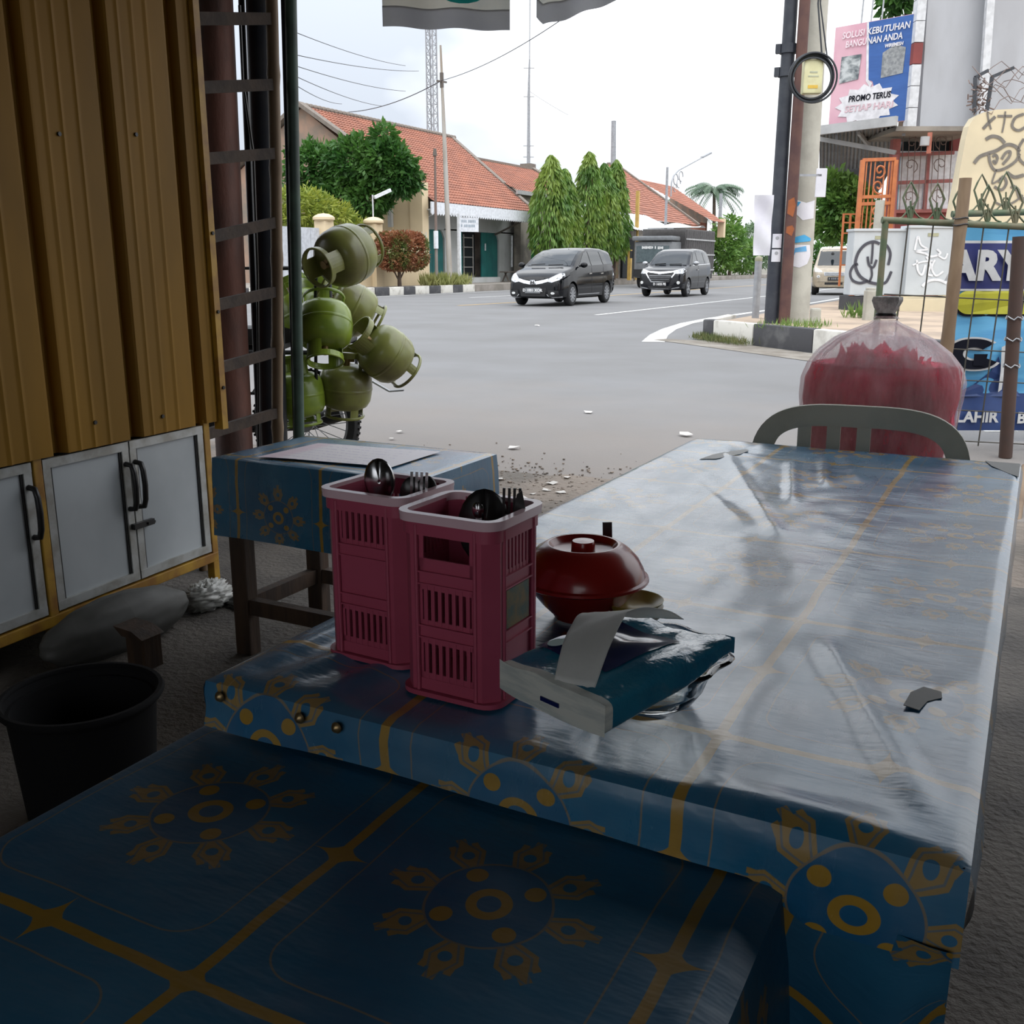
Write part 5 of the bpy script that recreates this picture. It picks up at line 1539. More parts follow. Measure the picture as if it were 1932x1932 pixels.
MB().box((-24.2, 57.8, 1.55), (0.15, 2.0, 2.6)).build('blue_shutter', mat('dark_blue_shutter', (0.012, 0.028, 0.06), 0.6), h3)
MB().box((-24.2, 60.2, 1.45), (0.15, 1.2, 2.4)).build('wooden_door', mat('brown_green_door', (0.20, 0.10, 0.05), 0.7, col2=(0.10, 0.14, 0.06), scale=2.5), h3)
MB().box((-24.2, 62.8, 1.5), (0.15, 2.6, 2.4)).build('dark_opening', M_opening_shade, h3)  # near-black panel imitates shade within the shopfront
h4 = thing('tiled_end_house', 'lowest red roof at the end of the row with a red end wall', 'house', (-28, 85, 0.2))
tile_roof(h4, -29, 7.6, -22.6, 4.3, 76.0, 85.0, 76, 79, 16)
MB().box((-24.2, 77.5, 2.2), (0.3, 3, 4.2)).build('front_wall', mat('brick_red_wall', (0.33, 0.13, 0.085), 0.9), h4)
MB().prism([(-24.0, 78.9, 0.2), (-24.0, 78.9, 4.6), (-29, 84.5, 7.4), (-29, 84.5, 0.2)], (0, 0.2, 0)).build('gable_wall', M_gable, h4)
MB().box((-22.9, 79.3, 3.9), (0.5, 0.5, 1.4)).build('cream_pier', M_cream, h4)
t = thing('tarpaulin', 'bundle of crumpled white sheeting on top of the grey truck', 'tarpaulin', (-16.4, 50, 3.0))
mb = MB().grid(24, 10, lambda i, j: (-17.9 + 3.0 * i, 47.9 + 1.0 * j, 2.855 + 0.24 * math.sin(PI * j) * (0.6 + 0.4 * math.sin(3 + 9 * i)) + (0.30 * (1 - i / 0.2) * math.sin(PI * j) if i < 0.2 else 0)))
mb.build('sheet', mat('white_tarp', (0.75, 0.75, 0.74), 0.6), t, 180)

# ---- poles, masts, lamp, small sign
M_pole_pale = mat('pale_weathered_pole', (0.42, 0.40, 0.37), 0.7, col2=(0.30, 0.25, 0.20), scale=2, stretch=(1, 1, 0.2))
M_pole_brown = mat('brown_weathered_pole', (0.17, 0.12, 0.10), 0.8, col2=(0.26, 0.24, 0.22), scale=1.5, stretch=(1, 1, 0.3))
M_galv = mat('galvanised_steel', (0.34, 0.35, 0.37), 0.5, metal=0.4)
t = thing('utility_pole', 'tall pale utility pole with wire bracket in front of the teal shop', 'pole', (-22.05, 36.4, 0.27))
MB().tube([(-22.0, 36.5, 0.2), (-22.05, 36.35, 5), (-22.1, 36.2, 9.5)], [0.11, 0.095, 0.04], 10).build('shaft', M_pole_pale, t, 60)
MB().beam((-22.1, 35.9, 8.15), (-22.1, 36.6, 8.2), 0.06, 0.06).cyl((-22.1, 36.25, 7.95), (-22.1, 36.25, 8.5), 0.08, n=8).build('wire_bracket', M_wood_grey, t)
t = thing('thin_post', 'thin brown post with a pale notice strip beside the utility pole', 'post', (-22.2, 35.7, 0.27))
MB().tube([(-22.2, 35.75, 0.2), (-22.2, 35.8, 5.45)], [0.07, 0.045], 8).build('shaft', M_pole_brown, t, 60)
MB().cyl((-22.2, 35.8, 5.35), (-22.2, 35.8, 5.62), 0.09, 0.06, n=8).build('cap', M_wood_grey, t)
MB().cyl((-22.2, 35.76, 1.75), (-22.2, 35.76, 2.45), 0.10, n=10).build('notice_strip', M_fascia, t, 60)
t = thing('hanging_sign', 'small white shop sign hanging from an L-shaped post', 'sign', (-22.6, 38.3, 0.27))
MB().box((-22.6, 38.3, 1.75), (0.12, 0.12, 3.0)).build('post', M_fascia, t)
MB().box((-22.45, 38.75, 3.22), (0.12, 1.5, 0.08), RAD(-30)).build('arm', M_fascia, t)
sg_x = Vector((0.5, 0.866, 0)).normalized()
MB().box((-22.45, 38.80, 2.80), (1.05, 0.06, 0.60), math.atan2(sg_x.y, sg_x.x)).build('board', M_fascia, t)
M_sign_text = mat('faded_blue_lettering', (0.30, 0.36, 0.42), 0.6)
Ms = frame_mat(Vector((-22.45, 38.80, 2.84)) + Vector((0.866, -0.5, 0)) * 0.035, sg_x)
mb = MB()
for (x0_, x1_, z) in ((-0.42, -0.05, 0.10), (0.0, 0.40, 0.10), (-0.36, -0.28, -0.09), (-0.20, 0.36, -0.09)):
    nlet = max(1, int((x1_ - x0_) / 0.08))
    for k in range(nlet):
        xa = lerp(x0_, x1_, k / nlet)
        mb.box(Ms @ Vector((xa + 0.03, 0, z)), (0.05, 0.004, 0.11), math.atan2(sg_x.y, sg_x.x))
mb.build('lettering', M_sign_text, t)
# lattice tower
t = thing('lattice_tower', 'tall steel lattice antenna tower behind the red roof', 'tower', (-37.1, 59.6, 0))
tw = []
TWR = 0.25
for (dx, dy) in ((-TWR, -TWR), (TWR, -TWR), (TWR, TWR), (-TWR, TWR)):
    MB().tube([(-37.1 + dx * 1.1, 59.6 + dy * 1.1, 0), (-37.1 + dx * 0.9, 59.6 + dy * 0.9, 24)], 0.05, 6).build('leg', M_galv, t)
mb = MB()
for k in range(40):
    z0, z1 = k * 0.6, k * 0.6 + 0.6
    for q in range(4):
        a, b_ = [(-TWR, -TWR), (TWR, -TWR), (TWR, TWR), (-TWR, TWR)][q], [(TWR, -TWR), (TWR, TWR), (-TWR, TWR), (-TWR, -TWR)][q]
        mb.beam((-37.1 + a[0], 59.6 + a[1], z0), (-37.1 + b_[0], 59.6 + b_[1], z1), 0.03, 0.03)
        mb.beam((-37.1 + a[0], 59.6 + a[1], z0), (-37.1 + b_[0], 59.6 + b_[1], z0), 0.03, 0.03)
mb.build('bracing', M_galv, t)['kind'] = 'stuff'
t = thing('radio_mast', 'slender radio mast rising over the dark cupola roof', 'mast', (-35.95, 71.5, 8.3))
MB().tube([(-35.95, 71.5, 8.3), (-35.95, 71.5, 13.5), (-35.9, 71.5, 16.0)], [0.14, 0.11, 0.06], 8).tube([(-35.9, 71.5, 16), (-35.88, 71.5, 21)], 0.035, 6).build('shaft', M_galv, t, 60)
mb = MB()
for z in (9.1, 9.9, 13.4, 15.4):
    mb.beam((-36.3, 71.3, z), (-35.6, 71.7, z), 0.05, 0.05)
mb.build('crossbars', M_galv, t)
t = thing('chimney_pole', 'stubby dark pole showing above the weeping trees', 'pole', (-25.5, 60.5, 0))
p0, p1 = at_depth(1158, 228, 62), at_depth(1157, 320, 62)
MB().tube([Vector((p1.x, p1.y, 0)), p1, p0], [0.2, 0.16, 0.14], 10).build('shaft', M_galv, t, 60)
MB().cyl(p1 + Vector((-0.55, 0, -2)), p1 + Vector((-0.55, 0, 0.3)), 0.12, n=8).build('stub', M_galv, t)
t = thing('street_lamp', 'street lamp with scrolled bracket and long slanted arm', 'lamp', (-21, 60.6, 0.27))
MB().tube([(-21, 60.6, 0.2), (-21, 60.5, 6.85)], [0.10, 0.07], 10).build('pole', M_galv, t, 60)
MB().tube([(-20.98, 61.3, 5.2), (-20.98, 61.3, 6.0), (-20.95, 61.5, 6.4), (-20.9, 62.3, 6.8), (-20.6, 66.6, 8.0)], 0.045, 6).build('arm', M_galv, t, 60)
MB().beam((-20.65, 66.2, 7.9), (-20.5, 67.6, 8.3), 0.2, 0.10).build('lamp_head', M_galv, t)
mb = MB()
for (cy_, cz_, rr_) in ((62.0, 6.25, 0.32), (62.6, 6.05, 0.26), (63.0, 6.5, 0.30), (61.9, 5.75, 0.22)):
    mb.tube([(-20.95, cy_ + rr_ * math.cos(k * PI / 8) * 1.3, cz_ + rr_ * math.sin(k * PI / 8)) for k in range(14)], 0.028, 5)
mb.build('scroll_bracket', M_galv, t)
t = thing('bus_pole', 'tall amber yellow pole in front of the shop awning', 'pole', (-21.3, 54.8, 0.27))
MB().box((-21.3, 56.4, 2.75), (0.18, 0.18, 5.0)).build('shaft', M_amber, t)
MB().box((-21.3, 55.4, 1.1), (0.2, 0.22, 1.7)).build('short_post', M_amber, t)
fp = at_depth(1356, 460, 92)
o = MB().cyl((fp.x, fp.y, -0.15), (fp.x, fp.y, at_depth(1358, 365, 92).z), 0.16, n=8).build('far_pole', M_galv, None, 60)
tag(o, 'thin grey pole standing before the palms', 'pole')

# ---- overhead wires
M_wire = mat('black_wire', (0.03, 0.03, 0.035), 0.6)
def wire(label, a, b_, sag, r=0.012):
    a, b_ = Vector(a), Vector(b_)
    pts = [a.lerp(b_, k / 20) - Vector((0, 0, sag * 4 * (k / 20) * (1 - k / 20))) for k in range(21)]
    tag(MB().tube(pts, r, 5).build('overhead_wire', M_wire, None, 180), label, 'wire', 'overhead wires')
pole_top = Vector((-22.1, 36.2, 8.2))
wire('drooping overhead wire running from the roof ridge to the utility pole', at_depth(640, 212, 52), pole_top, 0.3, 0.018)
wire('overhead wire rising from the utility pole to the banner cloth', pole_top, at_depth(1190, -60, 26), 0.35, 0.012)
for (x0, y0, x1, y1, d) in ((560, 62, 765, 124, 30), (560, 104, 790, 134, 30), (560, 125, 765, 172, 30), (560, 145, 720, 200, 30), (560, 162, 645, 196, 30)):
    wire('thin overhead wire fanning across the cloudy sky above the tree', at_depth(x0, y0, d), at_depth(x1, y1, d + 22), 0.12, 0.011)
wire('faint overhead wire slanting down from the radio mast', (-35.93, 71.5, 13.8), at_depth(1072, 217, 80), 0.05, 0.012)
# ================================================================ vehicles
M_car_black = mat('black_car_paint', (0.004, 0.0045, 0.006), 0.08, coat=0.0, spec=0.32)
M_car_grey = mat('charcoal_car_paint', (0.008, 0.009, 0.012), 0.10, coat=0.0, spec=0.36)
M_car_beige = mat('beige_metallic_paint', (0.34, 0.28, 0.20), 0.3, coat=0.7)
M_car_glass = mat('tinted_car_glass', (0.010, 0.014, 0.017), 0.04, spec=0.6)
M_chrome = mat('chrome_trim', (0.75, 0.76, 0.78), 0.12, metal=1.0)
M_head = mat('clear_headlamp', (0.60, 0.62, 0.65), 0.12, col2=(0.30, 0.32, 0.35), scale=22, coat=0.6)
M_tail = mat('red_tail_lamp', (0.45, 0.01, 0.015), 0.15, coat=1.0)
M_tyre = mat('tyre_rubber', (0.016, 0.016, 0.017), 0.8)
M_alloy = mat('alloy_wheel', (0.38, 0.39, 0.41), 0.3, metal=0.6)
M_trim = mat('matt_black_trim', (0.012, 0.012, 0.013), 0.6)
M_plate = mat('number_plate_grey', (0.16, 0.17, 0.18), 0.5)
M_plate_black = mat('number_plate_black', (0.015, 0.015, 0.017), 0.5)
M_ink_white = mat('white_lettering', (0.78, 0.78, 0.78), 0.5)
M_lamp = mat('fog_lamp', (0.72, 0.73, 0.72), 0.15, coat=1.0)

def car(name, label, cat, spec, loc, rz, paint, paint_face):
    L, W, H = spec['L'], spec['W'], spec['H']
    top, belt, hw, zb = spec['top'], spec['belt'], spec['hw'], spec['zb']
    root = thing(name, label, cat)
    ys = sorted(set([p[0] for p in top] + [p[0] for p in hw] + [L * k / 40 for k in range(41)]))
    ys = [y for i, y in enumerate(ys) if i == 0 or y - ys[i - 1] > 0.012]
    V, NS = [], None
    for y in ys:
        t_, b_, w_, z_ = interp(top, y), interp(belt, y), interp(hw, y), interp(zb, y)
        b_ = min(b_, t_ - 0.05)
        k = max(0, (t_ - b_ - 0.05) / (H - b_ - 0.05 + 1e-6))
        hr = w_ * (0.93 - 0.17 * k)
        mid = lerp(z_, b_, 0.5)
        sec = [(0, z_), (w_ * 0.86, z_), (w_ * 0.965, z_ + 0.05), (w_ * 0.995, lerp(z_, b_, 0.28)), (w_, mid), (w_ * 0.99, lerp(z_, b_, 0.78)), (w_ * 0.965, b_)]
        for q in (0.25, 0.5, 0.75):
            sec.append((lerp(w_ * 0.955, hr, q), lerp(b_, t_ - 0.06 * (0.5 + 0.5 * k), q)))
        sec += [(hr * 0.975, t_ - 0.05 * (0.5 + 0.5 * k)), (hr * 0.90, t_ - 0.022), (hr * 0.6, t_ - 0.004), (0, t_)]
        ring = sec + [(-x, z) for x, z in sec[-2:0:-1]]
        NS = len(ring)
        V += [(x, y, z) for x, z in ring]
    mb = MB()
    n = len(ys)
    mb.add(V, [(i * NS + k, i * NS + (k + 1) % NS, (i + 1) * NS + (k + 1) % NS, (i + 1) * NS + k) for i in range(n - 1) for k in range(NS)]
           + [tuple(range(NS - 1, -1, -1)), tuple((n - 1) * NS + k for k in range(NS))])
    body = mb.build('body', paint, root, 38)
    # wheel wells
    cut = MB()
    for y in spec['axles']:
        for s in (-1, 1):
            cut.cyl((s * (W / 2 - 0.30), y, spec['wr']), (s * (W / 2 + 0.3), y, spec['wr']), spec['wr'] + 0.055, n=32)
    cutter = cut.build('wheel_well_cutter', M_trim)
    mod = body.modifiers.new('wells', 'BOOLEAN')
    mod.operation, mod.solver, mod.object = 'DIFFERENCE', 'EXACT', cutter
    dg = bpy.context.evaluated_depsgraph_get()
    me = bpy.data.meshes.new_from_object(body.evaluated_get(dg))
    body.modifiers.clear()
    old = body.data
    body.data = me
    bpy.data.meshes.remove(old)
    cm = cutter.data
    bpy.data.objects.remove(cutter)
    bpy.data.meshes.remove(cm)
    bm = bmesh.new(); bm.from_mesh(me)
    bvh = BVHTree.FromBMesh(bm)
    bm.free()
    def decal(name, poly, axis, m, off=0.006, parent=root, sub=3, start=None):
        """panel following the body; poly in (x, z) seen from the front/rear or (y, z) seen from a side"""
        bm = bmesh.new()
        vs = [bm.verts.new((p[0], p[1], 0)) for p in poly]
        bm.faces.new(vs)
        bmesh.ops.triangulate(bm, faces=bm.faces[:])
        for _ in range(sub):
            long_e = [e for e in bm.edges if e.calc_length() > 0.07]
            if not long_e: break
            bmesh.ops.subdivide_edges(bm, edges=long_e, cuts=1, use_grid_fill=False)
            bmesh.ops.triangulate(bm, faces=[f for f in bm.faces if len(f.verts) > 3])
        d = {'front': Vector((0, 1, 0)), 'rear': Vector((0, -1, 0)), 'left': Vector((-1, 0, 0)), 'right': Vector((1, 0, 0))}[axis]
        ok = True
        for v in bm.verts:
            a, z = v.co.x, v.co.y
            o = {'front': Vector((a, -1, z)), 'rear': Vector((a, L + 1, z)), 'left': Vector((3, a, z)), 'right': Vector((-3, a, z))}[axis]
            hit = bvh.ray_cast(o, d)
            if hit[0] is None:
                hit = bvh.find_nearest(o + d * (1.0 if axis in ('front', 'rear') else 2.2))
            nrm = hit[1] if hit[1].dot(d) < 0 else -hit[1]
            v.co = hit[0] + nrm * off
        me = bpy.data.meshes.new(name)
        bm.to_mesh(me); bm.free()
        me.polygons.foreach_set('use_smooth', [True] * len(me.polygons))
        return link_mesh(name, me, m, parent)
    both = lambda nm, poly, m, off=0.006: [decal(nm, poly, 'front', m, off), decal(nm, [(-x, z) for x, z in poly][::-1], 'front', m, off)]
    sides = lambda nm, poly, m, off=0.006: [decal(nm, poly, 'left', m, off), decal(nm, poly, 'right', m, off)]
    # wheels
    wr = spec['wr']
    for y in spec['axles']:
        for s in (-1, 1):
            Rw = Matrix.Rotation(PI / 2 * s, 3, 'Y')
            c = Vector((s * (W / 2 - 0.105), y, wr))
            tw = 0.095
            wmb = MB().lathe([(wr * 0.62, -tw * 0.85), (wr * 0.90, -tw), (wr * 0.985, -tw * 0.75), (wr, 0), (wr * 0.985, tw * 0.75), (wr * 0.90, tw), (wr * 0.64, tw * 0.92)], 36, c, Rw)
            wh = wmb.build('wheel', M_tyre, root, 50)
            rm = MB().lathe([(wr * 0.66, tw * 0.95), (wr * 0.62, tw * 0.96), (wr * 0.60, tw * 0.55), (0, tw * 0.45)], 30, c, Rw)
            for k in range(spec.get('spokes', 8)):
                a = 2 * PI * k / spec.get('spokes', 8)
                p0 = c + Rw @ Vector((0.03 * math.cos(a), 0.03 * math.sin(a), tw * 0.85))
                p1 = c + Rw @ Vector((wr * 0.62 * math.cos(a), wr * 0.62 * math.sin(a), tw * 0.90))
                rm.beam(p0, p1, 0.045, 0.02, up=(s, 0, 0))
            rm.cyl(c + Rw @ Vector((0, 0, tw * 0.5)), c + Rw @ Vector((0, 0, tw * 0.95)), 0.05, n=12)
            rm.build('rim', M_alloy, wh, 40)
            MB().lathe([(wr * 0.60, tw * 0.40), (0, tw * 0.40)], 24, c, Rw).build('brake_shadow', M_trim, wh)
    # mirrors
    my, mz = spec['mirror']
    for s in (-1, 1):
        mbm = MB()
        mw = interp(hw, my) + 0.12
        mbm.grid(12, 10, lambda i, j: (s * mw + 0.11 * math.cos(2 * PI * i) * math.cos(PI * (j - 0.5)), my + 0.06 * math.sin(2 * PI * i) * math.cos(PI * (j - 0.5)), mz + 0.075 * math.sin(PI * (j - 0.5))))
        mbm.beam((s * (mw - 0.14), my + 0.02, mz - 0.03), (s * mw, my, mz - 0.02), 0.05, 0.04)
        mbm.build('mirror', spec.get('mirror_mat', paint), root, 60)
    spec['face'](root, decal, both, sides)
    root.location = loc
    root.rotation_euler = (0, 0, rz)
    return root
def plate(root, y, z, text, m_plate, w=0.46, h=0.15, x=0.0, size=0.085):
    p = MB().cbox((x, y, z), (w, 0.012, h), 0.004).build('number_plate', m_plate, root)
    put_text(text, size, frame_mat((x, y - 0.008, z - size * 0.38), (1, 0, 0)), M_ink_white, p, align='CENTER', bold=0.004, depth=0.001)
    return p

# ---- black MPV
def face_mpv(root, decal, both, sides):
    decal('windscreen', [(-0.655, 1.075), (0.655, 1.075), (0.64, 1.15), (0.575, 1.455), (0.50, 1.50), (-0.50, 1.50), (-0.575, 1.455), (-0.64, 1.15)], 'front', M_car_glass)
    both('headlamp', [(0.43, 0.66), (0.55, 0.635), (0.72, 0.70), (0.79, 0.80), (0.76, 0.875), (0.66, 0.875), (0.54, 0.80), (0.44, 0.735)], M_head)
    decal('chrome_grille_bar', [(-0.43, 0.735), (-0.30, 0.70), (-0.12, 0.672), (0.12, 0.672), (0.30, 0.70), (0.43, 0.735), (0.43, 0.655), (0.28, 0.615), (0.10, 0.585), (-0.10, 0.585), (-0.28, 0.615), (-0.43, 0.655)], 'front', M_chrome, 0.012)
    decal('upper_grille', [(-0.33, 0.765), (-0.15, 0.79), (0.15, 0.79), (0.33, 0.765), (0.28, 0.715), (0.12, 0.69), (-0.12, 0.69), (-0.28, 0.715)], 'front', M_trim, 0.008)
    decal('lower_grille', [(-0.40, 0.50), (0.40, 0.50), (0.36, 0.27), (-0.36, 0.27)], 'front', M_trim, 0.006)
    both('fog_recess', [(0.46, 0.44), (0.72, 0.42), (0.74, 0.28), (0.52, 0.25), (0.44, 0.32)], M_trim, 0.007)
    both('fog_lamp', [(0.585 + 0.055 * math.cos(k * PI / 6), 0.355 + 0.032 * math.sin(k * PI / 6)) for k in range(12)], M_lamp, 0.016)
    both('fog_trim', [(0.43, 0.33), (0.50, 0.255), (0.77, 0.275), (0.77, 0.25), (0.49, 0.228), (0.41, 0.32)], M_chrome, 0.012)
    e = MB().cbox((0, -0.035, 0.645), (0.145, 0.02, 0.125), 0.02).build('front_badge', M_chrome, root, 40)
    mb = MB()
    for s in (-1, 1):
        mb.beam((s * 0.045, -0.048, 0.600), (s * 0.034, -0.048, 0.690), 0.020, 0.006, up=(0, 1, 0))
    mb.box((0, -0.048, 0.645), (0.065, 0.006, 0.020))
    mb.build('badge_letter', M_trim, e)
    plate(root, -0.028, 0.425, 'D 1001 XOR', M_plate, size=0.075)
    W1 = [(1.34, 1.075), (1.90, 1.42), (2.18, 1.475), (2.20, 1.085)]
    W2 = [(2.27, 1.085), (2.25, 1.48), (3.06, 1.49), (3.14, 1.11)]
    W3 = [(3.21, 1.115), (3.14, 1.485), (3.60, 1.46), (3.93, 1.36), (4.02, 1.17), (3.9, 1.14)]
    for w in (W1, W2, W3):
        sides('side_window', w, M_car_glass)
    sides('chrome_sill', [(1.25, 0.315), (3.25, 0.315), (3.25, 0.29), (1.25, 0.29)], M_chrome, 0.006)
    sides('door_seam', [(2.225, 1.08), (2.24, 1.08), (2.26, 0.34), (2.245, 0.34)], M_trim, 0.003)
    sides('door_seam', [(3.17, 1.10), (3.185, 1.10), (3.10, 0.34), (3.085, 0.34)], M_trim, 0.003)
    for y in (2.08, 3.0):
        for s in (-1, 1):
            MB().beam((s * 0.845, y - 0.09, 0.86), (s * 0.845, y + 0.09, 0.87), 0.03, 0.03).build('door_handle', M_chrome, root)
    sides('tail_lamp', [(3.98, 1.05), (4.12, 1.16), (4.30, 1.10), (4.34, 0.85), (4.22, 0.88)], M_tail, 0.010)
    decal('rear_window', [(-0.56, 1.10), (0.56, 1.10), (0.5, 1.44), (-0.5, 1.44)], 'rear', M_car_glass)
    mb = MB().tube([(-0.52, 1.00, 1.105), (-0.1, 1.02, 1.13)], 0.012, 5).tube([(0.02, 0.98, 1.10), (0.45, 1.02, 1.115)], 0.012, 5)
    mb.build('wiper', M_trim, root)
    MB().tube([(0.1, 2.2, 1.58), (0.1, 2.42, 1.75)], 0.008, 5).build('aerial', M_trim, root)
mpv = dict(L=4.39, W=1.68, H=1.60, wr=0.305, axles=(0.84, 3.49), mirror=(1.30, 1.10), spokes=10,
           top=[(0, 0.62), (0.04, 0.72), (0.12, 0.80), (0.30, 0.89), (0.60, 0.975), (0.90, 1.04), (1.02, 1.075), (1.30, 1.245), (1.65, 1.425), (1.95, 1.525), (2.3, 1.58), (2.8, 1.60), (3.4, 1.585), (3.9, 1.535), (4.12, 1.47), (4.22, 1.30), (4.32, 1.05), (4.37, 0.80), (4.39, 0.55)],
           belt=[(0, 0.60), (0.3, 0.80), (0.9, 0.955), (1.1, 1.02), (1.5, 1.05), (3.0, 1.08), (4.0, 1.12), (4.39, 0.8)],
           hw=[(0, 0.60), (0.03, 0.68), (0.10, 0.745), (0.25, 0.80), (0.50, 0.828), (0.85, 0.84), (3.5, 0.84), (4.0, 0.82), (4.25, 0.77), (4.39, 0.70)],
           zb=[(0, 0.25), (0.3, 0.20), (0.6, 0.19), (3.6, 0.19), (4.0, 0.24), (4.39, 0.34)], face=face_mpv)
car('minivan', 'glossy black minivan with wide chrome grille bar turning in the junction', 'car', mpv, (-12.34, 24.84, 0.0), RAD(1.5), M_car_black, None)

# ---- charcoal MPV behind it
def face_mpv2(root, decal, both, sides):
    decal('windscreen', [(-0.66, 1.10), (0.66, 1.10), (0.645, 1.18), (0.575, 1.50), (0.50, 1.56), (-0.50, 1.56), (-0.575, 1.50), (-0.645, 1.18)], 'front', M_car_glass)
    both('headlamp', [(0.50, 0.80), (0.76, 0.80), (0.80, 0.90), (0.76, 0.965), (0.60, 0.90), (0.44, 0.875)], M_head)
    decal('chrome_hood_strip', [(-0.76, 0.975), (-0.45, 0.895), (0, 0.865), (0.45, 0.895), (0.76, 0.975), (0.60, 0.89), (0.42, 0.84), (0, 0.79), (-0.42, 0.84), (-0.60, 0.89)], 'front', M_chrome, 0.012)
    decal('grille', [(-0.50, 0.81), (0, 0.785), (0.50, 0.81), (0.32, 0.54), (-0.32, 0.54)], 'front', M_trim, 0.010)
    for s in (-1, 1):
        decal('grille_surround', [(s * 0.55, 0.82), (s * 0.50, 0.82), (s * 0.30, 0.545), (s * 0.335, 0.515)], 'front', M_chrome, 0.016)
    decal('grille_surround', [(-0.335, 0.545), (0.335, 0.545), (0.335, 0.512), (-0.335, 0.512)], 'front', M_chrome, 0.016)
    for z in (0.60, 0.66, 0.72):
        decal('grille_slat', [(-0.30 - (z - 0.55) * 0.6, z), (0.30 + (z - 0.55) * 0.6, z), (0.30 + (z - 0.55) * 0.6, z + 0.014), (-0.30 - (z - 0.55) * 0.6, z + 0.014)], 'front', M_alloy, 0.018)
    e = MB().tube([(0.075 * math.cos(k * PI / 10), -0.03, 0.815 + 0.045 * math.sin(k * PI / 10)) for k in range(20)], 0.008, 5, closed=True)
    e.tube([(0.03 * math.cos(k * PI / 10), -0.03, 0.82 + 0.04 * math.sin(k * PI / 10)) for k in range(20)], 0.006, 5, closed=True)
    e.build('front_badge', M_chrome, root, 60)
    plate(root, -0.035, 0.44, 'D 1655 PE', M_plate_black, size=0.075)
    both('fog_lamp', [(0.66 + 0.055 * math.cos(k * PI / 6), 0.50 + 0.055 * math.sin(k * PI / 6)) for k in range(12)], M_lamp, 0.010)
    decal('lower_lip', [(-0.70, 0.36), (-0.40, 0.30), (0.40, 0.30), (0.70, 0.36), (0.70, 0.33), (0.38, 0.265), (-0.38, 0.265), (-0.70, 0.33)], 'front', M_alloy, 0.012)
    decal('lower_grille', [(-0.45, 0.38), (0.45, 0.38), (0.38, 0.30), (-0.38, 0.30)], 'front', M_trim, 0.008)
    for w in ([(1.30, 1.12), (1.72, 1.50), (2.02, 1.54), (2.05, 1.13)], [(2.12, 1.13), (2.10, 1.545), (2.95, 1.55), (3.0, 1.15)], [(3.08, 1.15), (3.03, 1.55), (3.65, 1.52), (3.80, 1.22), (3.7, 1.17)]):
        sides('side_window', w, M_car_glass)
    sides('chrome_sill', [(1.35, 1.10), (3.8, 1.15), (3.8, 1.13), (1.35, 1.08)], M_chrome, 0.008)
    sides('door_seam', [(2.08, 1.08), (2.095, 1.08), (2.09, 0.34), (2.075, 0.34)], M_trim, 0.003)
    for s in (-1, 1):
        MB().beam((s * 0.835, 1.85, 0.93), (s * 0.835, 2.02, 0.935), 0.03, 0.03).build('door_handle', M_chrome, root)
    decal('rear_window', [(-0.56, 1.15), (0.56, 1.15), (0.5, 1.5), (-0.5, 1.5)], 'rear', M_car_glass)
    mb = MB().tube([(-0.5, 0.98, 1.13), (-0.1, 1.0, 1.155)], 0.012, 5).tube([(0.05, 0.98, 1.13), (0.48, 1.0, 1.14)], 0.012, 5)
    mb.build('wiper', M_trim, root)
mpv2 = dict(L=4.14, W=1.66, H=1.69, wr=0.315, axles=(0.78, 3.43), mirror=(1.22, 1.16), mirror_mat=M_alloy, spokes=6,
            top=[(0, 0.70), (0.05, 0.84), (0.12, 0.93), (0.35, 1.0), (0.70, 1.06), (0.95, 1.10), (1.25, 1.30), (1.55, 1.49), (1.8, 1.60), (2.2, 1.67), (2.8, 1.69), (3.4, 1.67), (3.80, 1.61), (3.95, 1.45), (4.06, 1.15), (4.12, 0.85), (4.14, 0.55)],
            belt=[(0, 0.66), (0.3, 0.90), (0.9, 1.03), (1.2, 1.08), (3.0, 1.12), (4.0, 1.14), (4.14, 0.8)],
            hw=[(0, 0.66), (0.04, 0.73), (0.15, 0.785), (0.40, 0.815), (0.8, 0.83), (3.4, 0.83), (3.9, 0.81), (4.14, 0.72)],
            zb=[(0, 0.28), (0.3, 0.24), (0.6, 0.23), (3.5, 0.23), (4.14, 0.36)], face=face_mpv2)
car('minivan', 'charcoal grey minivan with chrome-framed grille following the black one', 'car', mpv2, (-11.98, 34.15, 0.0), RAD(2.5), M_car_grey, None)

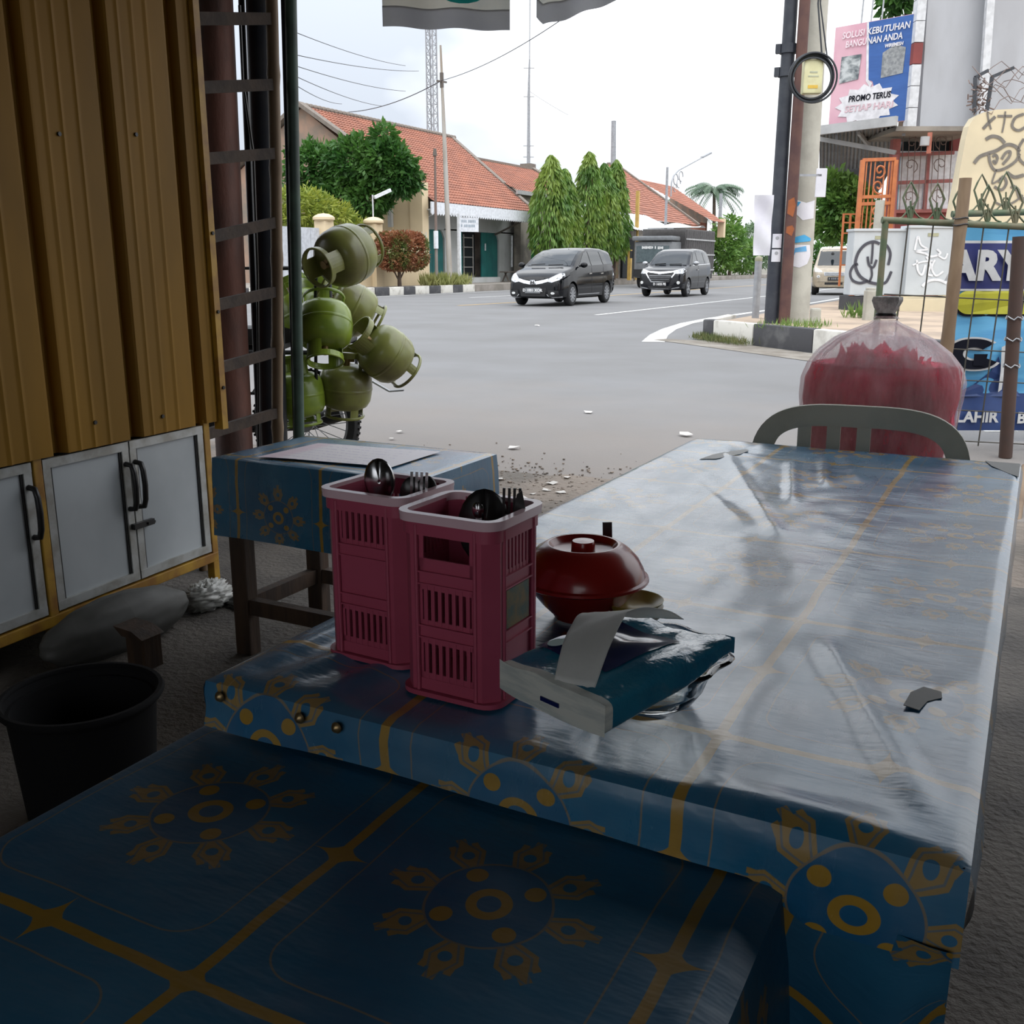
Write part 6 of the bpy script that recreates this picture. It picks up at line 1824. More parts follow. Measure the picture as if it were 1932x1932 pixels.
# ---- beige minivan
def face_van(root, decal, both, sides):
    decal('windscreen', [(-0.64, 1.08), (0.64, 1.08), (0.57, 1.60), (0.5, 1.66), (-0.5, 1.66), (-0.57, 1.60)], 'front', M_car_glass)
    both('headlamp', [(0.42, 0.83), (0.70, 0.85), (0.72, 0.97), (0.60, 0.96), (0.46, 0.90)], M_lamp)
    decal('grille', [(-0.38, 0.84), (0.38, 0.84), (0.35, 0.71), (-0.35, 0.71)], 'front', M_alloy, 0.008)
    for z in (0.735, 0.79):
        decal('grille_slat', [(-0.34, z), (0.34, z), (0.34, z + 0.015), (-0.34, z + 0.015)], 'front', M_trim, 0.014)
    both('fog_lamp', [(0.56 + 0.06 * math.cos(k * PI / 6), 0.68 + 0.05 * math.sin(k * PI / 6)) for k in range(12)], M_lamp, 0.010)
    both('fog_ring', [(0.56 + 0.03 * math.cos(k * PI / 6), 0.68 + 0.028 * math.sin(k * PI / 6)) for k in range(12)], M_alloy, 0.014)
    decal('lower_grille', [(-0.32, 0.47), (0.32, 0.47), (0.32, 0.39), (-0.32, 0.39)], 'front', M_trim, 0.010)
    decal('bumper_line', [(-0.74, 0.53), (0.74, 0.53), (0.74, 0.505), (-0.74, 0.505)], 'front', mat('pale_bumper', (0.45, 0.39, 0.30), 0.5), 0.02)
    p = MB().cbox((0, -0.03, 0.60), (0.44, 0.012, 0.13), 0.004).build('number_plate', M_plate_black, root)
    mb = MB()
    for x in (-0.16, -0.08, -0.03, 0.02, 0.07, 0.14): mb.box((x, -0.038, 0.605), (0.032, 0.003, 0.065))
    mb.build('lettering', M_alloy, p)
    for w in ([(0.75, 1.10), (1.05, 1.58), (1.65, 1.60), (1.65, 1.12)], [(1.72, 1.12), (1.72, 1.60), (2.7, 1.60), (2.7, 1.13)]):
        sides('side_window', w, M_car_glass)
    MB().tube([(0.05, 0.62, 1.10), (0.40, 0.66, 1.18)], 0.012, 5).build('wiper', M_trim, root)
    MB().lathe([(0.0, 0), (0.05, 0.01), (0.06, 0.06), (0.03, 0.12), (0, 0.13)], 12, (-0.12, 0.66, 1.46)).build('mirror_charm', M_trim, root, 60)
van = dict(L=3.9, W=1.60, H=1.80, wr=0.30, axles=(0.62, 3.0), mirror=(0.85, 1.20), spokes=6,
           top=[(0, 0.72), (0.05, 0.88), (0.15, 0.98), (0.40, 1.05), (0.55, 1.09), (0.85, 1.42), (1.05, 1.64), (1.3, 1.75), (1.8, 1.80), (3.4, 1.78), (3.75, 1.70), (3.85, 1.2), (3.9, 0.6)],
           belt=[(0, 0.66), (0.3, 0.95), (0.6, 1.05), (3.0, 1.10), (3.9, 0.8)],
           hw=[(0, 0.68), (0.05, 0.735), (0.2, 0.785), (0.6, 0.80), (3.3, 0.80), (3.9, 0.74)],
           zb=[(0, 0.30), (0.4, 0.25), (3.4, 0.25), (3.9, 0.34)], face=face_van)
car('minivan', 'boxy beige minivan coming past the concrete pole', 'car', van, (-6.95, 39.2, 0.0), RAD(9), M_car_beige, None)

# ---- grey truck parked behind the charcoal car
t = thing('box_truck', 'grey cargo truck with ribbed box parked under the awning', 'truck', (-17.0, 47.6, 0))
M_truck = mat('grey_truck_cab', (0.17, 0.18, 0.19), 0.45)
M_truck_box = mat('dark_grey_ribbed_box', (0.115, 0.11, 0.11), 0.6)
MB().cbox((-17.1, 48.3, 1.35), (1.95, 1.5, 1.75), 0.12).build('cab', M_truck, t, 40)
MB().box((-17.1, 47.53, 1.62), (1.66, 0.03, 0.78)).build('windscreen', mat('truck_glass', (0.10, 0.13, 0.14), 0.1), t)
mb = MB()
for k in range(15):
    if k not in (8, 10): mb.box((-17.62 + k * 0.074, 47.50, 1.93 - 0.02 * (k > 10)), (0.055, 0.006, 0.13 - 0.03 * (k % 3 == 1)))
mb.build('lettering', M_ink_white, t)
MB().cbox((-17.1, 48.0, 2.36), (2.1, 1.2, 0.22), 0.08).build('cab_visor', M_truck, t, 40)
MB().box((-17.1, 51.6, 1.75), (2.25, 5.0, 2.2)).build('cargo_box', M_truck_box, t)
for k in range(24):
    MB().box((-15.96, 49.25 + k * 0.205, 1.75), (0.05, 0.07, 2.1)).build('box_rib', M_truck_box, t)
for z in (0.85, 1.62, 2.35):
    MB().box((-15.93, 51.6, z), (0.04, 5.0, 0.07)).build('box_rail', M_zinc, t)
MB().box((-16.6, 51.0, 0.55), (1.2, 6.0, 0.3)).build('chassis', M_trim, t)
for (x, y) in ((-17.9, 48.3), (-16.3, 48.3), (-17.9, 52.6), (-16.3, 52.6)):
    MB().cyl((x - 0.12, y, 0.40), (x + 0.12, y, 0.40), 0.40, n=24).build('wheel', M_tyre, t, 40)
MB().box((-17.1, 47.5, 0.72), (1.9, 0.12, 0.35)).build('bumper', M_trim, t)
for s in (-1, 1):
    MB().box((-17.1 + s * 1.12, 47.6, 1.6), (0.14, 0.08, 0.35)).build('mirror', M_trim, t)

# ================================================================ motorcycle loaded with gas cylinders
M_gas_new = mat('bright_green_gas_paint', (0.24, 0.33, 0.035), 0.3, col2=(0.17, 0.25, 0.03), scale=9, coat=0.2)
M_gas_old = mat('dull_olive_gas_paint', (0.22, 0.235, 0.06), 0.32, col2=(0.14, 0.125, 0.05), scale=7, lo=0.42, hi=0.7, coat=0.15)
M_gas_in = mat('dark_inside_of_collar', (0.05, 0.05, 0.03), 0.7)
R_ = CAM_RIGHT
def gas_cylinder(label, px, py, depth, up, paint, spin=0.0, size=1.0):
    """three-kilo gas cylinder: squat round body, collar with hand holes, foot ring"""
    c = at_depth(px, py, depth)
    t = thing('gas_cylinder', label, 'gas cylinder', group='gas cylinders on the motorcycle')
    r = 0.131
    prof = [(0.0, -0.112), (0.05, -0.111), (0.085, -0.104), (0.112, -0.088), (0.127, -0.060), (0.1315, -0.02), (0.1315, 0.02), (0.127, 0.060), (0.112, 0.088), (0.085, 0.104), (0.05, 0.111), (0.0, 0.112)]
    MB().lathe(prof, 36).build('body', paint, t, 60)
    MB().lathe([(0.1312, -0.008), (0.1335, -0.005), (0.1335, 0.005), (0.1312, 0.008)], 36).build('weld_seam', paint, t, 60)
    mb = MB()
    MBr = []
    n = 40
    for k in range(n):                                            # collar: band with two hand holes
        a0, a1 = 2 * PI * k / n, 2 * PI * (k + 1) / n
        gap = (k % 20) < 13
        zz = [(0.158, 0.185)] if gap else [(0.085, 0.185)]
        for (z0, z1) in zz:
            P = []
            for a in (a0, a1):
                for z in (z0, z1):
                    for rr_ in (0.086, 0.083):
                        P.append((rr_ * math.cos(a), rr_ * math.sin(a), z))
            mb.add(P, [(0, 4, 6, 2), (1, 3, 7, 5), (2, 6, 7, 3), (0, 1, 5, 4), (0, 2, 3, 1), (4, 5, 7, 6)])
    mb.build('collar', paint, t)
    MB().tube([(0.0845 * math.cos(2 * PI * k / 30), 0.0845 * math.sin(2 * PI * k / 30), 0.183) for k in range(30)], 0.0055, 6, closed=True).build('collar_rim', paint, t, 60)
    MB().cyl((0, 0, 0.108), (0, 0, 0.145), 0.018, n=12).box((0.02, 0, 0.135), (0.035, 0.016, 0.016)).build('valve', M_brass, t, 40)
    mb = MB()
    for k in range(n):
        a0, a1 = 2 * PI * k / n, 2 * PI * (k + 1) / n
        if (k % 10) > 2: continue
        z0 = -0.142
        P = []
        for a in (a0, a1):
            for z in (z0, -0.095):
                for rr_ in (0.096, 0.093):
                    P.append((rr_ * math.cos(a), rr_ * math.sin(a), z))
        mb.add(P, [(0, 4, 6, 2), (1, 3, 7, 5), (2, 6, 7, 3), (0, 1, 5, 4), (0, 2, 3, 1), (4, 5, 7, 6)])
    o = mb.build('foot_tabs', paint, t); o['kind'] = 'stuff'
    MB().tube([(0.0945 * math.cos(2 * PI * k / 30), 0.0945 * math.sin(2 * PI * k / 30), -0.143) for k in range(30)], 0.0075, 6, closed=True).build('foot_rim', paint, t, 60)
    u = Vector(up).normalized()
    q = Vector((0, 0, 1)).rotation_difference(u)
    Mx = q.to_matrix().to_4x4() @ Matrix.Rotation(spin, 4, 'Z')
    t.rotation_euler = Mx.to_euler()
    t.location = c
    t.scale = (size, size, size)
    return t
Rt, Up, Fw = CAM_RIGHT, Vector((0, 0, 1)), CAM_FWD
gas_cylinder('olive gas cylinder lying on its side on top of the load', 652, 482, 4.55, Rt * -0.60 + Up * -0.32 + Fw * -0.85, M_gas_old, 0.6)
gas_cylinder('olive gas cylinder tilted under the topmost one', 664, 583, 5.15, Rt * -0.75 + Up * 0.45 + Fw * -0.2, M_gas_old, 1.2)
gas_cylinder('shiny bright green gas cylinder lashed upside down at the middle of the load', 612, 614, 4.75, Rt * 0.08 + Up * -1 + Fw * -0.55, M_gas_new, 0.3)
gas_cylinder('bright green gas cylinder wedged behind the topmost one', 570, 590, 5.25, Rt * -0.4 + Up * 0.9 + Fw * 0.1, M_gas_new, 2.0)
gas_cylinder('bright green gas cylinder peeking out beside the rear wheel', 562, 745, 4.85, Rt * -0.1 + Up * 1 + Fw * 0.0, M_gas_new, 0.0)
gas_cylinder('dark olive gas cylinder hanging upright at the bottom of the load', 652, 730, 4.95, Rt * 0.10 + Up * 1 + Fw * -0.10, M_gas_old, 0.95)
gas_cylinder('olive gas cylinder sticking out sideways over the road', 728, 668, 4.90, Rt * -0.66 + Up * 0.62 + Fw * -0.42, M_gas_old, 2.4)
gas_cylinder('green gas cylinder mostly hidden under the topmost one', 610, 548, 5.35, Rt * 0.5 + Up * 0.8 + Fw * 0.2, M_gas_new, 2.6)

bc = at_depth(581, 838, 5.25); bc.z = 0.285
t = thing('motorcycle', 'delivery motorcycle under the load of gas cylinders', 'motorcycle', (bc.x, bc.y, 0))
B = Matrix.Translation(bc) @ Matrix.Rotation(YAW, 4, 'Z')        # local x = along the bike (camera right), y = away
def bw(x, y, z): return B @ Vector((x, y, z))
Rb = (B.to_3x3() @ Matrix.Rotation(PI / 2, 3, 'X'))
def bike_wheel(xc, name='wheel'):
    c = bw(xc, 0, 0)
    w = MB().lathe([(0.225, -0.028), (0.262, -0.046), (0.280, -0.025), (0.285, 0), (0.280, 0.025), (0.262, 0.046), (0.225, 0.028), (0.222, 0)], 48, c, Rb).build(name, M_tyre, t, 50)
    mb = MB()
    for k in range(56):
        a = 2 * PI * k / 56
        for s in (-1, 1):
            p = c + Rb @ Vector((0.281 * math.cos(a), 0.281 * math.sin(a), 0.022 * s))
            mb.box(p, (0.012, 0.012, 0.014), Rb @ Matrix.Rotation(a, 3, 'Z'))
    mb.build('tread_blocks', M_tyre, w)
    MB().lathe([(0.226, -0.022), (0.214, -0.018), (0.212, 0.018), (0.226, 0.022)], 40, c, Rb).build('rim', M_galv, w, 40)
    mb = MB()
    for k in range(28):
        a, b_ = 2 * PI * k / 28, 2 * PI * k / 28 + (0.55 if k % 2 else -0.55)
        s = 0.03 if k % 4 < 2 else -0.03
        mb.tube([c + Rb @ Vector((0.035 * math.cos(b_), 0.035 * math.sin(b_), s)), c + Rb @ Vector((0.215 * math.cos(a), 0.215 * math.sin(a), 0))], 0.0022, 4)
    mb.build('spokes', M_galv, w)
    MB().cyl(c + Rb @ Vector((0, 0, -0.06)), c + Rb @ Vector((0, 0, 0.06)), 0.045, n=16).build('hub', M_galv, w, 40)
bike_wheel(0)
bike_wheel(-1.22)
mb = MB()
mb.tube([bw(-0.1, -0.02, 0.40), bw(-0.55, -0.02, 0.36), bw(-0.95, -0.02, 0.52)], 0.03, 8).tube([bw(-1.22, 0.06, 0), bw(-0.98, 0.06, 0.62)], 0.022, 8).tube([bw(-1.22, -0.06, 0), bw(-0.98, -0.06, 0.62)], 0.022, 8)
mb.tube([bw(0, -0.07, 0), bw(-0.45, -0.08, 0.02)], 0.02, 8).tube([bw(0, 0.07, 0), bw(-0.45, 0.08, 0.02)], 0.02, 8).tube([bw(-0.45, -0.05, 0.02), bw(-0.55, -0.03, 0.36)], 0.03, 8)
mb.build('frame', M_trim, t, 60)
MB().cbox((0, 0, 0), (0.36, 0.22, 0.26), 0.04).build('engine', M_trim, t, 40).matrix_basis = Matrix.Translation(bw(-0.58, 0, 0.08)) @ Matrix.Rotation(YAW, 4, 'Z')
MB().cbox((0, 0, 0), (0.62, 0.24, 0.09), 0.03).build('seat', M_trim, t, 40).matrix_basis = Matrix.Translation(bw(-0.30, 0, 0.46)) @ Matrix.Rotation(YAW, 4, 'Z')
mb = MB()
a0 = 0.35
mb.grid(16, 4, lambda i, j: bw(0.315 * math.cos(lerp(0.25, 2.6, i)), lerp(-0.075, 0.075, j), 0.315 * math.sin(lerp(0.25, 2.6, i))))
mb.build('mudguard', M_trim, t, 180)
mb = MB()
for y in (-0.36, 0.36):
    mb.tube([bw(-0.30, y, 0.20), bw(0.22, y, 0.20), bw(0.22, y, 0.80), bw(-0.30, y, 0.80)], 0.012, 6, closed=True)
    mb.tube([bw(-0.30, y, 0.40), bw(0.22, y, 0.40)], 0.012, 6)
for z in (0.42, 0.80):
    mb.tube([bw(-0.04, -0.36, z), bw(-0.04, 0.36, z)], 0.012, 6)
    mb.tube([bw(0.22, -0.36, z), bw(0.22, 0.36, z)], 0.012, 6)
mb.build('carrier_rack', M_dark_rubber, t, 60)
mb = MB()
q0, q1, q2 = at_depth(695, 715, 5.2), at_depth(735, 738, 5.2), at_depth(762, 736, 5.2)
mb.beam(q0, q1, 0.035, 0.008).beam(q1, q2, 0.03, 0.008)
mb.build('bent_rack_end', M_galv, t)
MB().tube([bw(-0.35, 0.14, -0.05), bw(0.0, 0.15, -0.02), bw(0.16, 0.15, 0.03)], [0.03, 0.045, 0.045], 12).build('exhaust', M_trim, t, 60)
mb = MB()
mb.tube([at_depth(598, 460, 4.7), at_depth(595, 560, 4.75), at_depth(596, 700, 4.8), at_depth(600, 790, 4.85)], 0.008, 6)
mb.build('strap', M_dark_rubber, t, 60)
mb = MB().tube([bw(-0.98, -0.30, 0.66), bw(-0.98, 0.30, 0.66)], 0.014, 8).build('handlebar', M_trim, t, 60)
MB().cbox((0, 0, 0), (0.18, 0.2, 0.2), 0.05).build('headlamp', M_trim, t, 40).matrix_basis = Matrix.Translation(bw(-1.06, 0, 0.58)) @ Matrix.Rotation(YAW, 4, 'Z')
# ================================================================ corner island: poles
M_conc = mat('pale_concrete_pole', (0.42, 0.41, 0.36), 0.85, col2=(0.33, 0.32, 0.28), scale=2.2, bmp=0.25, bscale=25)
M_black_pole = mat('black_painted_pole', (0.02, 0.024, 0.035), 0.55, col2=(0.035, 0.04, 0.05), scale=4)
M_brown_pole = mat('rust_brown_pole', (0.10, 0.045, 0.035), 0.65, col2=(0.07, 0.03, 0.028), scale=4)
M_rope = mat('black_cable', (0.022, 0.026, 0.032), 0.55)
M_white_sheet = mat('white_plastic_sheet', (0.62, 0.62, 0.66), 0.5, col2=(0.55, 0.54, 0.60), scale=3)
M_blue_print = mat('sky_blue_print', (0.05, 0.33, 0.60), 0.5)
M_box_yellow = mat('pale_yellow_box', (0.62, 0.60, 0.36), 0.5, col2=(0.55, 0.52, 0.30), scale=6)
pb = at_z(1496, 608, 0.26)
t = thing('concrete_pole', 'thick pale concrete utility pole on the corner island', 'pole', pb)
MB().tube([pb + Vector((0, 0, z)) for z in (-0.1, 2, 4, 6, 9)], [0.232, 0.212, 0.193, 0.174, 0.145], 28).build('shaft', M_conc, t, 60)
def pole_r(z): return 0.232 - (z + 0.1) * 0.0097
to_cam = (Vector((0, 0, 0)) - Vector((pb.x, pb.y, 0)))
a_cam = math.atan2(to_cam.y, to_cam.x)
def pole_patch(name, pts, m, parent=t, off=0.004, center=pb, rad=None):
    """torn sticker wrapped on a pole; pts in (angle from the viewer side in degrees, height)"""
    bm = bmesh.new()
    bm.faces.new([bm.verts.new((p[0], p[1] * 60, 0)) for p in pts])
    bmesh.ops.triangulate(bm, faces=bm.faces[:])
    for _ in range(3):
        es = [e for e in bm.edges if e.calc_length() > 9]
        if not es: break
        bmesh.ops.subdivide_edges(bm, edges=es, cuts=1)
        bmesh.ops.triangulate(bm, faces=[f for f in bm.faces if len(f.verts) > 3])
    for v in bm.verts:
        a, z = a_cam + RAD(v.co.x), v.co.y / 60
        r = (rad if rad else pole_r(z)) + off
        v.co = (center.x + r * math.cos(a), center.y + r * math.sin(a), center.z + z)
    me = bpy.data.meshes.new(name)
    bm.to_mesh(me); bm.free()
    return link_mesh(name, me, m, parent)
def zpx(y, d=14.5): return CAM_Z + (HORIZON - y) * d / 1927 - pb.z
pole_patch('poster', [(-70, zpx(418)), (-20, zpx(402)), (10, zpx(416)), (60, zpx(412)), (62, zpx(378)), (20, zpx(384)), (-30, zpx(376)), (-66, zpx(380))], M_white_sheet)
pole_patch('poster_print', [(-40, zpx(398)), (-10, zpx(390)), (0, zpx(382)), (-30, zpx(381)), (-48, zpx(388))], M_blue_print, off=0.007)
pole_patch('poster', [(-62, zpx(492)), (-40, zpx(500)), (10, zpx(505)), (40, zpx(498)), (55, zpx(482)), (48, zpx(462)), (-60, zpx(462))], M_white_sheet)
pole_patch('poster_print', [(-58, zpx(461)), (48, zpx(455)), (50, zpx(450)), (20, zpx(443)), (-10, zpx(447)), (-55, zpx(449))], M_blue_print, off=0.007)
pole_patch('poster_print', [(-40, zpx(471)), (-22, zpx(470)), (-16, zpx(480)), (-10, zpx(468)), (30, zpx(464)), (34, zpx(474)), (-8, zpx(476)), (-14, zpx(486)), (-24, zpx(474)), (-40, zpx(474))], mat('blue_pen_print', (0.12, 0.36, 0.62), 0.6), off=0.008)
bp = at_z(1455, 610, 0.26)
t = thing('black_pole', 'slim black steel pole beside the concrete pole', 'pole', bp)
MB().tube([bp + Vector((0, 0, -0.1)), bp + Vector((0, 0, 9))], [0.105, 0.075], 18).build('shaft', M_black_pole, t, 60)
for z in (zpx(120), zpx(160)):
    MB().cyl(bp + Vector((0, 0, z)), bp + Vector((0, 0, z + 0.12)), 0.118, n=16).box(bp + Vector((-0.12, -0.06, z + 0.06)), (0.07, 0.07, 0.12)).build('clamp', M_black_pole, t)
for (z0, z1) in ((zpx(468), zpx(442)), (zpx(494), zpx(471))):
    n_ = pole_patch('notice', [(-30, z0), (45, z0), (45, z1), (-30, z1)], M_white_sheet, t, 0.003, bp, 0.103)
    pole_patch('notice_seal', [(8 + 14 * math.cos(k * PI / 6), lerp(z0, z1, 0.7) + 0.025 * math.sin(k * PI / 6)) for k in range(12)], M_galv, n_, 0.005, bp, 0.103)
br = at_z(1479, 611, 0.26)
t = thing('brown_pole', 'rust-brown steel pole between the black and the concrete pole', 'pole', br)
MB().tube([br + Vector((0, 0, -0.1)), br + Vector((0, 0, 9))], [0.082, 0.068], 16).build('shaft', M_brown_pole, t, 60)
for (z, h_) in ((zpx(405), 0.22), (zpx(440), 0.10)):
    pole_patch('rust_stain', [(-40, z), (20, z - 0.05), (45, z + h_ * 0.5), (20, z + h_), (-35, z + h_ * 0.8)], mat('orange_rust', (0.30, 0.09, 0.03), 0.8), t, 0.003, br, 0.080)
# meter box and cable coil on the poles
cc_ = at_depth(1531, 148, 14.05)
t = thing('cable_coil', 'coil of thick black cable hung on the concrete pole', 'cable coil', cc_)
mb = MB()
rc = random.Random(3)
for k in range(6):
    R0, jx, jz = 0.275 + 0.012 * k * (1 if k % 2 else -1) * 0.5, rc.uniform(-0.012, 0.012), rc.uniform(-0.012, 0.012)
    mb.tube([cc_ + CAM_RIGHT * (R0 * math.cos(a) + jx) + Vector((0, 0, R0 * math.sin(a) + jz)) - CAM_FWD * (0.012 * k) for a in [q * PI / 24 for q in range(48)]], 0.014, 6, closed=True)
mb.build('loops', M_rope, t, 60)
mb = MB().tube([cc_ + CAM_RIGHT * 0.12 + Vector((0, 0, 0.26)), cc_ + CAM_RIGHT * 0.02 + Vector((0, 0, 0.9)), cc_ + CAM_RIGHT * 0.06 + Vector((0, 0, 2.2)), cc_ + CAM_RIGHT * 0.05 + Vector((0, 0, 3.5))], 0.012, 6)
mb.tube([cc_ + CAM_RIGHT * 0.2 + Vector((0, 0, 0.2)), cc_ + CAM_RIGHT * 0.05 + Vector((0, 0, 0.9)), cc_ + CAM_RIGHT * 0.0 + Vector((0, 0, 3.5))], 0.010, 6)
mb.build('lead', M_rope, t, 60)
bx_ = at_depth(1531, 146, 14.12)
t = thing('meter_box', 'pale yellow box mounted inside the cable coil', 'box', bx_)
MB().cbox(bx_ - CAM_FWD * 0.02, (0.25, 0.14, 0.42), 0.02, YAW).build('case', M_box_yellow, t, 40)
MB().box(bx_ - CAM_FWD * 0.093 + Vector((0, 0, -0.13)), (0.13, 0.004, 0.04), YAW).build('orange_label', mat('orange_sticker', (0.62, 0.40, 0.05), 0.5), t)
MB().box(bx_ - CAM_FWD * 0.093 + Vector((0, 0, 0.05)), (0.10, 0.004, 0.02), YAW).box(bx_ - CAM_FWD * 0.093 + Vector((0, 0, 0.0)), (0.14, 0.004, 0.015), YAW).build('grey_print', mat('faint_grey_print', (0.42, 0.44, 0.32), 0.5), t)
wsp = [at_depth(1424, 368, 14.36), at_depth(1460, 368, 14.36), at_depth(1452, 482, 14.36), at_depth(1421, 482, 14.36)]
o = MB().grid(10, 16, lambda i, j: wsp[3].lerp(wsp[2], i).lerp(wsp[0].lerp(wsp[1], i), j) + CAM_FWD * 0.02 * math.sin(j * 9 + i * 3)).build('plastic_banner', M_white_sheet, None, 180)
tag(o, 'blank white vertical banner sheet tied behind the black pole', 'banner')
gp = at_z(1425, 600, 0.26)
t = thing('grey_bollard', 'grey steel post with a rounded cap beside the black pole', 'post', gp)
MB().cyl(gp, gp + Vector((0, 0, 0.92)), 0.058, n=18).build('shaft', M_galv, t, 60)
MB().lathe([(0.06, 0.90), (0.062, 0.94), (0.045, 0.97), (0, 0.985)], 18, gp).build('cap', mat('olive_cap', (0.30, 0.29, 0.20), 0.6), t, 60)
ws = at_depth(1549, 345, 14.4)
t = thing('blank_sign', 'small blank white board on the side of the concrete pole', 'sign', ws)
MB().cbox(ws, (0.15, 0.02, 0.38), 0.01, YAW).build('board', M_white_sheet, t)
MB().beam(ws + Vector((0, 0, 0.1)), ws + Vector((0, 0, 0.1)) - CAM_RIGHT * 0.30, 0.02, 0.03).build('bracket', M_galv, t)
sp_ = at_z(1638, 604, 0.26)
t = thing('concrete_stub', 'short pale concrete marker post behind the cracker bag', 'post', sp_)
MB().cbox(sp_ + Vector((0, 0, 0.22)), (0.16, 0.16, 0.48), 0.02, YAW).build('shaft', M_conc, t)
MB().cbox(sp_ + Vector((0, 0, 0.475)), (0.13, 0.13, 0.05), 0.02, YAW).build('cap', M_conc, t)
tag(MB().cbox(at_depth(1538, 596, 14.6), (0.14, 0.14, 0.22), 0.03, YAW).build('stone_block', M_conc), 'small square stone at the foot of the concrete pole', 'stone')

# ================================================================ buildings and wall behind the island
M_panel_grey = mat('pale_grey_cladding', (0.40, 0.41, 0.435), 0.6, col2=(0.35, 0.355, 0.375), scale=1.2, stretch=(1, 1, 0.4))
M_red_wall = mat('maroon_wall', (0.23, 0.050, 0.045), 0.75, col2=(0.19, 0.042, 0.04), scale=2)
M_beige_wall = mat('beige_boundary_wall', (0.60, 0.52, 0.36), 0.85, col2=(0.54, 0.47, 0.33), scale=1.2)
M_tile_white = mat('white_wall_tile', (0.62, 0.63, 0.65), 0.35)
M_pink_steel = mat('faded_red_steel', (0.36, 0.12, 0.11), 0.6)
M_grille = mat('brown_window_grille', (0.19, 0.14, 0.125), 0.6)
M_orange = mat('orange_painted_gate', (0.52, 0.17, 0.06), 0.6, col2=(0.42, 0.13, 0.05), scale=6)
M_graf = mat('grey_spray_paint', (0.17, 0.155, 0.135), 0.8)
M_graf_dark = mat('dark_spray_paint', (0.06, 0.06, 0.075), 0.8)
M_pane_white = mat('white_blinds_behind_glass', (0.82, 0.83, 0.86), 0.4)
D = at_depth
bd = thing('corner_building', 'two-storey shop with grey cladding and maroon ground floor', 'building', D(1760, 600, 25))
def fr_quad(mb, pts, depth, thick):
    P = [D(x, y, depth) for x, y in pts]
    mb.prism(P, CAM_FWD * thick)
    return mb
# upper storey: two cladding panels, the strip of tiles at the corner
fr_quad(MB(), [(1735, 243), (1852, 243), (1900, -420), (1778, -420)], 23.6, 0.3).build('cladding_panel', M_panel_grey, bd)
fr_quad(MB(), [(1860, 235), (2150, 225), (2190, -420), (1908, -420)], 23.3, 0.3).build('cladding_panel', M_panel_grey, bd)
fr_quad(MB(), [(1846, 240), (1860, 240), (1908, -420), (1893, -420)], 23.2, 0.12).build('cladding_joint', M_tile_white, bd)
for k in range(15):
    y0, y1 = 243 - k * 41, 243 - (k + 1) * 41 + 1.5
    xo0, xo1 = 1711 + (243 - y0) * 0.088, 1711 + (243 - y1) * 0.088
    fr_quad(MB(), [(xo0, y0), (xo0 + 17, y0), (xo1 + 17, y1), (xo1, y1)], 23.5, 0.25).build('corner_tile', M_red_wall if k == 3 else M_tile_white, bd)
fr_quad(MB(), [(1690, 247), (1860, 247), (1862, 238), (1692, 238)], 23.4, 2.0).build('floor_slab', M_bare, bd)
fr_quad(MB(), [(1700, 300), (1850, 300), (1856, 246), (1706, 246)], 25.4, 0.1).build('dark_recess', M_opening_shade, bd)  # thin dark sheet gives the shade below the slab
fr_quad(MB(), [(1686, 400), (1800, 400), (1808, 285), (1698, 285)], 25.1, 0.1).build('blind', M_pane_white, bd)
fr_quad(MB(), [(1796, 640), (1990, 640), (2000, 240), (1798, 246)], 25.2, 0.2).build('rear_wall', M_red_wall, bd)
fr_quad(MB(), [(1672, 640), (1800, 640), (1812, 396), (1690, 398)], 24.6, 0.3).build('maroon_wall', M_red_wall, bd)
win = [(1697, 292, 1748, 343), (1752, 290, 1797, 342), (1694, 347, 1744, 397), (1748, 347, 1793, 396)]
for (x0, y0, x1, y1) in win:
    lx = lambda y: -(y - 292) * 0.06
    w = fr_quad(MB(), [(x0 + lx(y1), y1), (x1 + lx(y1), y1), (x1 + lx(y0), y0), (x0 + lx(y0), y0)], 24.75, 0.05).build('window_pane', M_pane_white, bd)
fr_quad(MB(), [(1686, 398), (1693, 398), (1699, 296), (1692, 296)], 24.72, 0.05).build('blue_edge', mat('cyan_film', (0.10, 0.42, 0.62), 0.4), bd)
fr_quad(MB(), [(1672, 420), (1690, 420), (1700, 262), (1686, 262)], 24.4, 0.2).build('maroon_pier', M_pink_steel, bd)
mb = MB()
for (a, b_) in (((1690, 345), (1796, 341)), ((1744, 397), (1752, 290)), ((1696, 292), (1800, 288)), ((1688, 399), (1794, 397))):
    mb.beam(D(*a, 24.55), D(*b_, 24.55), 0.08, 0.06, up=tuple(CAM_FWD))
mb.build('window_frame', M_pink_steel, bd)
mb = MB()
for k in range(9):
    x = 1702 + k * 11.5
    mb.beam(D(x + 3, 252, 24.4), D(x - 5, 396, 24.4), 0.014, 0.014, up=tuple(CAM_FWD))
for (cx, cy, s) in ((1718, 312, 1), (1775, 310, -1), (1716, 372, 1), (1772, 368, -1), (1722, 270, 1), (1778, 268, -1)):
    mb.tube([D(cx + s * (2 + q * 1.1) * math.cos(q * 0.62), cy + (2 + q * 1.1) * math.sin(q * 0.62), 24.38) for q in range(13)], 0.011, 4)
mb.build('window_grille', M_grille, bd)
MB().cyl(D(1746, 258, 23.3), D(1744, 275, 23.3), 0.10, n=12).build('outdoor_lamp', M_zinc, bd, 60)
MB().beam(D(1755, 250, 23.3), D(1752, 290, 23.3), 0.09, 0.09).build('drain_stub', mat('orange_red_pipe', (0.42, 0.14, 0.09), 0.6), bd)
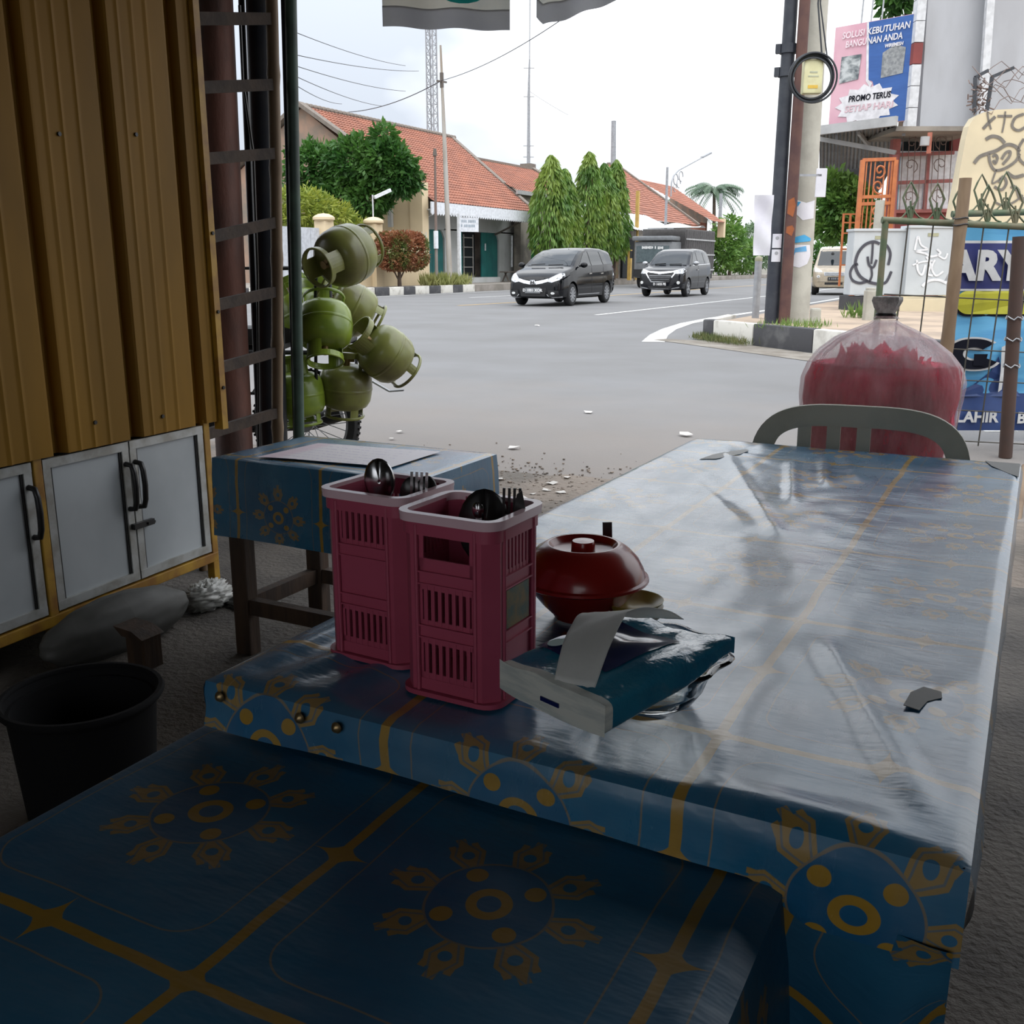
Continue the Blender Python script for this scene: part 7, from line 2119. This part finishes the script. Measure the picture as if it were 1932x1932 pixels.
# canopy under the billboard
cn = thing('shop_canopy', 'grey metal canopy below the pink and blue billboard', 'canopy', D(1620, 300, 24))
top_pts = [D(1546, 247, 24.6), D(1692, 229, 23.2), D(1694, 288, 26.6), D(1640, 388, 40), D(1546, 332, 33)]
for p in top_pts: p.z = max(p.z, 3.4)
mb = MB()
P0, P1, P2, P3 = top_pts[0], top_pts[1], top_pts[2], top_pts[3]
mb.grid(60, 4, lambda i, j: (lerp(P0, P1, i).lerp(lerp(D(1546, 334, 33), P2 if False else D(1692, 300, 27.5), i), j)) + Vector((0, 0, 0.03 * math.sin(i * 120))))
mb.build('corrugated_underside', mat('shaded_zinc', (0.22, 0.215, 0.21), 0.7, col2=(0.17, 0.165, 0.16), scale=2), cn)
MB().beam(D(1546, 246, 24.55), D(1692, 228, 23.15), 0.1, 0.20).build('front_gutter', M_zinc, cn)
MB().beam(D(1546, 262, 25.2), D(1690, 288, 24.2), 0.08, 0.10).beam(D(1620, 250, 24.5), D(1640, 275, 25.6), 0.06, 0.10).build('brace', M_zinc, cn)
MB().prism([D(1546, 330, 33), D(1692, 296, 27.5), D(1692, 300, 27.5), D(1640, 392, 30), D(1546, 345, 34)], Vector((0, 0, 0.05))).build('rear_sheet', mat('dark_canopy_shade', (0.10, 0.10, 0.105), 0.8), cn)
MB().beam(D(1690, 292, 24.2), D(1672, 600, 24.2), 0.12, 0.12).build('canopy_post', M_pink_steel, cn)
# orange iron gate leaf
og = thing('iron_gate', 'tall orange wrought-iron gate leaf with scrollwork', 'gate', D(1650, 560, 22.8))
def pxbar(mb, a, b_, d, w): mb.beam(D(*a, d), D(*b_, d), w, w, up=tuple(CAM_FWD))
mb = MB()
gx_ = lambda x, y: x - (y - 302) * 0.085
for (x, w) in ((1628, 0.09), (1690, 0.09)):
    pxbar(mb, (gx_(x, 302), 302), (gx_(x, 574), 574), 22.8, w)
for y in (302, 372, 385, 470, 540):
    pxbar(mb, (gx_(1628, y), y), (gx_(1690, y), y - 2), 22.8, 0.07)
mb.build('gate_frame', M_orange, og)
for x in (1636, 1644, 1652, 1670, 1678, 1684):
    mb = MB(); pxbar(mb, (gx_(x, 304), 304), (gx_(x, 540), 540), 22.8, 0.025); mb.build('gate_bar', M_orange, og)
for (cx, cy, s) in ((1660, 322, 1), (1657, 352, -1), (1652, 400, 1), (1650, 430, -1)):
    mb = MB().tube([D(cx + s * (1.5 + q * 0.75) * math.cos(q * 0.6), cy + (1.5 + q * 0.95) * math.sin(q * 0.6), 22.78) for q in range(15)], 0.022, 4)
    mb.build('scrollwork', M_orange, og)
og2 = thing('iron_fence', 'low orange iron grid fence beside the tall gate leaf', 'fence', D(1605, 560, 23.2))
for x in (1592, 1605, 1618):
    mb = MB(); pxbar(mb, (x, 403), (x - 9, 540), 23.2, 0.04); mb.build('fence_bar', M_orange, og2)
for y in (404, 420, 440, 470, 500):
    mb = MB(); pxbar(mb, (1590 - (y - 403) * 0.06, y), (1626 - (y - 403) * 0.06, y), 23.2, 0.03); mb.build('fence_rail', M_orange, og2)
pp = thing('concrete_gatepost', 'plain grey gatepost standing before the orange gate', 'post', D(1655, 560, 22.0))
MB().beam(D(1661, 378, 22.0), D(1640, 600, 22.0), 0.17, 0.17).build('shaft', M_conc, pp)

# billboard
BL = D(1562, 243, 25.0)
z_b = BL.z
zt_ = D(1577, 52, 25.0).z
BR = D(1714, 228, 23.6); BR.z = z_b
bw_ = (BR - BL).length
bh_ = zt_ - z_b
BM = frame_mat(BL, BR - BL)
bb = thing('billboard', 'pink and blue building-supplies billboard above the canopy', 'billboard', BL)
M_bb_pink = mat('billboard_pink', (0.66, 0.40, 0.46), 0.5, col2=(0.60, 0.33, 0.40), scale=1.0)
M_bb_blue = mat('billboard_blue', (0.030, 0.105, 0.34), 0.5, col2=(0.025, 0.09, 0.30), scale=2, stretch=(1, 1, 5))
M_bb_white = mat('billboard_white', (0.72, 0.70, 0.72), 0.5)
M_bb_txtpink = mat('billboard_faded_pink_text', (0.80, 0.66, 0.70), 0.5)
M_bb_txtrose = mat('billboard_rose_text', (0.66, 0.46, 0.50), 0.5)
M_bb_photo = mat('billboard_grey_photo', (0.50, 0.52, 0.52), 0.5, col2=(0.08, 0.10, 0.11), scale=5, lo=0.38, hi=0.62, stretch=(1, 1, 1.5))
M_bb_mesh = mat('billboard_mesh_photo', (0.30, 0.31, 0.31), 0.5, col2=(0.18, 0.19, 0.20), scale=14)
M_ink_dark = mat('dark_ink', (0.012, 0.013, 0.02), 0.9, spec=0.05)
mb = MB().box((bw_ / 2, 0.06, bh_ / 2), (bw_, 0.08, bh_)); mb.v = [tuple(BM @ Vector(v)) for v in mb.v]
mb.build('panel', M_bb_pink, bb)
def flat(name, pts, m, off, parent=bb, MM=BM, W_=None, H_=None):
    W_, H_ = W_ or bw_, H_ or bh_
    return MB().prism([MM @ Vector((x * W_, -off, z * H_)) for x, z in pts], MM.to_3x3() @ Vector((0, 0.004, 0))).build(name, m, parent)
flat('blue_field', [(0.42, 0.995), (0.99, 0.995), (0.99, 0.005), (0.58, 0.005), (0.54, 0.06), (0.62, 0.18), (0.52, 0.42), (0.47, 0.44)], M_bb_blue, -0.012)
flat('divider', [(0.395, 0.995), (0.42, 0.995), (0.47, 0.44), (0.52, 0.40), (0.50, 0.36), (0.44, 0.43)], M_bb_white, -0.008)
star = []
for k in range(26):
    a = 2 * PI * k / 26
    q = 1.0 if k % 2 else 0.80
    star.append((0.47 + 0.40 * q * math.cos(a), 0.205 + 0.20 * q * math.sin(a)))
flat('starburst', star, M_bb_white, -0.004)
flat('photo', [(0.10, 0.44), (0.34, 0.46), (0.36, 0.70), (0.11, 0.70)], M_bb_photo, -0.004)
flat('photo', [(0.62, 0.44), (0.88, 0.46), (0.89, 0.70), (0.76, 0.74), (0.62, 0.68)], M_bb_mesh, -0.004)
def btext(s, x, z, h, m, wfit=None, shear=0.1, bold=0.004):
    me = text_mesh(s, h * bh_, bold=bold, shear=shear, depth=0.002)
    xs = [v.co.x for v in me.vertices]
    k = (wfit * bw_) / (max(xs) - min(xs)) if wfit else 1
    me.transform(BM @ Matrix.Translation((x * bw_, -0.006, z * bh_)) @ Matrix.Diagonal((k, 1, 1, 1)))
    return link_mesh('lettering', me, m, bb)
btext('SOLUSI', 0.10, 0.875, 0.062, M_bb_txtpink, 0.28)
btext('KEBUTUHAN', 0.41, 0.875, 0.062, M_bb_white, 0.51)
btext('BANGU', 0.15, 0.785, 0.062, M_bb_txtpink, 0.26)
btext('NAN ANDA', 0.42, 0.785, 0.062, M_bb_white, 0.42)
btext('WIREMESH', 0.64, 0.725, 0.032, M_bb_white, 0.22)
btext('PROMO TERUS', 0.24, 0.245, 0.058, M_ink_dark, 0.52)
btext('SETIAP HARI', 0.20, 0.145, 0.062, M_bb_txtrose, 0.60)
mb = MB()
for x in (0.3, 0.42, 0.55):
    mb.beam(BM @ Vector((x * bw_, 0.1, bh_)), BM @ Vector(((x + 0.02) * bw_ - 0.1, 0.3, bh_ + 1.6)), 0.03, 0.03)
mb.build('stay_rod', M_galv, bb)
mb = MB()
for x in (0.08, 0.92):
    mb.beam(BM @ Vector((x * bw_, 0.16, -0.3)), BM @ Vector((x * bw_, 0.16, bh_)), 0.07, 0.07)
mb.build('support_post', M_galv, bb)
tree('street_tree', 'leafy dark tree behind the orange gate', at_z(1645, 564, 0.25), 2.0, 0.09, [(D(1590, 385, 25.5), (0.80, 0.8, 0.70)), (D(1572, 424, 25.5), (0.60, 0.6, 0.42)), (D(1618, 408, 25.8), (0.65, 0.7, 0.62)), (D(1572, 352, 25.5), (0.4, 0.4, 0.45))], M_leaf_mid, (0.20, 0.08), 4200, 61, 0.2)
hb = D(1572, 520, 112); hb.z = -0.15
tree('hedge_bush', 'dark hedge closing the street behind the beige minivan', hb, 1.5, 0.2, [(D(1548, 488, 112), (3.6, 2.6, 1.9)), (D(1590, 482, 112), (3.4, 2.6, 2.2)), (D(1515, 492, 112), (2.6, 2.2, 1.5))], M_leaf_dark, (0.6, 0.25), 2600, 62, cat='bush')
tree('roof_tree', 'dark tree top showing above the billboard', D(1695, 300, 30), 4.5, 0.12, [(D(1692, -12, 30), (0.55, 0.5, 0.6)), (D(1710, -30, 30), (0.7, 0.6, 0.7))], M_leaf_dark, (0.3, 0.14), 700, 63)

# beige boundary wall with graffiti and barbed wire
bwll = thing('boundary_wall', 'beige boundary wall covered with grey spray-painted graffiti', 'wall', D(1860, 600, 20.4))
fr_quad(MB(), [(1772, 650), (1790, 430), (1806, 350), (1822, 262), (1828, 238), (1838, 222), (1856, 212), (1880, 207), (2120, 196), (2080, 650)], 20.4, 0.25).build('wall_body', M_beige_wall, bwll)
def gstroke(mb, pts, wpx, d=20.385, sub=6):
    Q = []
    P = [Vector((p[0], p[1])) for p in pts]
    for i in range(len(P) - 1):
        p0, p1, p2, p3 = P[max(i - 1, 0)], P[i], P[i + 1], P[min(i + 2, len(P) - 1)]
        for k in range(sub):
            t_ = k / sub
            Q.append(0.5 * ((2 * p1) + (p2 - p0) * t_ + (2 * p0 - 5 * p1 + 4 * p2 - p3) * t_ * t_ + (3 * p1 - p0 - 3 * p2 + p3) * t_ ** 3))
    Q.append(P[-1])
    V = []
    for i, q in enumerate(Q):
        dd = Q[min(i + 1, len(Q) - 1)] - Q[max(i - 1, 0)]
        dd = dd.normalized() if dd.length > 1e-6 else Vector((1, 0))
        n_ = Vector((-dd.y, dd.x)) * wpx / 2
        V += [D(q.x + n_.x, q.y + n_.y, d), D(q.x - n_.x, q.y - n_.y, d)]
    mb.add(V, [(2 * i, 2 * i + 1, 2 * i + 3, 2 * i + 2) for i in range(len(Q) - 1)])
G = [([(1855, 243), (1866, 231), (1878, 220)], 4.5), ([(1863, 212), (1866, 230), (1870, 244)], 2.5), ([(1882, 219), (1898, 219), (1910, 219)], 3.5), ([(1897, 210), (1895, 230), (1891, 250)], 2.5),
     ([(1932, 215), (1916, 222), (1910, 238), (1922, 246), (1940, 236)], 4), ([(1860, 263), (1872, 257), (1886, 260), (1896, 270)], 5), ([(1838, 308), (1848, 296), (1862, 290), (1880, 284), (1900, 273), (1916, 276), (1924, 286)], 5),
     ([(1866, 290), (1868, 306), (1876, 320), (1890, 320), (1906, 312), (1918, 302), (1924, 290)], 4), ([(1873, 296), (1878, 292), (1882, 298), (1878, 308), (1874, 302)], 4), ([(1890, 300), (1898, 288), (1906, 286), (1904, 296), (1892, 310)], 4),
     ([(1880, 320), (1872, 345), (1884, 340), (1888, 335)], 2.5), ([(1885, 345), (1893, 333), (1899, 345), (1890, 358), (1876, 352)], 4), ([(1900, 325), (1914, 334), (1932, 330)], 5), ([(1932, 262), (1922, 280), (1924, 300), (1936, 312)], 4), ([(1875, 380), (1895, 388), (1915, 380), (1930, 368)], 3), ([(1908, 350), (1920, 358), (1925, 372), (1940, 380)], 6)]
for pts, w in G:
    mb = MB(); gstroke(mb, pts, w * 1.3); mb.build('graffiti_stroke', M_graf, bwll)
mb = MB()
for (a, b_, c) in (((1838, 212), (1840, 146), (1864, 133)), ((1862, 208), (1872, 145), (1912, 128))):
    mb.beam(D(*a, 20.5), D(*b_, 20.5), 0.07, 0.07); mb.beam(D(*b_, 20.5), D(*c, 20.5), 0.08, 0.06)
mb.build('wire_bracket', mat('dark_iron', (0.05, 0.055, 0.065), 0.7), bwll)
rb_ = random.Random(8)
mb = MB()
for k in range(7):
    x0, y0 = 1834 + rb_.uniform(0, 20), rb_.uniform(130, 205)
    mb.tube([D(x0 + q * 16, y0 + rb_.uniform(-10, 10) - q * 2 + 14 * math.sin(q * 1.3 + k), 20.5 + rb_.uniform(-0.2, 0.2)) for q in range(9)], 0.008, 4)
for k in range(60):
    p = D(rb_.gauss(1845, 10), rb_.gauss(168, 10) + (30 if k % 2 else 0), 20.5)
    mb.tube([p, p + rand_dir(rb_) * 0.10], 0.014, 4)
mb.build('barbed_wire', M_grille, bwll)

# telephone cabinets with graffiti
M_cab = mat('pale_grey_cabinet', (0.48, 0.51, 0.53), 0.55, col2=(0.43, 0.46, 0.48), scale=2)
def cabinet(label, x0, x1, yt, yb_, d, base_m):
    c0, c1 = D(x0, yb_, d), D(x1, yb_, d)
    top = D((x0 + x1) / 2, yt, d).z
    t = thing('telephone_cabinet', label, 'cabinet', (c0 + c1) / 2, group='telephone cabinets on the corner')
    w = (c1 - c0).length
    mid = (c0 + c1) / 2 + CAM_FWD * 0.2
    h = top - c0.z
    MB().cbox((mid.x, mid.y, c0.z + h / 2), (w, 0.4, h), 0.015, YAW).build('case', M_cab, t)
    MB().cbox((mid.x, mid.y, top + 0.02), (w + 0.05, 0.46, 0.05), 0.012, YAW).build('lid', M_cab, t)
    MB().box(Vector((mid.x, mid.y, c0.z + h * 0.90)) - CAM_FWD * 0.205, (0.20, 0.008, 0.06), YAW).build('name_plate', mat('olive_name_plate', (0.34, 0.34, 0.22), 0.5), t)
    hh = c0.z - 0.24
    MB().box((mid.x, mid.y, 0.22 + hh / 2), (w + 0.1, 0.5, hh), YAW).build('plinth', base_m, t)
    return t
cb1 = cabinet('pale telephone cabinet with a black bubble-letter tag', 1603, 1700, 436, 557, 19.4, mat('dark_stained_plinth', (0.05, 0.05, 0.055), 0.9))
for pts, w in (([(1660, 460), (1648, 456), (1632, 462), (1619, 478), (1614, 500), (1622, 520), (1640, 532), (1658, 536)], 5.5), ([(1619, 498), (1610, 502), (1604, 515), (1608, 528), (1622, 534), (1638, 530)], 5), ([(1637, 484), (1640, 500), (1648, 504), (1654, 490)], 4.5), ([(1647, 458), (1646, 478), (1644, 498)], 4), ([(1644, 504), (1645, 520), (1640, 532)], 4), ([(1662, 460), (1672, 462), (1680, 478), (1676, 500)], 5), ([(1658, 536), (1672, 532), (1682, 512)], 5)):
    mb = MB(); gstroke(mb, pts, w, 19.385); mb.build('graffiti_stroke', M_graf_dark, cb1)
cb2 = cabinet('pale telephone cabinet with white spray-paint scribbles', 1706, 1793, 430, 557, 19.2, M_beige_wall)
M_spray_w = mat('white_spray_paint', (0.74, 0.75, 0.77), 0.7)
for pts, w in (([(1726, 472), (1732, 446), (1738, 462), (1750, 470), (1736, 472), (1728, 474)], 3.5), ([(1728, 474), (1745, 478), (1758, 484), (1774, 478), (1768, 470)], 4), ([(1730, 490), (1732, 510), (1740, 518), (1746, 500)], 4), ([(1748, 484), (1756, 500), (1750, 516), (1760, 520)], 4), ([(1764, 490), (1758, 505), (1766, 520), (1780, 512)], 3.5), ([(1740, 540), (1752, 530), (1770, 528), (1786, 534)], 5), ([(1768, 480), (1782, 488), (1788, 478)], 3), ([(1722, 500), (1740, 494), (1760, 492)], 3)):
    mb = MB(); gstroke(mb, pts, w, 19.185); mb.build('graffiti_stroke', M_spray_w, cb2)
slab('plinth_wall', [tuple(p)[:2] for p in (D(1696, 600, 19.0), D(1800, 600, 18.8), D(1800, 600, 18.95), D(1696, 600, 19.15))], 0.22, 0.48, M_beige_wall)

# ================================================================ wire fence, shop banner and posts beside the stall
M_fence = mat('worn_green_fence_paint', (0.075, 0.105, 0.055), 0.6, col2=(0.13, 0.12, 0.07), scale=10)
M_fwire = mat('rusty_fence_wire', (0.055, 0.05, 0.04), 0.7)
FD = 6.0
fn_ = thing('mesh_fence', 'green-railed wire mesh fence with looped leaf ornaments', 'fence', at_depth(1790, 850, FD))
MB().tube([D(1664, 415, FD), D(1935, 428, FD), D(2100, 436, FD)], 0.020, 10).build('top_rail', M_fence, fn_, 60)
MB().tube([D(1796, 404, 6.5), D(1940, 400, 6.5), D(2100, 398, 6.5)], 0.021, 10).build('top_rail', M_fence, fn_, 60)
lp = D(1671, 415, FD)
MB().tube([(lp.x, lp.y, 0.0), (lp.x, lp.y, lp.z)], 0.019, 10).build('post', M_fence, fn_, 60)
for k in range(7):
    x = 1714 + 47.5 * k
    p = D(x, 418 + k * 2, FD)
    q = D(x - 6, 860, FD)
    MB().tube([p, Vector((p.x - 0.03, p.y, 0.02))], 0.0045, 5).build('upright_wire', M_fwire, fn_)
for y in (560, 657, 715, 772, 830):
    MB().tube([D(1668, y - 5, FD), D(1935, y + 8, FD), D(2080, y + 14, FD)], 0.004, 5).build('cross_wire', M_fwire, fn_)
def leaf_orn(cx, by, d, s=1.0):
    mb = MB()
    P = lambda x, y: D(cx + x * s, by + y * s, d)
    mb.tube([P(-4, -4), P(-9, -26), P(-14, -42), P(-8, -56), P(1, -72), P(9, -56), P(14, -42), P(7, -26), P(2, -4)], 0.0066, 6)
    mb.tube([P(0, 0), P(0, -36)], 0.0055, 6)
    mb.tube([P(-3, -26), P(-8, -14), P(-16, -5), P(-25, -2)], 0.0055, 6)
    mb.tube([P(2, -26), P(8, -14), P(16, -5), P(25, -2)], 0.0055, 6)
    mb.cyl(P(-1, -2), P(-1, -20), 0.011, n=8)
    mb.build('leaf_ornament', M_fence, fn_, 60)
for (cx, by, d, s) in ((1718, 415, FD, 1), (1768, 418, FD, 1), (1812, 420, FD, 0.95), (1864, 421, FD, 1.0), (1916, 424, FD, 1.0), (1852, 401, 6.5, 1.0), (1898, 400, 6.5, 1.05)):
    leaf_orn(cx, by, d, s)

# banner behind the mesh
BD = 6.28
bn = thing('shop_banner', 'blue printed shop banner hung behind the wire fence', 'banner', at_depth(1880, 815, BD))
M_bn_sky = mat('banner_sky_blue', (0.10, 0.34, 0.56), 0.55, col2=(0.06, 0.25, 0.47), scale=3, stretch=(0.6, 0.6, 5))
M_bn_navy = mat('banner_navy', (0.016, 0.022, 0.13), 0.5)
M_bn_deep = mat('banner_deep_blue', (0.015, 0.045, 0.16), 0.5, col2=(0.010, 0.03, 0.12), scale=4)
M_bn_yellow = mat('banner_lime_yellow', (0.45, 0.43, 0.03), 0.5)
M_bn_white = mat('banner_white', (0.58, 0.58, 0.58), 0.5)
def bslant(x, y): return x - (y - 430) * 0.02
def wavy(x, y): return BD + 0.012 * math.sin(y * 0.045 + x * 0.01) + 0.008 * math.sin(x * 0.08)
def bquad(name, x0, x1, y0, y1, m, off, nx=24, ny=10):
    o = MB().grid(nx, ny, lambda i, j: D(bslant(lerp(x0, x1, i), lerp(y1, y0, j)), lerp(y1, y0, j), wavy(lerp(x0, x1, i), lerp(y1, y0, j)) - off)).build(name, m, bn, 180)
    return o
def bpoly(name, pts, m, off):
    return MB().add([D(x, y, wavy(x, y) - off) for x, y in pts], [tuple(range(len(pts)))]).build(name, m, bn)
bquad('cloth', 1798, 2060, 428, 812, M_bn_sky, 0.0, 40, 40)
bquad('white_band', 1798, 2060, 454, 459, M_bn_white, 0.004, 24, 2)
bquad('navy_band', 1798, 2060, 459, 545, M_bn_navy, 0.004)
bquad('white_line', 1798, 2060, 545, 549, M_bn_white, 0.006, 24, 2)
pill = [(1826 + 22 * math.cos(a), 571 + 22 * math.sin(a)) for a in [PI / 2 + k * PI / 12 for k in range(13)]]
bpoly('pill_shadow', [(x - 4, y + 4) for x, y in pill] + [(2050, 553), (2050, 597)], M_ink_dark, 0.010)
bpoly('yellow_pill', pill + [(2050, 549), (2050, 593)], M_bn_yellow, 0.016)
bquad('deep_blue_foot', 1798, 2060, 742, 812, M_bn_deep, 0.006)
bpoly('deep_blue_swash', [(1798, 745), (1836, 726), (1870, 700), (1884, 672), (1894, 712), (1915, 735), (1930, 748), (1798, 748)], M_bn_deep, 0.007)
def btxt(s, x, y, hpx, m, wpx, off, bold=0.0, shear=0.0, dz=0.0):
    p = D(x, y, BD - off)
    me = text_mesh(s, hpx * BD / F_PX, bold=bold, shear=shear, depth=0.001)
    xs = [v.co.x for v in me.vertices]
    k = wpx * BD / F_PX / (max(xs) - min(xs))
    me.transform(frame_mat(p, CAM_RIGHT) @ Matrix.Diagonal((k, 1, 1, 1)))
    return link_mesh('lettering', me, m, bn)
btxt('ARY', 1788, 526, 49, M_bn_white, 150, 0.03, bold=0.012)
btxt('LAHIR', 1803, 796, 20, M_bn_white, 80, 0.03, bold=0.0035)
btxt('BA', 1918, 798, 20, M_bn_white, 36, 0.03, bold=0.0035)
def bring(name, m, off, r_out, r_in):
    mb = MB()
    V, n_ = [], 34
    for k in range(n_ + 1):
        a = RAD(35) + k / n_ * RAD(300)
        ro = 1.0 + 0.12 * math.cos(2 * a)
        for rr_ in (r_out, r_in):
            V.append(D(1838 + rr_ * ro * 1.05 * math.cos(a), 668 - rr_ * ro * 0.78 * math.sin(a), BD - off))
    mb.add(V, [(2 * k, 2 * k + 1, 2 * k + 3, 2 * k + 2) for k in range(n_)])
    return mb.build(name, m, bn)
bring('initial_outline', M_bn_white, 0.026, 47, 13)
bring('initial_letter', M_ink_dark, 0.034, 42, 18)
bpoly('initial_bar', [(1838, 668), (1864, 668), (1858, 690), (1836, 690)], M_ink_dark, 0.036)
bpoly('arc_stripe', [(1890, 655), (1900, 650), (1897, 690), (1890, 735), (1883, 740), (1888, 700)], M_bn_white, 0.028)
bpoly('arc_stripe', [(1814, 690), (1822, 690), (1820, 722), (1808, 738), (1804, 738), (1812, 720)], M_bn_white, 0.028)

t = thing('bamboo_post', 'short cut bamboo pole tied to the fence top rail', 'post', D(1786, 850, 5.9))
a, b_ = D(1822, 336, 5.9), D(1786, 660, 5.9)
bot = b_ + (b_ - a) * ((b_.z - 0.0) / (a.z - b_.z))
pts = [a.lerp(bot, k / 24) for k in range(25)]
MB().tube(pts, [0.034 + (0.003 if k in (4, 9, 14, 19) else 0) + 0.004 * k / 24 for k in range(25)], 14).build('culm', M_bamboo, t, 60)
for y in (412, 424):
    p = D(1812, y, 5.9)
    MB().tube([p + Vector((0.042 * math.cos(q * PI / 8), 0.042 * math.sin(q * PI / 8), 0.004 * math.sin(q))) for q in range(16)], 0.004, 5, closed=True).build('binding', M_black_plastic, t)
t = thing('rusty_stake', 'rusty steel stake wired to the fence in front of the banner', 'post', D(1884, 860, 5.75))
a, b_ = D(1924, 446, 5.75), D(1899, 830, 5.75)
bot = b_ + (b_ - a) * (b_.z / (a.z - b_.z))
MB().tube([a, b_, bot], 0.037, 12).build('shaft', mat('dark_rusty_stake', (0.06, 0.032, 0.024), 0.75, col2=(0.05, 0.03, 0.024), scale=9), t, 60)
for y in (600, 640, 690):
    p = D(1914 - (y - 600) * 0.065, y, 5.75)
    MB().tube([p + Vector((0.044 * math.cos(q * PI / 8), 0.044 * math.sin(q * PI / 8), 0.01 * math.sin(q * 2))) for q in range(16)], 0.004, 5, closed=True).build('wire_tie', M_galv, t)
for k, (x0, x1, y0, y1, lb) in enumerate(((1818, 1888, 818, 866, 'white-painted stone block under the blue banner'), (1905, 1990, 815, 862, 'white-painted stone block behind the rusty stake'))):
    c0, c1 = D(x0, y1, 6.9), D(x1, y1, 6.9)
    zt2 = D(x0, y0, 6.9).z
    mid = (c0 + c1) / 2
    mb = MB().cbox((mid.x, mid.y, zt2 / 2), ((c1 - c0).length, 0.45, zt2), 0.05, YAW)
    mb.v = [tuple(Vector(v) + Vector((1, 1, 1)) * 0.02 * noise.noise(Vector(v) * 5)) for v in mb.v]
    tag(mb.build('painted_stone', M_kerb_white, None, 50), lb, 'stone')
grass_patch('weeds', 'green weeds between the painted stones and the banner', [(tuple(D(1805, 846, 6.75)), tuple(D(1925, 846, 6.75)))], 260, 0.12, M_grass_green, 55, 0.5)
tag(MB().cyl(D(1935, 880, 4.6), D(1918, 985, 4.3), 0.018, n=10).build('bamboo_stick', M_bamboo, None, 60), 'loose bamboo stick leaning beyond the table corner', 'stick')
